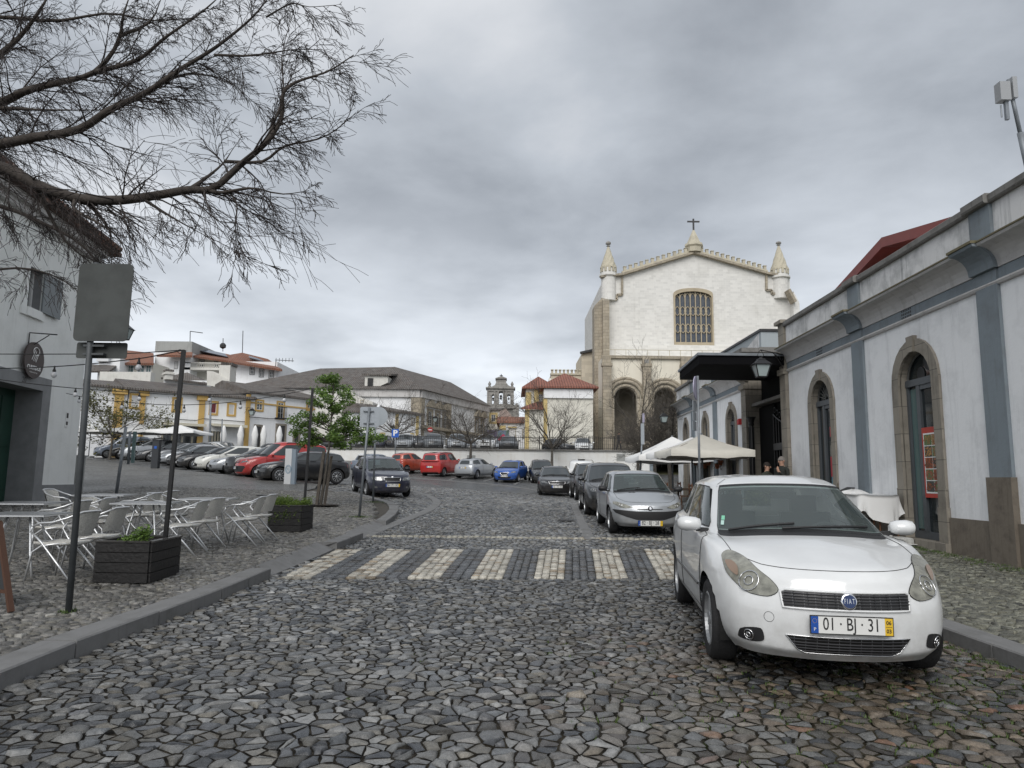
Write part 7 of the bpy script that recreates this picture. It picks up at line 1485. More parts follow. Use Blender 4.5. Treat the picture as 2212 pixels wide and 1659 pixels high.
# ---------- the white car in front
paint('grey',(.11,.12,.13))
mat('rim_silver',(.34,.35,.36),.4,.6)
def ell(cx,cz,rx,rz_,n=20,a0=0):return [(cx+rx*math.cos(2*PI*i/n),cz+rz_*math.sin(2*PI*i/n)) for i in range(n)]
def sm(pl):return [tuple(q[0][:2]) for q in hermite(np.array([[(x,z,0.)]for x,z in pl]),True,4).tolist()]
F_=[('headlight',sm([(.43,.655),(.50,.605),(.60,.612),(.68,.665),(.735,.755),(.735,.83),(.68,.865),(.60,.84),(.53,.765),(.46,.705)]),'lamp_hazy',True,.008,(.60,.69,.075)),
      ('turn_signal',sm([(.665,.715),(.705,.745),(.722,.80),(.69,.805),(.655,.77)]),'lamp_amber',True,.012),
      ('grille',[(-.42,.645),(-.41,.545),(.41,.545),(.42,.645),(.39,.66),(-.39,.66)],'grille_mesh',False,.006),
      ('lower_grille',[(-.40,.365),(-.33,.275),(-.28,.255),(.28,.255),(.33,.275),(.40,.365)],'grille_mesh',False,.006),
      ('fog_light',sm([(.53,.31),(.60,.285),(.68,.30),(.67,.36),(.55,.385)]),'plastic_black',True,.005,(.62,.33,.035))]
def grille_mat():
    m=bpy.data.materials.new('grille_mesh');m.use_nodes=True;t=m.node_tree;p=t.nodes['Principled BSDF'];L=t.links.new;tcn=nd(t,'ShaderNodeTexCoord')
    br=nd(t,'ShaderNodeTexBrick',i_Scale=1.0,i_Brick_Width=.07,i_Row_Height=.019,i_Mortar_Size=.0022,i_Mortar_Smooth=.1,offset=0.0);mp_=nd(t,'ShaderNodeMapping');mp_.inputs['Rotation'].default_value=(R(90),0,0);L(tcn.outputs['Object'],mp_.inputs[0]);L(mp_.outputs[0],br.inputs['Vector'])
    br.inputs['Color1'].default_value=br.inputs['Color2'].default_value=(.006,.006,.006,1);br.inputs['Mortar'].default_value=(.10,.10,.105,1);L(br.outputs[0],p.inputs['Base Color']);p.inputs['Roughness'].default_value=.4;MATS['grille_mesh']=m
grille_mat()
fiat,fb=car('parked_car','white three-door hatchback parked nearest the camera with hazy headlights','parked cars',F_,R(-7.5),(2.56,6.95),'white',dict(nose=.79,belt=.955,H=1.455),plate=('01·BJ·31',.455,0,('06','03')),see=True,dens=10,spokes=16,pillars=(3.2,5.75,5.95,8.1),rim='rim_silver')
def frame_patch(root,b,poly,m,name,r=.006,off=.006):
    mb=MB();dn=[]
    for i in range(len(poly)):
        p,q=Vector(poly[i]),Vector(poly[(i+1)%len(poly)]);k=max(1,int((q-p).length/.04));dn +=[p.lerp(q,t/k) for t in range(k)]
    dn.append(dn[0]);pts=[]
    for p in dn:w=b.front(p.x,p.y);pts.append(b.S(w[0]%20,w[1])+b.N(w[0]%20,w[1])*off)
    mb.tube(pts,r,5,False);mb.build(name,m,root,True,False)
frame_patch(fiat,fb,F_[2][1],paint('white',COLS['white']),'grille_surround',.009,.006);frame_patch(fiat,fb,F_[3][1],'chrome','grille_surround',.004,.008)
for s in (1,-1):frame_patch(fiat,fb,[(x*s,z) for x,z in F_[0][1]],'arch_black','headlight_gap',.0035,.004)
mb=MB()
for zz,hw_ in ((.640,.395),(.622,.40),(.604,.41),(.586,.41),(.568,.40),(.345,.37),(.322,.36),(.304,.345),(.286,.33),(.270,.30)):
    mb.tube([(lambda w:fb.S(w[0]%20,w[1])+fb.N(w[0]%20,w[1])*.012)(fb.front(x,zz)) for x in np.linspace(-hw_,hw_,15)],.0035,4,False)
for x in np.linspace(-.34,.34,9):mb.tube([(lambda w:fb.S(w[0]%20,w[1])+fb.N(w[0]%20,w[1])*.010)(fb.front(x,zz)) for zz in (.555,.60,.65)],.0025,4,False)
mb.build('grille_bar',mat('grille_grey',(.05,.05,.053),.35,.5),fiat,False,False)
bo,p,n,t1,t2=badge(fiat,fb,.605,.055)
mb=MB();k=20;mb.add([p+n*.0195+(t1*math.cos(2*PI*i/k)+t2*math.sin(2*PI*i/k))*.044 for i in range(k)],[tuple(range(k))]);mb.build('badge_disc',mat('badge_blue',(.012,.03,.10),.3),bo,False,False,fix=False)
ux=Vector((1,0,0));mb=MB();put_text(mb,'F I A T',.046,p+n*.0215,ux,(n.cross(ux)).normalized()*(1 if n.cross(ux).z>0 else-1),None,.52,.0004);mb.build('badge_letters','chrome',bo,False,False,fix=False)
mb=MB();w=fb.front(-.50,.47);p=fb.S(w[0]%20,w[1]);n=fb.N(w[0]%20,w[1]);t1=n.cross(Vector((0,0,1))).normalized();t2=t1.cross(n);mb.tube([p+n*.001+(t1*math.cos(q)+t2*math.sin(q))*.034 for q in [PI*2*i/24 for i in range(25)]],.0015,4);mb.build('tow_cap','grille_grey',fiat,False,False)
for s in (0,1):
    mb=MB();mb.tube([fb.S(u if s ==0 else 20-u,2.15)+fb.N(u if s ==0 else 20-u,2.15)*.004 for u in np.linspace(3.95,6.4,24)],.012,5);mb.build('rubbing_strip','grille_grey',fiat,False,False)
mb=MB();fb.patch(mb,[(17.72,6.16),(17.9,6.16),(17.92,6.24),(17.75,6.24)],.009,.1,0);fb.patch(mb,[(17.76,6.25),(17.94,6.25),(17.96,6.33),(17.79,6.33)],.009,.1,1);mb.build('windscreen_sticker',[mat('sticker_mint',(.42,.60,.55),.5),mat('sticker_green',(.20,.52,.36),.5)],fiat,False,False,fix=False)
# ---------- the other cars: label, group, heading (deg), x, y, colour, body, extras
PK='parked cars'
def quick(label,px,py,Y,hd,color,kw,group='cars parked along the kerb',rear_view=False,dens=4,**ex):
    """py None: on the terrain at (px, Y)"""
    p=at(px,1030,Y);lm=ex.pop('lm',lamps());return car('parked_car',label,group,lm,R(hd),(p.x,Y),color,kw,dens=dens,**ex)
SUV=dict(L=4.35,Wd=1.84,H=1.64,fax=1.27,rax=-1.37,belt=1.08,nose=.92,cowl=1.05,wtop=.25,rend=-1.75,rbase=-2.02,r=.345)
HAT=dict(L=4.05,Wd=1.75,H=1.45,fax=1.25,rax=-1.3,belt=.93,nose=.74)
SED=dict(L=4.7,Wd=1.81,H=1.45,fax=1.45,rax=-1.35,belt=.93,nose=.72,cowl=.98,wtop=.15,rend=-1.35,rbase=-1.9)
EST=dict(L=4.66,Wd=1.81,H=1.47,fax=1.42,rax=-1.26,belt=.96,nose=.78,cowl=1.05,wtop=.25,rend=-1.95,rbase=-2.18)
VAN=dict(L=4.3,Wd=1.83,H=1.80,fax=1.25,rax=-1.45,belt=1.08,nose=.88,cowl=1.15,wtop=.50,rend=-2.02,rbase=-2.10,boxy=.8,r=.32)
LP=[('headlight',[(.36,.60),(.50,.575),(.62,.59),(.74,.66),(.735,.70),(.66,.70),(.50,.655)],'lamp_hazy',True,.008,(.60,.638,.045)),('bumper_trim',[(-.76,.545),(-.70,.47),(-.50,.40),(-.30,.345),(.30,.345),(.50,.40),(.70,.47),(.76,.545),(.3,.52),(-.3,.52)],'plastic_black',False,.006),('bonnet_slot',[(-.27,.56),(-.06,.555),(.06,.555),(.27,.56),(.27,.575),(-.27,.575)],'plastic_black',False,.006)]
pg,pb=car('parked_car','silver hatchback with black bumper band parked behind the white hatchback','parked cars',LP,R(-1),(3.02,17.3),'silver',dict(L=3.835,Wd=1.64,H=1.38,fax=1.16,rax=-1.28,belt=.90,nose=.70,r=.29),.5,plate=('82·BJ·28',.275,0,('','')),see=True,dens=7,spokes=7,mirrors='plastic_black')
bo,p,n,t1,t2=badge(pg,pb,.585,.05,m='plastic_black');ux=Vector((1,0,0));uy=n.cross(ux).normalized();uy=uy if uy.z>0 else-uy
mb=MB();mb.add([p+n*.02+ux*x*.012+uy*y*.012 for x,y in ((-1,-3),(0,-2),(1,-3),(1.4,-1.5),(2.6,-2),(2.4,0),(1.2,.5),(2.2,1.6),(1,2.6),(-.5,3),(-1.6,2.2),(-.6,1.2),(-2.4,1.4),(-1.2,.2),(-2.2,-1),(-1,-1.2))],[tuple(range(16))]);mb.build('lion_emblem','chrome',bo,False,False,fix=False)
mb=MB()
for u in (-.95,-.72):pb.patch(mb,[(20+u,5.62),(20+u+.17,5.62),(20+u+.08,5.76),(20+u-.09,5.76)],.004,.1)
mb.build('bonnet_vent','arch_black',pg,False,False,fix=False)
quick('black estate-like people carrier parked directly behind the silver hatchback',1316,0,22.9,-2,'black',dict(L=4.35,Wd=1.80,H=1.58,fax=1.3,rax=-1.35,belt=1.0,nose=.82),dens=6,lm=lamps(z=.76),spokes=5)
quick('black compact sport utility car with roof rails beyond the people carrier',1279,0,32.5,0,'black',dict(SUV,L=4.2),dens=5,lm=lamps(z=.86,gz=.74,gw=.40,gh=.06),rails=True)
quick('white panel van seen from behind near the white wall',1258,0,47,172,'white',VAN,panel_van=True,dens=5,rear=[('tail_light',[(.72,.80),(.82,.80),(.82,1.25),(.74,1.25)],'lamp_red',True),('bumper_trim',[(-.7,.30),(.7,.30),(.72,.46),(-.72,.46)],'plastic_black',False),('door_seam',[(-.008,.5),(.008,.5),(.008,1.6),(-.008,1.6)],'arch_black',False)])
c_,b_=quick('black estate car with chrome grille driving down the middle of the road',1199,0,37.2,-1,'black',EST,dens=6,lm=lamps(z=.69,x0=.44,x1=.78,h=.065,gz=.655,gw=.40,gh=.06),rails=True,plate=('63·VX·62',.48),group='moving cars');frame_patch(c_,b_,[(-.40,.72),(-.37,.60),(.37,.60),(.40,.72)],'chrome','grille_surround',.012,.01);badge(c_,b_,.745,.045)
quick('dark grey hatchback half hidden behind the black estate car',1170,0,51,3,'dark',dict(HAT,H=1.55),dens=4,lm=lamps(z=.72))
c_,b_=quick('bright blue hatchback reversed up to the white retaining wall',1104,0,50.5,-14,'blue',dict(L=3.99,Wd=1.74,H=1.455,fax=1.2,rax=-1.33,belt=.96,nose=.80),dens=6,lm=lamps(z=.72,x0=.42,gz=.60,gw=.30,gh=.08),plate=('AB·24·QX',.46),group='cars parked at the retaining wall');frame_patch(c_,b_,[(-.30,.70),(-.18,.54),(.18,.54),(.30,.70)],'chrome','grille_surround',.012,.01)
quick('silver hatchback seen from behind between the red van and the blue car',1030,0,52.5,154,'silver',dict(L=4.15,Wd=1.70,H=1.44,fax=1.25,rax=-1.36),'cars parked at the retaining wall',dens=5,metal=.5,rplate=('48·36·PN',.80),rear=[('tail_light',[(.66,.95),(.76,.95),(.66,1.28),(.58,1.28)],'lamp_red',True),('bumper_trim',[(-.6,.30),(.6,.30),(.62,.38),(-.62,.38)],'plastic_black',False)])
quick('bright red people carrier van seen from behind by the wall',958,0,53.5,157,'red',dict(VAN,L=4.15,Wd=1.75,H=1.74),'cars parked at the retaining wall',dens=5,rplate=('89·ZL·48',.70),rear=[('tail_light',[(.70,.90),(.82,.90),(.80,1.10),(.72,1.10)],'lamp_red',True),('bumper_trim',[(-.6,.24),(.6,.24),(.62,.32),(-.62,.32)],'plastic_black',False)],rails=True)
quick('orange and grey city car seen from behind left of the red van',884,0,55,148,'orange',dict(L=3.5,Wd=1.67,H=1.55,fax=1.2,rax=-1.25,belt=.98,nose=.80,rend=-1.4,rbase=-1.6),'cars parked at the retaining wall',dens=5,rplate=('XX·41·PT',.55),rear=[('tail_light',ell(.66,.86,.09,.09,12),'lamp_red',True),('tailgate',[(-.52,.60),(.52,.60),(.54,.98),(-.54,.98)],'paint_grey',False),('bumper_trim',[(-.74,.30),(.74,.30),(.76,.56),(-.76,.56)],'paint_grey',False)])
quick('blue-grey hatchback seen from behind over the navy car',817,0,51,146,'bluegrey',dict(HAT,L=4.2),'cars parked at the retaining wall',dens=4,metal=.3)
c_,b_=quick('dark navy hatchback with chrome grille and yellow-strip plate in the kerb bay',822,0,27.6,23,'navy',dict(L=3.96,Wd=1.65,H=1.45,fax=1.18,rax=-1.28,belt=.95,nose=.82,r=.295),'cars parked along the kerb',dens=7,see=True,lm=[('headlight',[(.36,.62),(.68,.635),(.70,.735),(.40,.74)],'lamp_glass',True,.008,(.56,.685,.045)),('grille',[(-.30,.72),(-.27,.605),(.27,.605),(.30,.72)],'plastic_black',False,.006),('fog_light',ell(.56,.38,.06,.035,12),'lamp_glass',True,.006)],plate=('56·71·SO',.46,0,('','')),spokes=7,mirrors='plastic_black')
frame_patch(c_,b_,[(-.30,.73),(-.27,.60),(.27,.60),(.30,.73)],'chrome','grille_surround',.012,.012);badge(c_,b_,.745,.04)
hx=-57
ROW=[('black five-door hatchback at the right end of the angled row','black',dict(L=4.06,Wd=1.78,H=1.44,fax=1.24,rax=-1.31,belt=.95,nose=.78,r=.33),.0,553,31.3,dict(dens=7,spokes=10,plate=('BJ·28·PT',.46),rim='rim_alloy')),
 ('red delivery van with black bumper in the angled row','red',dict(VAN,L=4.28,H=1.83),.0,507,33.6,dict(dens=6,lm=lamps(z=.84,x0=.42,x1=.80,h=.12,gz=.78,gw=.38,gh=.05,bz=.45,bh=.14,bw=.78),plate=('95·UV·68',.50),rails=True,rim='rim_dark')),
 ('black sport utility car with slatted grille between red van and silver saloon','black',dict(SUV,H=1.62),.0,484,36.5,dict(lm=lamps(z=.90,gz=.84,gw=.50,gh=.05),plate=('30·QF·45',.55),spokes=5)),
 ('silver saloon with chrome grille in the angled row','silver',SED,.5,449,38.4,dict(lm=lamps(z=.64,h=.08,gz=.64,gw=.26,gh=.07,gm='chrome'),plate=('77·CD·19',.40))),
 ('pearl white electric hatchback with high bonnet in the angled row','pearl',dict(L=4.45,Wd=1.77,H=1.55,fax=1.35,rax=-1.35,belt=1.0,nose=.80,cowl=1.25,wtop=.35),.0,417,40.8,dict(lm=lamps(z=.80,x0=.50,h=.10,gz=.45,gw=.30,gh=.04),plate=('36·XZ·10',.42))),
 ('black saloon with twin oval grilles beside the pearl white hatchback','black',SED,.0,379,43.6,dict(lm=lamps(z=.64,gz=.62,gw=.24,gh=.06),plate=('AL·20·HF',.42))),
 ('small black car with silver neighbour in the middle of the angled row','black',HAT,.0,357,46.0,{}),
 ('silver saloon in the middle of the angled row behind the string light pole','silver',dict(SED,L=4.5),.5,341,48.2,{}),
 ('grey estate car in the left half of the angled row','midgrey',EST,.4,319,50.4,dict(rails=True)),
 ('dark charcoal coupe-like saloon fourth from the left of the row','dark',SED,.0,290,52.6,{}),
 ('silver sport utility car with black grille third from the left','silver',dict(SUV,L=4.3,H=1.58),.4,253,55.0,dict(rails=True)),
 ('black low hatchback second from the left of the row','black',HAT,.0,231,57.3,{}),
 ('blue-grey tall family van at the left end of the row','bluegrey',dict(VAN,L=4.4,H=1.84,boxy=.5),.4,197,59.5,dict(rails=True,lm=lamps(z=.86,gz=.78,gw=.42,gh=.07)))]
for lab,colr,kw,met,px,Yf,ex in ROW:
    L_=kw['L'];wd=kw['Wd'];th=R(hx);fv=Vector((math.sin(th),-math.cos(th)));side=Vector((fv.y,-fv.x));p=at(px,1030,Yf);cx_,cy_=p.x-fv.x*L_*.5,Yf-fv.y*L_*.5
    if 'lm' not in ex:ex=dict(ex,lm=lamps(z=kw.get('nose',.76)-.1,gz=kw.get('nose',.76)-.16))
    lm=ex.pop('lm');car('parked_car',lab,'cars in the angled row on the square',lm,th,(cx_,cy_),colr,kw,met,dens=ex.pop('dens',4),**ex)
quick('small white car in the second row behind the silver cars',470,0,58,100,'white',HAT,'cars in the second row of the square');quick('black family car in the second row left of the green tree',574,0,56,-72,'black',dict(HAT,L=4.3,H=1.55),'cars in the second row of the square',dens=5)
quick('silver hatchback in the second row half hidden by the green tree',640,0,63,-60,'silver',HAT,'cars in the second row of the square');quick('dark low car beside the silver hatchback behind the green tree',455,0,62,-80,'grey',HAT,'cars in the second row of the square')
def tcar(label,px,Y,hd,color,kw,**ex):
    p=at(px,960,Y);lm=ex.pop('lm',lamps(z=kw.get('nose',.76)-.06,gz=kw.get('nose',.76)-.14));r,b=car('parked_car',label,'cars on the raised terrace',lm,R(hd),(p.x,Y),color,kw,dens=4,detail=False,**ex);zt=zT-.05 if p.x>-13 else max(zT-.05,tz(p.x,Y));r.location.z=zt;r.rotation_euler.x=0;return r
FS=lambda **k:dict(L=4.4,Wd=1.82,H=1.6,fax=1.3,rax=-1.35,belt=1.02,nose=.85,**k)
TC=[('white saloon nose just visible left of the dark terrace car',700,70,20,'white',HAT),('dark hatchback at the left end of the terrace behind the fountain',720,66,5,'dark',FS()),('silver sport utility car facing the railing left of the fan bush',786,65,2,'silver',FS()),('black estate car parked sideways behind the silver terrace cars',805,71,70,'black',EST),('navy compact car facing the railing by the road sign',822,66,-6,'navy',HAT),('silver car facing the railing right of the parking sign',876,65,0,'silver',dict(HAT,H=1.52)),('grey hatchback in the second rank behind the parking sign',885,71,60,'grey',HAT),('black family car facing the railing above the orange city car',935,65,8,'grey',FS()),('dark compact car squeezed between two silver terrace cars',905,66,12,'dark',HAT),('silver people carrier facing the railing above the red van',987,65,3,'silver',FS()),('dark car in the second rank between two silver terrace cars',1018,71,10,'dark',HAT),('white van-like car facing the railing left of the middle bare tree',1050,65,0,'white',FS()),('silver estate car in the second rank behind the white terrace car',1065,71,50,'silver',EST),('black saloon facing the railing in front of the tent banner',1099,65,0,'dark',SED),('dark car on the terrace behind the right-hand bare tree',1208,68,30,'dark',HAT),('white small car facing the railing in front of the church',1259,67,-2,'white',dict(HAT,H=1.5)),('white panel van parked on the terrace before the palace',924,74,70,'white',VAN)]
for lab,px,Y,hd,colr,kw in TC:tcar(lab,px,Y,hd,colr,kw,metal=.4 if colr in ('silver','grey','midgrey') else 0)
# ------------------------------------------------------------------ trees
def seg_mesh(name,segs,m,n=4,parent=None):
    """many tapered sticks as one mesh"""
    A=np.array([s[0]for s in segs],float);B=np.array([s[1]for s in segs],float);ra=np.array([s[2]for s in segs]);rb=np.array([s[3]for s in segs])
    if parent is not None:A=A-np.array(parent.location);B=B-np.array(parent.location)
    d=B-A;d /=np.maximum(np.linalg.norm(d,axis=1),1e-6)[:,None];ref=np.where(np.abs(d[:,2:3])<.9,[[0,0,1.]],[[1.,0,0]]);x=np.cross(d,ref);x /=np.linalg.norm(x,axis=1)[:,None];y=np.cross(x,d);V=[]
    for P,r in ((A,ra),(B,rb)):
        for k in range(n):a=2*PI*k/n;V.append(P+(x*math.cos(a)+y*math.sin(a))*r[:,None])
    V=np.stack(V,1);N_=len(A);base=np.arange(N_)[:,None]*2*n;F=np.concatenate([base+np.array([[k,(k+1)%n,n+(k+1)%n,n+k]]) for k in range(n)])
    return fastmesh(name,V.reshape(-1,3),F.ravel(),[4]*len(F),[M(m)],None,True,parent)
def grow(rg,p,d,L,r,lev,segs,tips,spec):
    """one shoot and its side shoots"""
    n=4 if lev<2 else 3;st=L/n;q=Vector(p);pts=[(q.copy(),r)]
    for i in range(n):
        d=(d+Vector((rg.gauss(0,1),rg.gauss(0,1),rg.gauss(0,1)))*spec['wob']+spec['pull']*(.06*(lev+1))).normalized();q2=q+d*st;r2=max(r*(1-.75*(i+1)/n),spec['rmin']);segs[min(lev,2)].append((tuple(q),tuple(q2),pts[-1][1],r2));q=q2;pts.append((q.copy(),r2))
    if lev >=spec['lev']:tips.append((q.copy(),d.copy()));return
    k=spec['kids'][lev]
    for j in range(k):
        t=(j+rg.uniform(.3,1))/k;i=min(int((.15+.85*t)*n),n-1);a,b=pts[i][0],pts[i+1][0];o=a.lerp(b,rg.random());perp=d.cross(Vector((rg.gauss(0,1),rg.gauss(0,1),rg.gauss(0,1)))).normalized();nd_=(d*math.cos(spec['ang'])+perp*math.sin(spec['ang']*rg.uniform(.6,1.3))).normalized()
        grow(rg,o,nd_,L*rg.uniform(*spec['len']),pts[i][1]*.62,lev+1,segs,tips,spec)
def bare_tree(label,base,h,sp,seed,group,kids=(6,6,5),lev=3,trunk=.36,dens=1.0,r0=.13,m='bark_grey',leaf=None):
    rg=random.Random(seed);base=Vector(base);t=thing('bare_tree' if not leaf else 'leafy_tree',label,'tree',tuple(base),0,group);th=h*trunk;segs=[[],[],[]];tips=[];lean=Vector((rg.gauss(0,.04),rg.gauss(0,.04),1));top=base+lean*th
    seg_mesh('trunk',[(tuple(base.lerp(top,i/4)+Vector((0,0,-.05 if i ==0 else 0))),tuple(base.lerp(top,(i+1)/4)),r0*(1.1-.12*i),r0*(.98-.12*i)) for i in range(4)],m,8,t)
    spec=dict(wob=.13,pull=Vector((0,0,.35)),rmin=.007,lev=lev,kids=kids,ang=R(40),len=(.38,.62))
    k=7
    for i in range(k):
        a=2*PI*(i+rg.uniform(-.3,.3))/k;el=rg.uniform(.35,1.25) if i%2 else rg.uniform(.15,.6);d=Vector((math.cos(a)*math.cos(el)*sp/(h-th),math.sin(a)*math.cos(el)*sp/(h-th),math.sin(el)));L=(h-th)*(.62+.3*rg.random())*(.9 if el>.8 else .85);grow(rg,top-Vector((0,0,rg.uniform(0,.12)*th)),d.normalized(),L*(1 if el>.8 else max(sp/(h-th),.6)),r0*.5,0,segs,tips,spec)
    seg_mesh('limbs',segs[0],m,5,t);seg_mesh('crown',segs[1]+segs[2],'twig_grey',3,t);return t,tips
mat('twig_grey',(.075,.066,.056),.9)
G_='bare trees in the square and on the terrace'
GB=lambda px,Y,dz=0:(at(px,1000,Y).x,Y,tz(at(px,1000,Y).x,Y)+dz)
bare_tree('bare tree with grey trunk left of the wall, above the silver hatchback',GB(1016,58.5),9.6,5.6,3,G_,(7,7,4),trunk=.25)
bare_tree('bare tree in front of the parish house, above the black estate car',GB(1192,57.5),9.2,5.6,8,G_,(7,7,4),trunk=.24)
bare_tree('bare tree behind the parking sign, before the palace',GB(856,66,.6),7.6,4.8,12,G_,(6,6,4),trunk=.24)
bare_tree('tall bare tree before the left church arch, behind the pole sign',GB(1378,51),9.0,3.6,15,G_,(7,6,4),trunk=.3)
bare_tree('dense brown bare tree hiding the right church arch by the market wing',GB(1450,38.5),7.0,3.4,17,G_,(9,8,6),trunk=.3)
bare_tree('bare tree just left of the market wing lantern',GB(1415,45),7.4,3.2,19,G_,(8,7,5),trunk=.3)
big=thing('bare_tree','large bare tree whose long branches fill the sky over the cafe house','tree',(-8.6,8.0,.2));TT=Vector((-8.5,8.0,3.6))
z7=lambda x,y,Y:at(x*.371,y*.371,Y)
LM=[([(-700,1000,8),(0,970,7.6),(200,1070,7.5),(440,1150,7.4),(700,1165,7.3),(900,1140,7.2),(1100,1105,7.1),(1220,1105,7.0),(1400,960,6.9),(1540,840,6.8),(1640,680,6.8),(1650,540,6.7),(1720,480,6.7),(1900,420,6.6),(2060,320,6.6)],.085),
      ([(1100,1105,7.1),(1200,1035,7.3),(1300,950,7.4),(1360,860,7.5)],.03),([(1310,940,7.4),(1530,940,7.3),(1660,850,7.2),(1850,810,7.2),(2000,720,7.1),(2075,560,7.1)],.024),([(1220,1110,7.0),(1300,1120,6.9),(1450,1095,6.8),(1650,1130,6.7),(1800,1110,6.7)],.026),([(1520,850,6.8),(1580,750,7.0),(1650,540,7.1),(1640,330,7.2),(1720,30,7.3)],.02),
      ([(-700,900,8),(0,840,8.2),(200,800,8.1),(460,755,8),(640,640,7.9),(850,540,7.8),(1040,410,7.7),(1250,280,7.6),(1450,120,7.5),(1600,-60,7.5)],.085),([(-700,700,8.2),(0,630,8.6),(250,640,8.4),(600,640,8.1)],.045),
      ([(-700,700,8.5),(0,600,8.8),(150,530,8.7),(350,480,8.6),(550,420,8.5),(700,210,8.4),(720,80,8.3),(760,-40,8.3)],.08),([(-500,600,8.5),(0,320,9),(100,230,9),(250,30,8.9),(300,-60,8.9)],.07),([(560,420,8.5),(800,350,8.2),(960,220,8),(1200,50,7.9),(1320,-60,7.8)],.04),([(700,210,8.4),(870,130,8.4),(950,-40,8.3)],.03),([(850,540,7.8),(1100,430,8.0),(1300,460,8.2),(1440,560,8.3)],.022),([(1250,320,7.6),(1500,320,7.4),(1700,290,7.3),(1870,290,7.2)],.02),
      ([(440,1150,7.4),(430,1210,7.3),(560,1290,7.2),(700,1400,7.1),(760,1560,7.1)],.028),([(520,1180,7.4),(640,1350,7.6),(650,1560,7.7)],.022),([(850,1170,7.2),(960,1240,7.1),(1080,1310,7.0),(1250,1400,7.0)],.022),([(1340,1120,6.9),(1380,1200,6.9),(1370,1330,6.9),(1430,1500,6.9)],.014),([(200,1070,7.5),(380,1400,7.8),(560,1560,7.9)],.03),([(-300,1150,8),(0,1200,8.1),(250,1300,8),(500,1450,7.9),(620,1640,7.9),(600,1850,7.9)],.04),([(-200,1600,8.3),(100,1560,8.2),(380,1640,8.1),(560,1800,8.1)],.022),([(-300,150,9.2),(0,100,9.2),(350,120,9),(600,80,8.9),(900,120,8.7),(1150,100,8.5)],.04),([(1550,100,7.5),(1700,20,7.4),(1800,40,7.3),(1950,30,7.3)],.014)]
rg=random.Random(5);S0,S12,tips=[],[],[]
spec=dict(wob=.15,pull=Vector((.2,.0,-.6)),rmin=.0026,lev=3,kids=(0,7,4),ang=R(32),len=(.34,.66))
for pts,r in LM:
    r *=.82
    P=[z7(*p) for p in pts];Q=hermite(np.array([[tuple(p)]for p in P]),False,3)[:,0];n=len(Q)-1
    for i in range(n):S0.append((tuple(Q[i]),tuple(Q[i+1]),max(r*(1-.93*i/n),.004),max(r*(1-.93*(i+1)/n),.0035)))
    tot=0
    for i in range(n):
        a,b=Vector(Q[i]),Vector(Q[i+1]);L=(b-a).length;k=L/(.10 if P[0].z>5.5 or len(P)>8 else .14)+rg.random();d=(b-a).normalized()
        for _ in range(int(k)):
            o=a.lerp(b,rg.random());rr=r*(1-.9*i/n);v=(d*1.0+Vector((rg.gauss(.15,.55),rg.gauss(0,.6),rg.gauss(-.12,.6)))).normalized();sg=[[],[],[]];grow(rg,o,v,rg.uniform(.4,1.15)*(1 if rr>.03 else .42),min(max(rr*.35,.005),.012),1,sg,tips,spec);S12 +=sg[1]+sg[2]
seg_mesh('trunk',[((-8.7,8,.0),(-8.6,8,1.8),.34,.28),((-8.6,8,1.8),tuple(TT),.28,.26)]+[(tuple(TT),tuple(z7(*p[0][0])),.2,p[1]*1.05) for p in LM if p[0][0][0]<0],'bark',10,big)
seg_mesh('limbs',S0,'bark',7,big);seg_mesh('crown',S12,'twig',3,big)
def leaves(name,pts,size,m,parent,seed=1,flat=.5):
    rg=np.random.default_rng(seed);P=np.array(pts,float)-np.array(parent.location);n=len(P);nr=rg.normal(0,1,(n,3));nr[:,2]=np.abs(nr[:,2])+flat;nr /=np.linalg.norm(nr,axis=1)[:,None];x=np.cross(nr,rg.normal(0,1,(n,3)));x /=np.linalg.norm(x,axis=1)[:,None];y=np.cross(nr,x);s=size*rg.uniform(.6,1.3,n)[:,None]
    V=np.stack([P-x*s,P-y*s*.55-x*s*.1,P+x*s,P+y*s*.6,P+nr*s*.15],1).reshape(-1,3);b=np.arange(n)[:,None]*5;F=np.concatenate([b+[[0,1,4]],b+[[1,2,4]],b+[[2,3,4]],b+[[3,0,4]]]);c=np.repeat(rg.uniform(.6,1.35,n),5)
    return fastmesh(name,V,F.ravel(),[3]*len(F),[M(m)],np.stack([c,c,c,np.ones(len(c))],1),False,parent)
def leaf_mat(name,c,c2):
    m=bpy.data.materials.new(name);m.use_nodes=True;t=m.node_tree;p=t.nodes['Principled BSDF'];L=t.links.new;a=nd(t,'ShaderNodeAttribute',attribute_name='col');mm=nd(t,'ShaderNodeMix',data_type='RGBA');s=nd(t,'ShaderNodeSeparateColor');L(a.outputs['Color'],s.inputs[0]);r=nd(t,'ShaderNodeMapRange');L(s.outputs[0],r.inputs[0]);r.inputs[1].default_value=.6;r.inputs[2].default_value=1.35;L(r.outputs[0],mm.inputs[0]);mm.inputs[6].default_value=(*c2,1);mm.inputs[7].default_value=(*c,1);L(mm.outputs[2],p.inputs['Base Color']);p.inputs['Roughness'].default_value=.55
    tr=nd(t,'ShaderNodeBsdfTranslucent');L(mm.outputs[2],tr.inputs[0]);ms=nd(t,'ShaderNodeMixShader');ms.inputs[0].default_value=.3;L(p.outputs[0],ms.inputs[1]);L(tr.outputs[0],ms.inputs[2]);L(ms.outputs[0],t.nodes['Material Output'].inputs[0]);MATS[name]=m
leaf_mat('leaf_green',(.19,.30,.06),(.06,.115,.03));leaf_mat('leaf_olive',(.14,.14,.03),(.06,.06,.02));leaf_mat('leaf_fern',(.17,.25,.035),(.07,.12,.02))
gb=G(692,1092,.125);gt=thing('leafy_tree','young bright green tree tied to wooden stakes beside the string light pole','tree',tuple(gb));rg=random.Random(4);Yg=gb.y
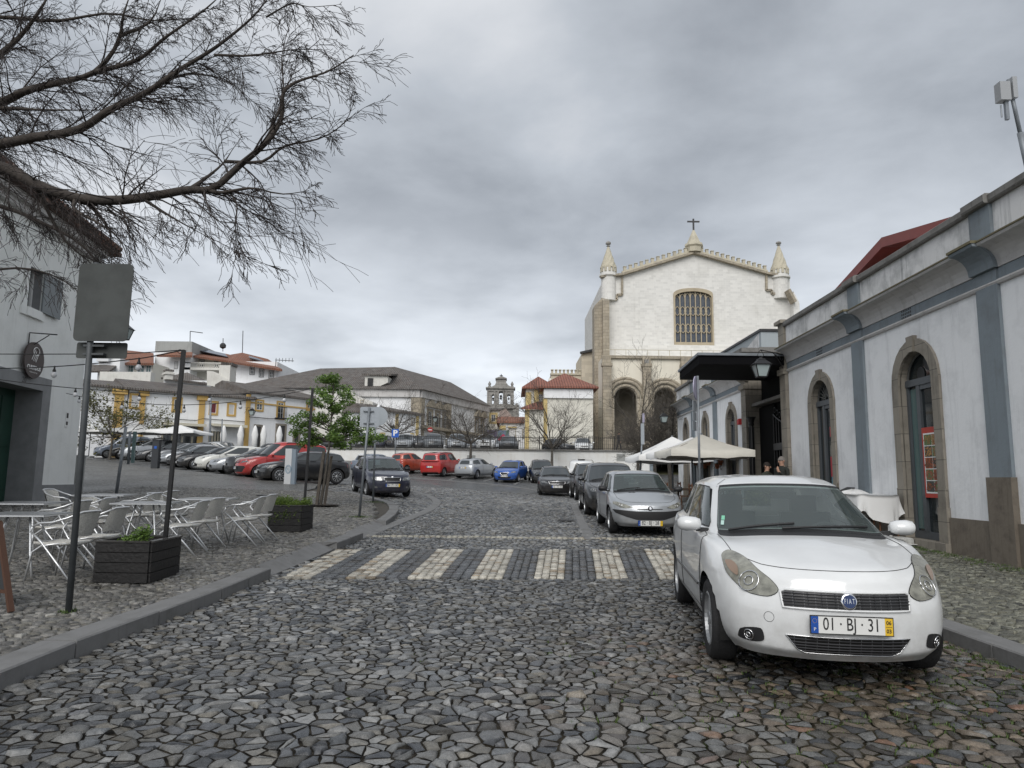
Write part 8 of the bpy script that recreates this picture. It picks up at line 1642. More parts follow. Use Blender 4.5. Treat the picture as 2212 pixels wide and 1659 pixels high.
tp=at(712,955,Yg);t2_=at(722,822,Yg);S_=[(tuple(gb),tuple(gb.lerp(tp,.5)+Vector((.02,0,0))),.05,.04),(tuple(gb.lerp(tp,.5)+Vector((.02,0,0))),tuple(tp),.04,.032),(tuple(tp),tuple(tp.lerp(t2_,.5)),.03,.02),(tuple(tp.lerp(t2_,.5)),tuple(t2_),.02,.008)]
seg_mesh('trunk',S_,'bark_grey',8,gt);BR,LV=[],[]
def clump(c,r,n,fl=.45):
    for _ in range(n):
        v=Vector((rg.gauss(0,1),rg.gauss(0,1),rg.gauss(0,1))).normalized()*r*(rg.random()**.5);v.z *=fl;LV.append(tuple(c+v))
spots=[(648,920),(632,905),(662,898),(640,938),(680,870),(690,845),(672,935),(655,960),(700,900),(730,880),(752,862),(770,915),(790,925),(765,940),(805,945),(745,900),(720,925),(690,950),(735,950),(700,820),(726,818),(722,838),(742,850),(705,862),(716,872),(780,902),(820,940),(750,925),(677,905),(712,945),(790,955),(670,955),(745,965)]
for (x,y) in spots:
    for rep in range(2):
        Yd=Yg+rg.gauss(0,.42);c=at(x+rg.gauss(0,5),y+rg.gauss(0,4),Yd);cl=max(0,min(1,(y-940)/(822-940)));o=tp.lerp(t2_,max(0,min(.95,cl-.12)));md=o.lerp(c,.55)+Vector((0,0,.05));BR.append((tuple(o),tuple(md),.014,.009));BR.append((tuple(md),tuple(c),.009,.004));clump(c,.23,125,.6);clump(o.lerp(c,.65),.17,60)
seg_mesh('limbs',BR,'bark_grey',4,gt);leaves('crown',LV,.038,'leaf_green',gt,3)
st_=thing('tree_stake','pair of tall wooden stakes bound to the young green tree','stake',tuple(gb));mb=MB();mb.beam(gb+Vector((-.09,-.06,0)),at(700,975,Yg-.06),.08,.08);mb.beam(gb+Vector((.13,-.05,0)),at(716,985,Yg+.05),.06,.06);mb.build('stake',mat('stake_wood',(.10,.085,.07),.8,var=.4,vs=9),st_)
mb=MB();q=gb+Vector((0,.0,.012));mb.add([q+Vector((.55*math.cos(a),.5*math.sin(a),.012)) for a in [PI*2*k/24 for k in range(24)]],[tuple(range(24))]);tag(mb.build('tree_pit','soil',None,fix=False),kind='structure')
lt,tp_=bare_tree('small olive-leaved tree before the ochre pilasters at far left',GB(236,55),6.3,4.6,23,None,(6,6,4),3,.30,r0=.1,leaf=True);rg=random.Random(9);LV=[]
for c,d in tp_:
    if rg.random()<.55:
        for _ in range(5):LV.append(tuple(c+Vector((rg.gauss(0,.13),rg.gauss(0,.13),rg.gauss(0,.1)))))
leaves('leaves',LV,.10,'leaf_olive',lt,5)
# ------------------------------------------------------------------ furniture on the left pavement
PG=lambda px,Y:Vector((at(px,1030,Y).x,Y,tz(at(px,1030,Y).x,Y)+.13))
mat('woven_cream',(.62,.61,.57),.85,var=.25,vs=60,bump=.8,bs=120)
def make_table(p,lab):
    t=thing('cafe_table',lab,'table',tuple(p),R(8),'metal cafe tables on the left pavement');mb=MB();mb.box((0,0,.715),(.78,.78,.025));mb.build('tabletop',mat('table_grey',(.30,.31,.32),.3,.6),t,world=False);mb=MB();mb.box((0,0,.712),(.795,.795,.012));mb.build('table_rim','aluminium',t,world=False)
    for a,b in ((-1,-1),(1,-1),(1,1),(-1,1)):mb=MB();mb.tube([(a*.12,b*.12,.70),(a*.14,b*.14,.6),(a*.2,b*.2,.25),(a*.27,b*.27,.012)],.014,6);mb.build('leg','aluminium',t,True,world=False)
    return t
def make_chair(lab):
    t=thing('cafe_chair',lab,'chair',(0,0,0),0,'aluminium cafe chairs on the left pavement');mb=MB();k=8;vs=[]
    for j in range(k+1):
        v=j/k;y=-.22+.42*v
        for i in range(9):u=i/8-.5;vs.append((u*.43,y,.45-.02*math.cos(u*PI)-.01*math.sin(v*PI)))
    fs=[(j*9+i,j*9+i+1,(j+1)*9+i+1,(j+1)*9+i) for j in range(k) for i in range(8)];n=len(vs);vs +=[(x,y,z-.03) for x,y,z in vs];fs +=[tuple(n+q for q in f[::-1]) for f in fs];per=[i for i in range(9)]+[j*9+8 for j in range(1,k+1)]+[k*9+i for i in range(7,-1,-1)]+[j*9 for j in range(k-1,0,-1)];fs +=[(per[i],per[i-1],n+per[i-1],n+per[i]) for i in range(len(per))];mb.add(vs,fs);mb.build('seat','woven_cream',t,True,world=False)
    mb=MB();vs=[]
    for j in range(7):
        v=j/6
        for i in range(11):a=R(-48+96*i/10);vs.append((.27*math.sin(a)*1.0,.06+.19*math.cos(a)+.09*v,.50+.28*v))
    fs=[(j*11+i,j*11+i+1,(j+1)*11+i+1,(j+1)*11+i) for j in range(6) for i in range(10)];n=len(vs);vs +=[(x*.94,y-.012,z) for x,y,z in vs];fs +=[tuple(n+q for q in f[::-1]) for f in fs];mb.add(vs,fs);mb.build('backrest','woven_cream',t,True,world=False)
    mb=MB()
    arm=[(-.27,-.20,.62),(-.285,-.1,.66),(-.285,.05,.67),(-.25,.2,.72),(-.15,.31,.785),(0,.345,.79)];arm +=[(-x,y,z) for x,y,z in arm[-2::-1]];mb.tube(arm,.0125,7);mb.tube([(-.2,-.22,.435),(-.21,.18,.43),(.21,.18,.43),(.2,-.22,.435),(-.2,-.22,.435)],.011,6);mb.build('arm_frame','aluminium',t,True,world=False)
    for s in (-1,1):
        mb=MB();mb.tube([(s*.27,-.20,.62),(s*.25,-.235,.56),(s*.22,-.12,.44),(s*.235,.10,.22),(s*.25,.30,.01)],.0125,7);mb.build('leg','aluminium',t,True,world=False)
        mb=MB();mb.tube([(s*.205,.10,.43),(s*.21,-.12,.40),(s*.22,-.22,.33),(s*.235,-.27,.01)],.0125,7);mb.build('leg','aluminium',t,True,world=False)
    return t
TB=[('metal cafe table nearest the camera at the left edge',62,8.7),('metal cafe table second from the front, at the left edge',66,10.3),('metal cafe table close to the cafe corner, furthest left of the back pair',236,12.2),('metal cafe table behind the near planter box',324,10.9),('metal cafe table right of the string light pole',457,12.1)]
tabs=[]
for i,(lab,px,Y) in enumerate(TB):
    p=PG(px,Y);t=make_table(p,lab);tabs.append(p)
ch0=make_chair('x');first=True
WN=['nearest the camera at the left edge','second from the front at the left edge','near the cafe corner','behind the near planter box','right of the string light pole']
for i,p in enumerate(tabs):
    for k,(dx_,dy_,rz_,nm) in enumerate(((.66,-.24,-88,'right-hand front'),(.64,.42,-96,'right-hand rear'),(-.66,-.05,86,'left-hand front'),(-.50,.50,100,'left-hand rear'))):
        if (i<2 and k ==2) or k ==3:continue
        c=ch0 if first else dup(ch0);first=False;x,y=p.x+dx_,p.y+dy_;c.location=(x,y,tz(x,y)+.13);c.rotation_euler=(0,0,R(rz_+(i*37+k*13)%17-8));c['label']='%s woven aluminium chair at the table %s'%(nm,WN[i])
def planter(lab,A,B,C,ztop_px,bushes):
    A,B,C=G(*A,.127),G(*B,.127),G(*C,.127);D=A+C-B;zt=at(*ztop_px,B.y).z;t=thing('planter',lab,'planter',tuple((A+C)/2),0,'black wooden planter boxes');zb_=min(A.z,B.z,C.z)
    n=4;hh=(zt-zb_)/n
    for a,b in ((A,B),(B,C),(C,D),(D,A)):
        mb=MB()
        for k in range(n):z=zb_+hh*(k+.5);mb.beam(Vector((a.x,a.y,z)),Vector((b.x,b.y,z)),.045,hh-.008)
        mb.build('side_panel','planter_wood',t)
    mb=MB();mb.add([Vector((q.x,q.y,zt-.06)) for q in (A,B,C,D)],[(0,1,2,3)]);mb.build('soil','soil',t,fix=False)
    mb=MB()
    for a,b in ((A,B),(B,C),(C,D),(D,A)):mb.beam(Vector((a.x,a.y,zt+.008)),Vector((b.x,b.y,zt+.008)),.07,.018)
    mb.build('top_board',mat('wet_wood',(.05,.048,.046),.25),t);return A,B,C,D,zt
A,B,C,D,zt=planter('black wooden planter near the kerb with a small ivy and the string light pole',(203.7,1257),(318.5,1260),(382.8,1235.5),(318.5,1172),1)
iv=thing('ivy_plant','small ivy spilling over the near planter rim','plant',(A.x*.3+B.x*.7,A.y+.05,zt));rg=random.Random(2);LV=[]
for q0,r_,n_ in ((A.lerp(B,.78),.085,260),(A.lerp(B,.62),.07,120),(A.lerp(B,.48),.05,70),(A.lerp(B,.86),.07,150)):
    q0=Vector((q0.x,q0.y+.05,zt+(.09 if n_>140 else .02)))
    for _ in range(n_):LV.append(tuple(q0+Vector((rg.gauss(0,r_*.6),rg.gauss(0,r_*.5),rg.gauss(0,r_*.55)))))
leaves('leaves',LV,.02,'leaf_green',iv,8)
pz=lambda x,y:((640+x/4.254)*.864,(1180+y/4.254)*.864)
A2,B2_,C2,D2,zt2_=planter('black wooden planter full of feathery green plants behind the near planter',pz(130,630),pz(475,635),pz(590,597),pz(480,362),2)
fn_=thing('feathery_plant','feathery bright green plants filling the far planter','plant',(B2_.x,B2_.y,zt2_));LV=[];rg=random.Random(6);sg=[]
for _ in range(520):
    u,v=rg.random(),rg.random();q=A2.lerp(B2_,u).lerp(D2.lerp(C2,u),v);q.z=zt2_-.03;h=rg.uniform(.08,.24)*(.7+.3*math.sin(u*7));e_=q+Vector((rg.gauss(0,.05),rg.gauss(0,.05),h))
    if v<.1 and rg.random()<.5:e_=q+Vector((rg.gauss(0,.03),-.07,-rg.uniform(.05,.3)))
    sg.append((tuple(q),tuple(e_),.002,.001));[LV.append(tuple(q.lerp(e_,rg.uniform(.4,1.05))+Vector((rg.gauss(0,.018),rg.gauss(0,.018),rg.gauss(0,.012))))) for _ in range(9)]
leaves('leaves',LV,.014,'leaf_fern',fn_,9,.1);seg_mesh('stems',sg,'leaf_fern',3,fn_)
q1_=Vector((A+C)/2).lerp(C,.45);P1a=Vector((at(357,1160,q1_.y).x,q1_.y,zt-.1));P1b=at(397,756,q1_.y);pl1=thing('light_pole','thin black square pole rising from the near planter','pole',tuple(P1a),0,'black poles carrying the string lights');mb=MB();mb.beam(P1a,P1b,.045,.045);mb.tube([P1b+Vector((-.05+.025*math.cos(a),0,-.02+.025*math.sin(a))) for a in [PI*2*k/12 for k in range(13)]],.005,5);mb.build('pole','iron_black',pl1)
q2_=(B2_+C2)/2;P2a=Vector((at(658,1078,q2_.y+.3).x,q2_.y+.3,zt2_-.1));P2b=at(675.5,839,q2_.y+.3);pl2=thing('light_pole','thin black square pole behind the feathery planter','pole',tuple(P2a),0,'black poles carrying the string lights');mb=MB();mb.beam(P2a,P2b,.045,.045);mb.build('pole','iron_black',pl2)
mat('bulb_glass',(.55,.56,.58),.15)
def string(lab,pts,bulbs,r=.008):
    t=thing('string_light',lab,'string light',tuple(pts[0]),0,'string lights between the poles and the cafe');Q=hermite(np.array([[tuple(p)]for p in pts]),False,8)[:,0];mb=MB();mb.tube([Vector(q) for q in Q],r,5);mb.build('cable','plastic_black',t,True)
    for f in bulbs:
        q=Vector(Q[int(f*(len(Q)-1))]);mb=MB();mb.lathe(q,[(.012,.01),(.012,-.03),(.024,-.06),(.024,-.075),(.012,-.08)],10);b_=mb.build('bulb_socket','plastic_black',t,True);mb=MB();mb.lathe(q,[(.012,-.075),(.032,-.10),(.040,-.125),(.034,-.15),(.014,-.168),(.002,-.17)],12);mb.build('bulb','bulb_glass',b_,True)
Y1=P1b.y;wy=lambda x,y,Y:at(*z1(x,y),Y)
string('upper plain cable from the near pole to the cafe wall',[P1b,wy(1400,370,Y1+.6),wy(700,377,Y1+1.2),wy(-400,375,Y1+2)],(),.007)
string('string light sagging from the near pole across the round sign',[P1b,wy(1540,425,Y1+.3),wy(1000,485,Y1+.9),wy(605,515,Y1+1.4),wy(-400,545,Y1+2.4)],(.25,.75))
Y2=P2b.y
string('long string light from the far pole passing above the green door',[P2b,at(*z2(1800,700),Y2+.2),at(*z2(1000,705),Y2+.2),wy(1545,805,Y2-.4),wy(838,755,Y2-1.2),wy(-400,610,Y2-2)],(.30,.62,.82))
string('lower string light from the far pole to the cafe wall corner',[P2b,at(*z2(2175,705),Y2+.1),at(*z2(1645,785),Y2+.3),at(*z2(1110,818),Y2+.6),wy(1350,905,Y2+1.5),wy(880,845,Y2+3.4),wy(730,810,Y2+4.2)],(.17,.33,.5,.68,.84))
def vpole(root,a,b,r=.03,m='galvanised',name='post'):mb=MB();mb.tube([a,b],r,12);return mb.build(name,m,root,True)
def rrect(c,w,h,r=.03,n=4):
    out=[]
    for sx_,sz_,a0 in ((1,1,0),(-1,1,90),(-1,-1,180),(1,-1,270)):out +=[(c[0]+sx_*(w/2-r)+r*math.cos(R(a0+90*k/n)),c[1]+sz_*(h/2-r)+r*math.sin(R(a0+90*k/n))) for k in range(n+1)]
    return out
b_=G(148,1322,.125);Ys=b_.y;tp_=at(209,568,Ys);sg_=thing('road_sign','back of a large grey road sign with a small plate below on a leaning pole','sign',tuple(b_));vpole(sg_,b_,tp_,.029,'old_steel')
def plate(root,name,x0,x1,y0,y1,Y,m,r=.04,d0=-.04,th=.006):
    a,b=at(x0,y1,Y),at(x1,y0,Y);mb=MB();mb.prism(rrect(((a.x+b.x)/2,(a.z+b.z)/2),abs(b.x-a.x),abs(b.z-a.z),r),Y+d0,Y+d0+th,'xz');return mb.build(name,m,root)
o=plate(sg_,'panel',162,294,573,738,Ys,'sign_back',.05,-.04);o2=plate(sg_,'lower_plate',158,271,739,772,Ys,'sign_back',.02,.04)
mb=MB()
for y in (600,715,747,765):c=at(203+(y-755)*-.07,y,Ys);mb.box((c.x,Ys+.012,c.z),(.2,.05,.02))
mb.build('clamp','old_steel',sg_)
b_=G(776,1117,.125);Ys=b_.y;r=thing('road_sign','back of a square grey road sign on a pole right of the green tree','sign',tuple(b_),0,'sign backs right of the green tree');vpole(r,b_,at(798,880,Ys),.03);plate(r,'panel',776,819,879,922,Ys,mat('sign_alu',(.34,.37,.40),.45,.4),.04,.035);mb=MB();[mb.box((at(796,y,Ys).x,Ys+.01,at(796,y,Ys).z),(.26,.05,.02)) for y in (888,914)];mb.build('clamp','galvanised',r)
b_=G(806,1084,.125);Ys=b_.y;r=thing('road_sign','back of a round grey road sign on the pole behind the square one','sign',tuple(b_),0,'sign backs right of the green tree');vpole(r,b_,at(812,885,Ys),.03);c=at(817,899,Ys);mb=MB();mb.prism(ell(c.x,c.z,.3,.3,32),Ys+.035,Ys+.042,'xz');mb.build('disc','sign_alu',r)
def psign(lab,px,y0,y1,Y,base_y,kind):
    b0=at(px,base_y,Y);b0.z=zT if Y>61 else tz(b0.x,Y);r=thing('road_sign',lab,'sign',tuple(b0));c=at(px,(y0+y1)/2,Y);h=(at(px,y0,Y).z-at(px,y1,Y).z);vpole(r,b0,Vector((c.x,Y,c.z+h*.5)),.04)
    mb=MB()
    if kind =='P':mb.prism(rrect((c.x,c.z),h*.85,h,.06),Y-.07,Y-.05,'xz');mb.build('panel','blue_sign',r);mb=MB();put_text(mb,'P',h*.95,(c.x,Y-.075,c.z),(1,0,0),(0,0,1),None,1.1,.02);mb.build('letter','white_paint',r,fix=False)
    else:mb.prism(ell(c.x,c.z,h/2,h/2,28),Y-.07,Y-.05,'xz');mb.build('disc','red_paint',r);mb=MB();mb.bb(c.x-h*.36,c.x+h*.36,Y-.075,Y-.071,c.z-h*.08,c.z+h*.08);mb.build('bar','white_paint',r)
psign('small blue parking sign with white letter P behind the railing',854,927,945,60.8,985,'P');psign('red no entry sign with white bar before the palace',929.5,923,934,70,960,'N')
b_=PG(1511,17.7);b_.z -=.0;tp_=at(1507,812,17.7);r=thing('road_sign','round sign seen edge-on with stacked plates on the right pavement pole','sign',tuple(b_));vpole(r,b_,tp_,.03);c=at(1508,838,17.7);mb=MB();D_=Vector((math.sin(R(8)),math.cos(R(8)),0))
U_=Vector((.46,.888,0));fc=[]
for d in (-.012,.012):fc +=[c+U_*.30*math.cos(a)+Vector((0,0,.30*math.sin(a)))+Vector((.888,-.46,0))*(d-.05) for a in [PI*2*k/28 for k in range(28)]]
mb.add(fc,[tuple(range(28)),tuple(range(28,56))[::-1]]+[(i,(i+1)%28,28+(i+1)%28,28+i) for i in range(28)]);mb.build('disc',mat('faded_sign',(.42,.40,.52),.5,var=.4,vs=4),r)
for y0,y1 in ((866,888),(890,908),(910,930)):
    a,b=at(1505,y1,17.7),at(1505,y0,17.7);mb=MB();q=[(a+U_*s_*.19+Vector((-.045,.02,0))) for s_ in (-1,1)];mb.beam(Vector((q[0].x,q[0].y,(a.z+b.z)/2)),Vector((q[1].x,q[1].y,(a.z+b.z)/2)),.012,b.z-a.z);mb.build('plate','sign_alu',r)
b_=at(1379,1040,30);b_.z=tz(b_.x,30)+.1;r=thing('road_sign','slim pole with a narrow striped plate left of the parasols','sign',tuple(b_));vpole(r,b_,at(1390,895,30),.035);plate(r,'plate',1384,1391,915,960,30,'sign_alu',.02,-.06);plate(r,'disc',1387,1391.5,893,913,30,'faded_sign',.03,-.06)
def box_thing(name,lab,cat,x0,x1,y0,Y,dep,m,extra=None):
    a=at(x0,y0,Y);b=at(x1,y0,Y);z=tz((a.x+b.x)/2,Y)+.1;r=thing(name,lab,cat,((a.x+b.x)/2,Y,z));mb=MB();mb.bb(a.x,b.x,Y,Y+dep,z,a.z);mb.build('body',m,r);return r,a.x,b.x,z,a.z
Yt=G(628,1047,.1).y;r,x0,x1,z0,z1t=box_thing('charging_totem','tall white charging totem with round blue logo before the black hatchback','totem',617,631,969,Yt,.25,'white_plastic')
mb=MB();mb.bb(x1+.002,x1+.16,Yt+.02,Yt+.27,z0,z1t-.02);mb.build('grey_side',mat('totem_grey',(.24,.29,.34),.4),r);mb=MB();c=(x0+x1)/2+.02
for rr in (.13,.095):mb.tube([(c+rr*.9*math.cos(a),Yt-.004,z0+.62+rr*1.3*math.sin(a)) for a in [PI*2*k/24 for k in range(25)]],.008,4)
put_text(mb,'G',.14,(c,Yt-.006,z0+.62),(1,0,0),(0,0,1));mb.build('logo',mat('logo_blue',(.05,.20,.32),.5),r,fix=False)
r,x0,x1,z0,z1t=box_thing('pay_machine','dark parking pay machine with small solar panel left of the near pole','pay machine',330,344,950,40,.3,mat('pay_dark',(.022,.025,.03),.5));mb=MB();mb.beam((x0-.12,40.1,z1t+.04),(x1+.12,40.1,z1t+.10),.4,.04);mb.build('solar_panel','plastic_black',r);mb=MB();mb.bb(x0+.12,x0+.26,39.985,39.995,z1t-.5,z1t-.35);mb.build('badge','blue_sign',r)
r=thing('notice_board','grey twin-post notice board with glass panel at the left of the square','notice board',tuple(GB(272,21.5,.12)));a,b=at(263,922,21.5),at(275,922,21.5);vpole(r,Vector((a.x,21.5,tz(a.x,21.5)+.1)),at(272,922,21.5),.045,'galvanised');vpole(r,at(277,1003,23),at(281,932,23),.04,'galvanised');mb=MB();a,b=at(282,1000,23),at(294,932,23);mb.bb(a.x,b.x,23,23.06,a.z,b.z);mb.build('panel','pale_glass',r)
for lab,px,y0,Y,rr in (('grey lamp column in front of the ochre house',452,857,61,.09),('thin grey post right of the lamp column',477,905,61,.05)):q=GB(px,Y,0);r=thing('lamp_column',lab,'column',q);vpole(r,Vector(q),at(px+3,y0,Y),rr)
r,x0,x1,z0,z1t=box_thing('litter_bin','black litter bin with pale lid behind the navy hatchback','bin',774,786,984,42,.4,'plastic_black');mb=MB();mb.lathe(((x0+x1)/2,42.2,z1t),[(.25,0),(.25,.06),(.1,.12)],12);mb.build('lid','white_plastic',r)
def parasol(lab,c,half,zt,zp,m='canvas',rot=0,group='open cafe parasols',zb_=None,val=.2):
    z0=tz(c[0],c[1])+.1 if zb_ is None else zb_;r=thing('parasol',lab,'parasol',(c[0],c[1],z0),rot,group);k=6;vs,fs=[],[]
    cs=[(-1,-1),(1,-1),(1,1),(-1,1)]
    for i in range(4):
        a,b=cs[i],cs[(i+1)%4];b0=len(vs)
        for j in range(k+1):
            for q in range(7):
                f=j/k;t=q/6;x=(a[0]*(1-t)+b[0]*t)*half*f;y=(a[1]*(1-t)+b[1]*t)*half*f;sag=-.05*math.sin(PI*t)*f*half-.06*math.sin(PI*f);vs.append((x,y,zp-z0-(zp-zt)*f+sag))
        fs +=[(b0+j*7+q,b0+j*7+q+1,b0+(j+1)*7+q+1,b0+(j+1)*7+q) for j in range(k) for q in range(6)]
        e=[vs[b0+k*7+q]for q in range(7)];b1=len(vs);vs +=[(x*1.0,y*1.0,z-val+(.03 if q%2 else 0)) for q,(x,y,z) in enumerate(e)];fs +=[(b0+k*7+q,b0+k*7+q+1,b1+q+1,b1+q) for q in range(6)]
    mb=MB();mb.add(vs,fs);mb.build('canopy',m,r,True,False,fix=False);mb=MB();mb.tube([(0,0,0),(0,0,zp-z0+.04)],.035,8);mb.build('pole','galvanised',r,True,False);mb=MB();mb.box((0,0,.06),(.6,.6,.12));mb.build('base','grey_render',r,False,False)
    mb=MB();[mb.beam((0,0,zp-z0-.1),(x*half*.98,y*half*.98,zt-z0-.03),.02,.02) for x,y in cs];mb.build('ribs','wood_brown',r,False,False);return r
parasol('nearest cream square parasol by the market wing',(6.0,22.4),1.25,at(1533,971,21.2).z,at(1515,938,22.4).z)
parasol('middle white parasol behind the cream one',(6.75,26.6),1.45,at(1445,975,25.2).z,at(1484,944,26.6).z,'canvas_white');parasol('furthest white parasol at left of the market terrace',(6.9,30.5),1.75,at(1371,984,29).z,at(1461,943,30.5).z,'canvas_white')
for i,(lab,px,y0,Y,hf) in enumerate((('white parasol before the far-left shop, right of the olive tree',385,918,56,2.6),('white parasol behind the olive tree trunk',300,916,57,2.6),('white parasol at far left behind the road sign pole',190,915,56,2.2))):q=GB(px,Y,.1);zq=at(px,y0+14,Y).z;parasol(lab,(q[0],Y),hf*.7,zq,at(px,y0,Y).z,'canvas_white',0,'open parasols by the row houses',q[2])
for i,(lab,px,y0) in enumerate((('left of five closed parasols before the ochre house',479,919),('second closed parasol from the left',516,919),('middle closed parasol beside the yellow strip',547,919),('fourth closed parasol from the left by the dark door',566,919),('rightmost closed parasol before the stone doorway',600,920))):
    q=Vector(GB(px,64,.1));zt_=at(px,y0,64).z;r=thing('parasol',lab,'parasol',tuple(q),0,'closed parasols before the houses');mb=MB();h=zt_-q.z;mb.lathe(q,[(.10,h*.28),(.26,h*.32),(.24,h*.55),(.3,h*.7),(.16,h*.92),(.05,h)],10);mb.build('canopy','canvas_white',r,True);mb=MB();mb.tube([q,q+Vector((0,0,h*.35))],.05,6);mb.build('pole','wood_brown',r)
cl=thing('covered_table','cafe table and chairs draped with a white sheet against the market wall','table',(6.95,14.9,.3));a,b=at(1832,1068,14.4),at(1955,1068,13.9);zt_=a.z;z0=tz(6.9,14.5)+.13;mb=MB();n=60;m_=9;vs=[];rg=random.Random(3)
cx_,cy_,hx_,hy_=(a.x+b.x)/2,14.4,(b.x-a.x)/2,.42
for j in range(m_):
    f=j/(m_-1)
    for i in range(n):
        t=2*PI*i/n;c_,s_=math.cos(t),math.sin(t);ex=2/5;X_=hx_*math.copysign(abs(c_)**ex,c_);Y_=hy_*math.copysign(abs(s_)**ex,s_);w=1+f*(.05+.10*math.sin(t*7)*f+.05*math.sin(t*17+1)*f);drop=(.30+.24*(.5+.5*math.sin(t*4+.6)))*f*1.05;vs.append((cx_+X_*w,cy_+Y_*w,zt_-drop+.01*math.sin(t*5)))
vs.append((cx_,cy_,zt_+.02));mb.add(vs,[(j*n+i,j*n+(i+1)%n,(j+1)*n+(i+1)%n,(j+1)*n+i) for j in range(m_-1) for i in range(n)]+[(i,(i+1)%n,m_*n) for i in range(n)]);mb.build('sheet','canvas_white',cl,True,fix=False)
mb=MB();[mb.tube([(cx_+x*hx_*.8,cy_+y*hy_*.8,z0),(cx_+x*hx_*.8,cy_+y*hy_*.8,zt_-.02)],.018,6) for x in (-1,0,1) for y in (-1,1)];mb.build('leg','wood_brown',cl)
sh=thing('covered_chairs','crumpled white sheet over stacked chairs left of the covered table','cover',(6.3,16,.3));mb=MB();c=at(1850,1075,15.6);vs=[];n,m_=24,10
for j in range(m_+1):
    for i in range(n):t=2*PI*i/n;f=j/m_;rr=math.sin(f*PI/2);vs.append((c.x-.05+.52*rr*math.cos(t)*(1+.10*math.sin(3*t+1)),15.6+.4*rr*math.sin(t),c.z+.16*math.cos(f*PI/2)-.32*f*f+.05*math.sin(4*t+5*f)*f+.03*math.sin(9*t)))
mb.add(vs,[(j*n+i,j*n+(i+1)%n,(j+1)*n+(i+1)%n,(j+1)*n+i) for j in range(m_) for i in range(n)]);mb.build('sheet','canvas_white',sh,True,fix=False);mb=MB();[mb.tube([(c.x+dx_,15.6+dy_,z0),(c.x+dx_,15.6+dy_,c.z)],.016,6) for dx_,dy_ in ((-.3,-.2),(.25,-.2),(.25,.2),(-.3,.2))];mb.build('leg','wood_brown',sh)
ub=thing('umbrella_base','white concrete umbrella base with short tube beside the near doorway','umbrella base',tuple(G(1940,1178,.13)));c=G(1938,1174,.13);mb=MB();mb.lathe(c,[(.40,0),(.39,.012),(.30,.014),(.29,.10),(.26,.12),(.05,.125)],4,Matrix.Translation(c)@Matrix.Rotation(R(45),4,'Z')@Matrix.Translation(-c));mb.build('block',mat('old_white',(.6,.6,.57),.8,var=.4,vs=12,bump=.6),ub);mb=MB();mb.tube([c+Vector((-.12,0,.11)),c+Vector((-.12,0,.34))],.035,10);mb.build('tube','white_paint',ub)
bn=thing('waste_bin','small black wheeled bin with tilted lid by the far doorway','bin',tuple(G(1822,1110,.13)));c=at(1826,1070,16.6);mb=MB();z0=tz(c.x,16.6)+.13;mb.lathe((c.x,16.6,z0),[(.16,0),(.2,.78),(.22,.8)],4);mb.build('body','plastic_black',bn);mb=MB();mb.beam((c.x-.24,16.6,z0+.8),(c.x+.2,16.6,z0+1.0),.4,.03);mb.build('lid','plastic_black',bn)
for i,px in enumerate((1465,1490,1515,1545,1575)):
    Y=20.5+1.2*(i%3);q=Vector((at(px,1040,Y).x,Y,tz(5,Y)+.14));r=thing('bistro_table',['dark bistro table furthest left under the parasols','dark bistro table left of the round sign pole','dark bistro table behind the round sign pole','dark bistro table right of the round sign pole','dark bistro table nearest the iron gate'][i],'table',tuple(q),0,'bistro tables under the market parasols');mb=MB();mb.lathe(q,[(.2,0),(.03,.03),(.03,.7),(.32,.71),(.32,.74)],12);mb.build('table','wood_dark',r)
    for s in (-1,1):
        ch=thing('bistro_chair','%s-hand wooden chair at the %s'%('left' if s<0 else 'right',r['label'][5:]),'chair',tuple(q+Vector((s*.5,.1,0))),0,'bistro chairs under the market parasols');o=q+Vector((s*.5,.1,0));mb=MB();mb.box(o+Vector((0,0,.45)),(.38,.38,.03));mb.build('seat','wood_brown',ch);mb=MB();[mb.box(o+Vector((s*.18,0,.6+.12*k)),(.02,.36,.06)) for k in range(3)];[mb.beam(o+Vector((s*.18,y,.45)),o+Vector((s*.19,y,.9)),.03,.03) for y in (-.17,.17)];mb.build('backrest','wood_brown',ch)
        for a_,b_ in ((-1,-1),(1,-1),(1,1),(-1,1)):mb=MB();mb.beam(o+Vector((a_*.16,b_*.16,0)),o+Vector((a_*.16,b_*.16,.44)),.03,.03);mb.build('leg','wood_brown',ch)
for i,px in enumerate((1508,1530,1537,1556,1563)):
    s_,z_=MW.px(px,1000+(i*7)%14);r=thing('flower_pot',['terracotta wall pot with trailing leaves, leftmost on the wing wall','terracotta wall pot second from left on the wing wall','terracotta wall pot hanging lowest on the wing wall','terracotta wall pot on the wing wall below the alarm box side','terracotta wall pot rightmost on the wing wall'][i],'flower pot',tuple(MW.P(s_,z_,.1)),0,'terracotta pots on the wing wall');mb=MB();mb.lathe(MW.P(s_,z_,.12),[(.07,-.1),(.1,.08),(.11,.1)],10);mb.build('pot','terracotta',r);LV=[tuple(MW.P(s_,z_,.14)+Vector((rg.gauss(0,.07),rg.gauss(0,.07),rg.gauss(.0,.12)))) for _ in range(60)];leaves('leaves',LV,.03,'leaf_olive',r,i)
hb=thing('hedge_planter','low green planting in front of the two men','plant',(6.5,18.6,.4));LV=[];rg=random.Random(12)
for _ in range(1500):LV.append((rg.uniform(6.2,7.6),18.8+rg.gauss(0,.15),.4+abs(rg.gauss(.55,.16))))
leaves('leaves',LV,.05,'leaf_olive',hb,3);mb=MB();mb.bb(6.2,7.6,18.65,18.95,.38,.85);mb.build('trough','planter_wood',hb)
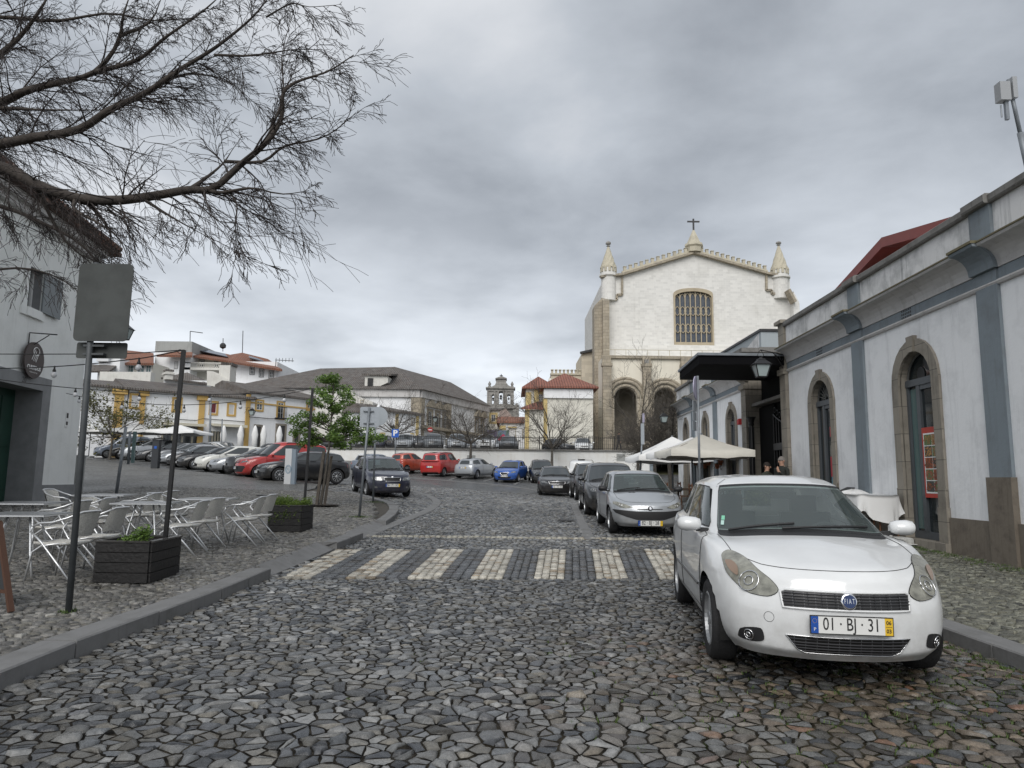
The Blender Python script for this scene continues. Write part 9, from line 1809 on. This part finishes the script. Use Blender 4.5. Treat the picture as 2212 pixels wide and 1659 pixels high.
for lab,x0,y0,x1,y1,cl_,nm in (('drain grate in the road by the right-hand drain strip',1207,1124,1238,1124,'dark_metal','drain_grate'),('round manhole cover on the pavement left of the green tree',552,1069,585,1069,'dark_metal','manhole_cover')):
    a,b=G(x0,y0,.03 if x0>1000 else .14),G(x1,y1,.03 if x0>1000 else .14);c=(a+b)/2;r=thing(nm,lab,'grate' if x0>1000 else 'manhole',tuple(c));mb=MB()
    if x0>1000:
        for k in range(9):mb.box((a.x+(b.x-a.x)*k/8,c.y,c.z),(.03,.42,.02))
        mb.box((c.x,c.y-.2,c.z),(b.x-a.x,.03,.021));mb.box((c.x,c.y+.2,c.z),(b.x-a.x,.03,.021))
    else:mb.lathe(c,[((b.x-a.x)/2,-.03),((b.x-a.x)/2,.0),((b.x-a.x)/2-.05,.006)],24)
    mb.build('cover',cl_,r)
ab=thing('chalkboard','wooden A-frame menu board cut by the left edge of the view','menu board',tuple(G(20,1325,.125)));q=G(24,1322,.125);qt=at(-2,1128,q.y+.15);ql=q+Vector((-.62,.25,0));qtl=qt+Vector((-.6,.22,0));mb=MB();mb.beam(q,qt,.05,.03);mb.beam(ql,qtl,.05,.03);mb.beam(qt,qtl,.05,.03);mb.beam(q.lerp(qt,.22),ql.lerp(qtl,.22),.04,.03);mb.build('frame',mat('wood_board',(.075,.033,.018),.6),ab);mb=MB();mb.add([q.lerp(qt,.22),ql.lerp(qtl,.22),qtl,qt],[(0,1,2,3)]);mb.build('board',mat('slate',(.03,.033,.035),.6),ab,fix=False)
# ------------------------------------------------------------------ people
def person(lab,base,rz,top,legs,J,hair,h=1.75):
    """one skinned body posed by its joints (x right, y forward = -Y, metres)"""
    t=thing('person',lab,'person',tuple(base),rz);V=J['v'];E=J['e'];me=bpy.data.meshes.new('body');me.from_pydata([v[:3]for v in V],E,[]);o=link(me,'body',t);md=o.modifiers.new('s','SKIN');md.use_smooth_shade=True
    for i,v in enumerate(V):me.skin_vertices[0].data[i].radius=v[3]if isinstance(v[3],tuple) else (v[3],v[3])
    me.skin_vertices[0].data[0].use_root=True;o.modifiers.new('b','SUBSURF').levels=1;dg=bpy.context.evaluated_depsgraph_get();dg.update();m2=bpy.data.meshes.new_from_object(o.evaluated_get(dg));o.modifiers.clear();o.data=m2
    for q in (top,legs,'skin'):m2.materials.append(M(q))
    for p in m2.polygons:c=p.center;p.material_index=2 if (c.z>J['neck']or (Vector(c)-Vector(J['hand'])).length<.11) else (1 if c.z<J['waist']else 0);p.use_smooth=True
    hd=Vector(J['head']);mb=MB();vs=[];n=14
    for j in range(8):
        f=j/7*PI*.56
        for i in range(n):a=2*PI*i/n;vs.append(hd+Vector((.093*math.sin(f)*math.cos(a),.112*math.sin(f)*math.sin(a)+.014,.128*math.cos(f)+.01+(.03 if math.sin(a)<-.3 and j>5 else 0))))
    mb.add(vs,[(j*n+i,j*n+(i+1)%n,(j+1)*n+(i+1)%n,(j+1)*n+i) for j in range(7) for i in range(n)]);mb.build('hair',hair,t,True,False)
    mb=MB();mb.lathe(hd+Vector((0,-.112,-.015)),[(.018,-.025),(.012,.0),(.004,.025)],6);[mb.box(hd+Vector((s*.088,.0,-.005)),(.018,.035,.055)) for s in (-1,1)];mb.build('face_feature','skin',t,True,False);mb=MB();[mb.box(hd+Vector((s*.033,-.098,.015)),(.022,.01,.01)) for s in (-1,1)];mb.box(hd+Vector((0,-.098,-.06)),(.045,.01,.007));mb.build('eye','plastic_black',t,False,False);return t
def joints(lift=None,crouch=0.0,walk=0.0):
    c=crouch;v=[(0,0,.95-c,(.15,.11)),(0,0,1.15-c,(.15,.11)),(0,.01,1.36-c,(.17,.11)),(0,0,1.50-c,.055),(0,-.015,1.60-c,(.078,.09)),(0,-.015,1.70-c,(.07,.08))]
    e=[(0,1),(1,2),(2,3),(3,4),(4,5)]
    for s in (-1,1):
        b=len(v);up=lift and s ==lift
        v +=[(s*.20,0,1.42-c,.06),(s*.25,.02 if not up else-.06,1.15-c,.048),((s*.27,-.05,.92-c,.038) if not up else (s*.14,-.30,1.33-c,.036)),((s*.27,-.08,.84-c,(.028,.04)) if not up else (s*.11,-.30,1.42-c,(.03,.038)))];e +=[(2,b),(b,b+1),(b+1,b+2),(b+2,b+3)];hv=v[b+3]
        for k in range(5):f=len(v);v.append((hv[0]+(k-2)*.014,hv[1]-.01*(k ==0),hv[2]+(.07 if up else-.07)*(1-.25*abs(k-2)/2-(.35 if k ==0 else 0)),.009));e.append((b+3,f))
        b=len(v);v +=[(s*.10,0,.88-c,.09),(s*.11,-.03-walk*s,.48-c*.6,.062),(s*.12,.02-walk*s*1.5,.09,.045),(s*.13,-.15-walk*s*1.5,.04,(.04,.03))];e +=[(0,b),(b,b+1),(b+1,b+2),(b+2,b+3)]
        if s ==(lift or 1):hand=hv[:3]
    return dict(v=v,e=e,neck=1.50-c,waist=.93-c,head=(0,-.015,1.64-c),hand=hand)
mat('jacket_dark',(.022,.026,.022),.85,bump=.4,bs=20);mat('jacket_green',(.035,.04,.03),.85);mat('trousers',(.02,.02,.024),.85);mat('hair_grey',(.20,.18,.165),.9);mat('hair_dark',(.02,.015,.012),.8)
q=at(1687,1030,20.3);person('older man in dark jacket raising one hand to his mouth beside the gate',(q.x,20.2,tz(q.x,20)+.13),R(-62),'jacket_dark','trousers',joints(1,.02),'hair_grey');q=at(1652,1030,21.2);person('short dark-haired man in green jacket standing left of the older man',(q.x,21.0,tz(q.x,21)+.13),R(35),'jacket_green','trousers',joints(None,.18),'hair_dark')
q=GB(1337,62.6);person('distant walker in black coat behind the railing left of the church arch',(q[0],62.6,zT-.03),R(60),'trousers','trousers',joints(None,0,.12),'hair_dark')
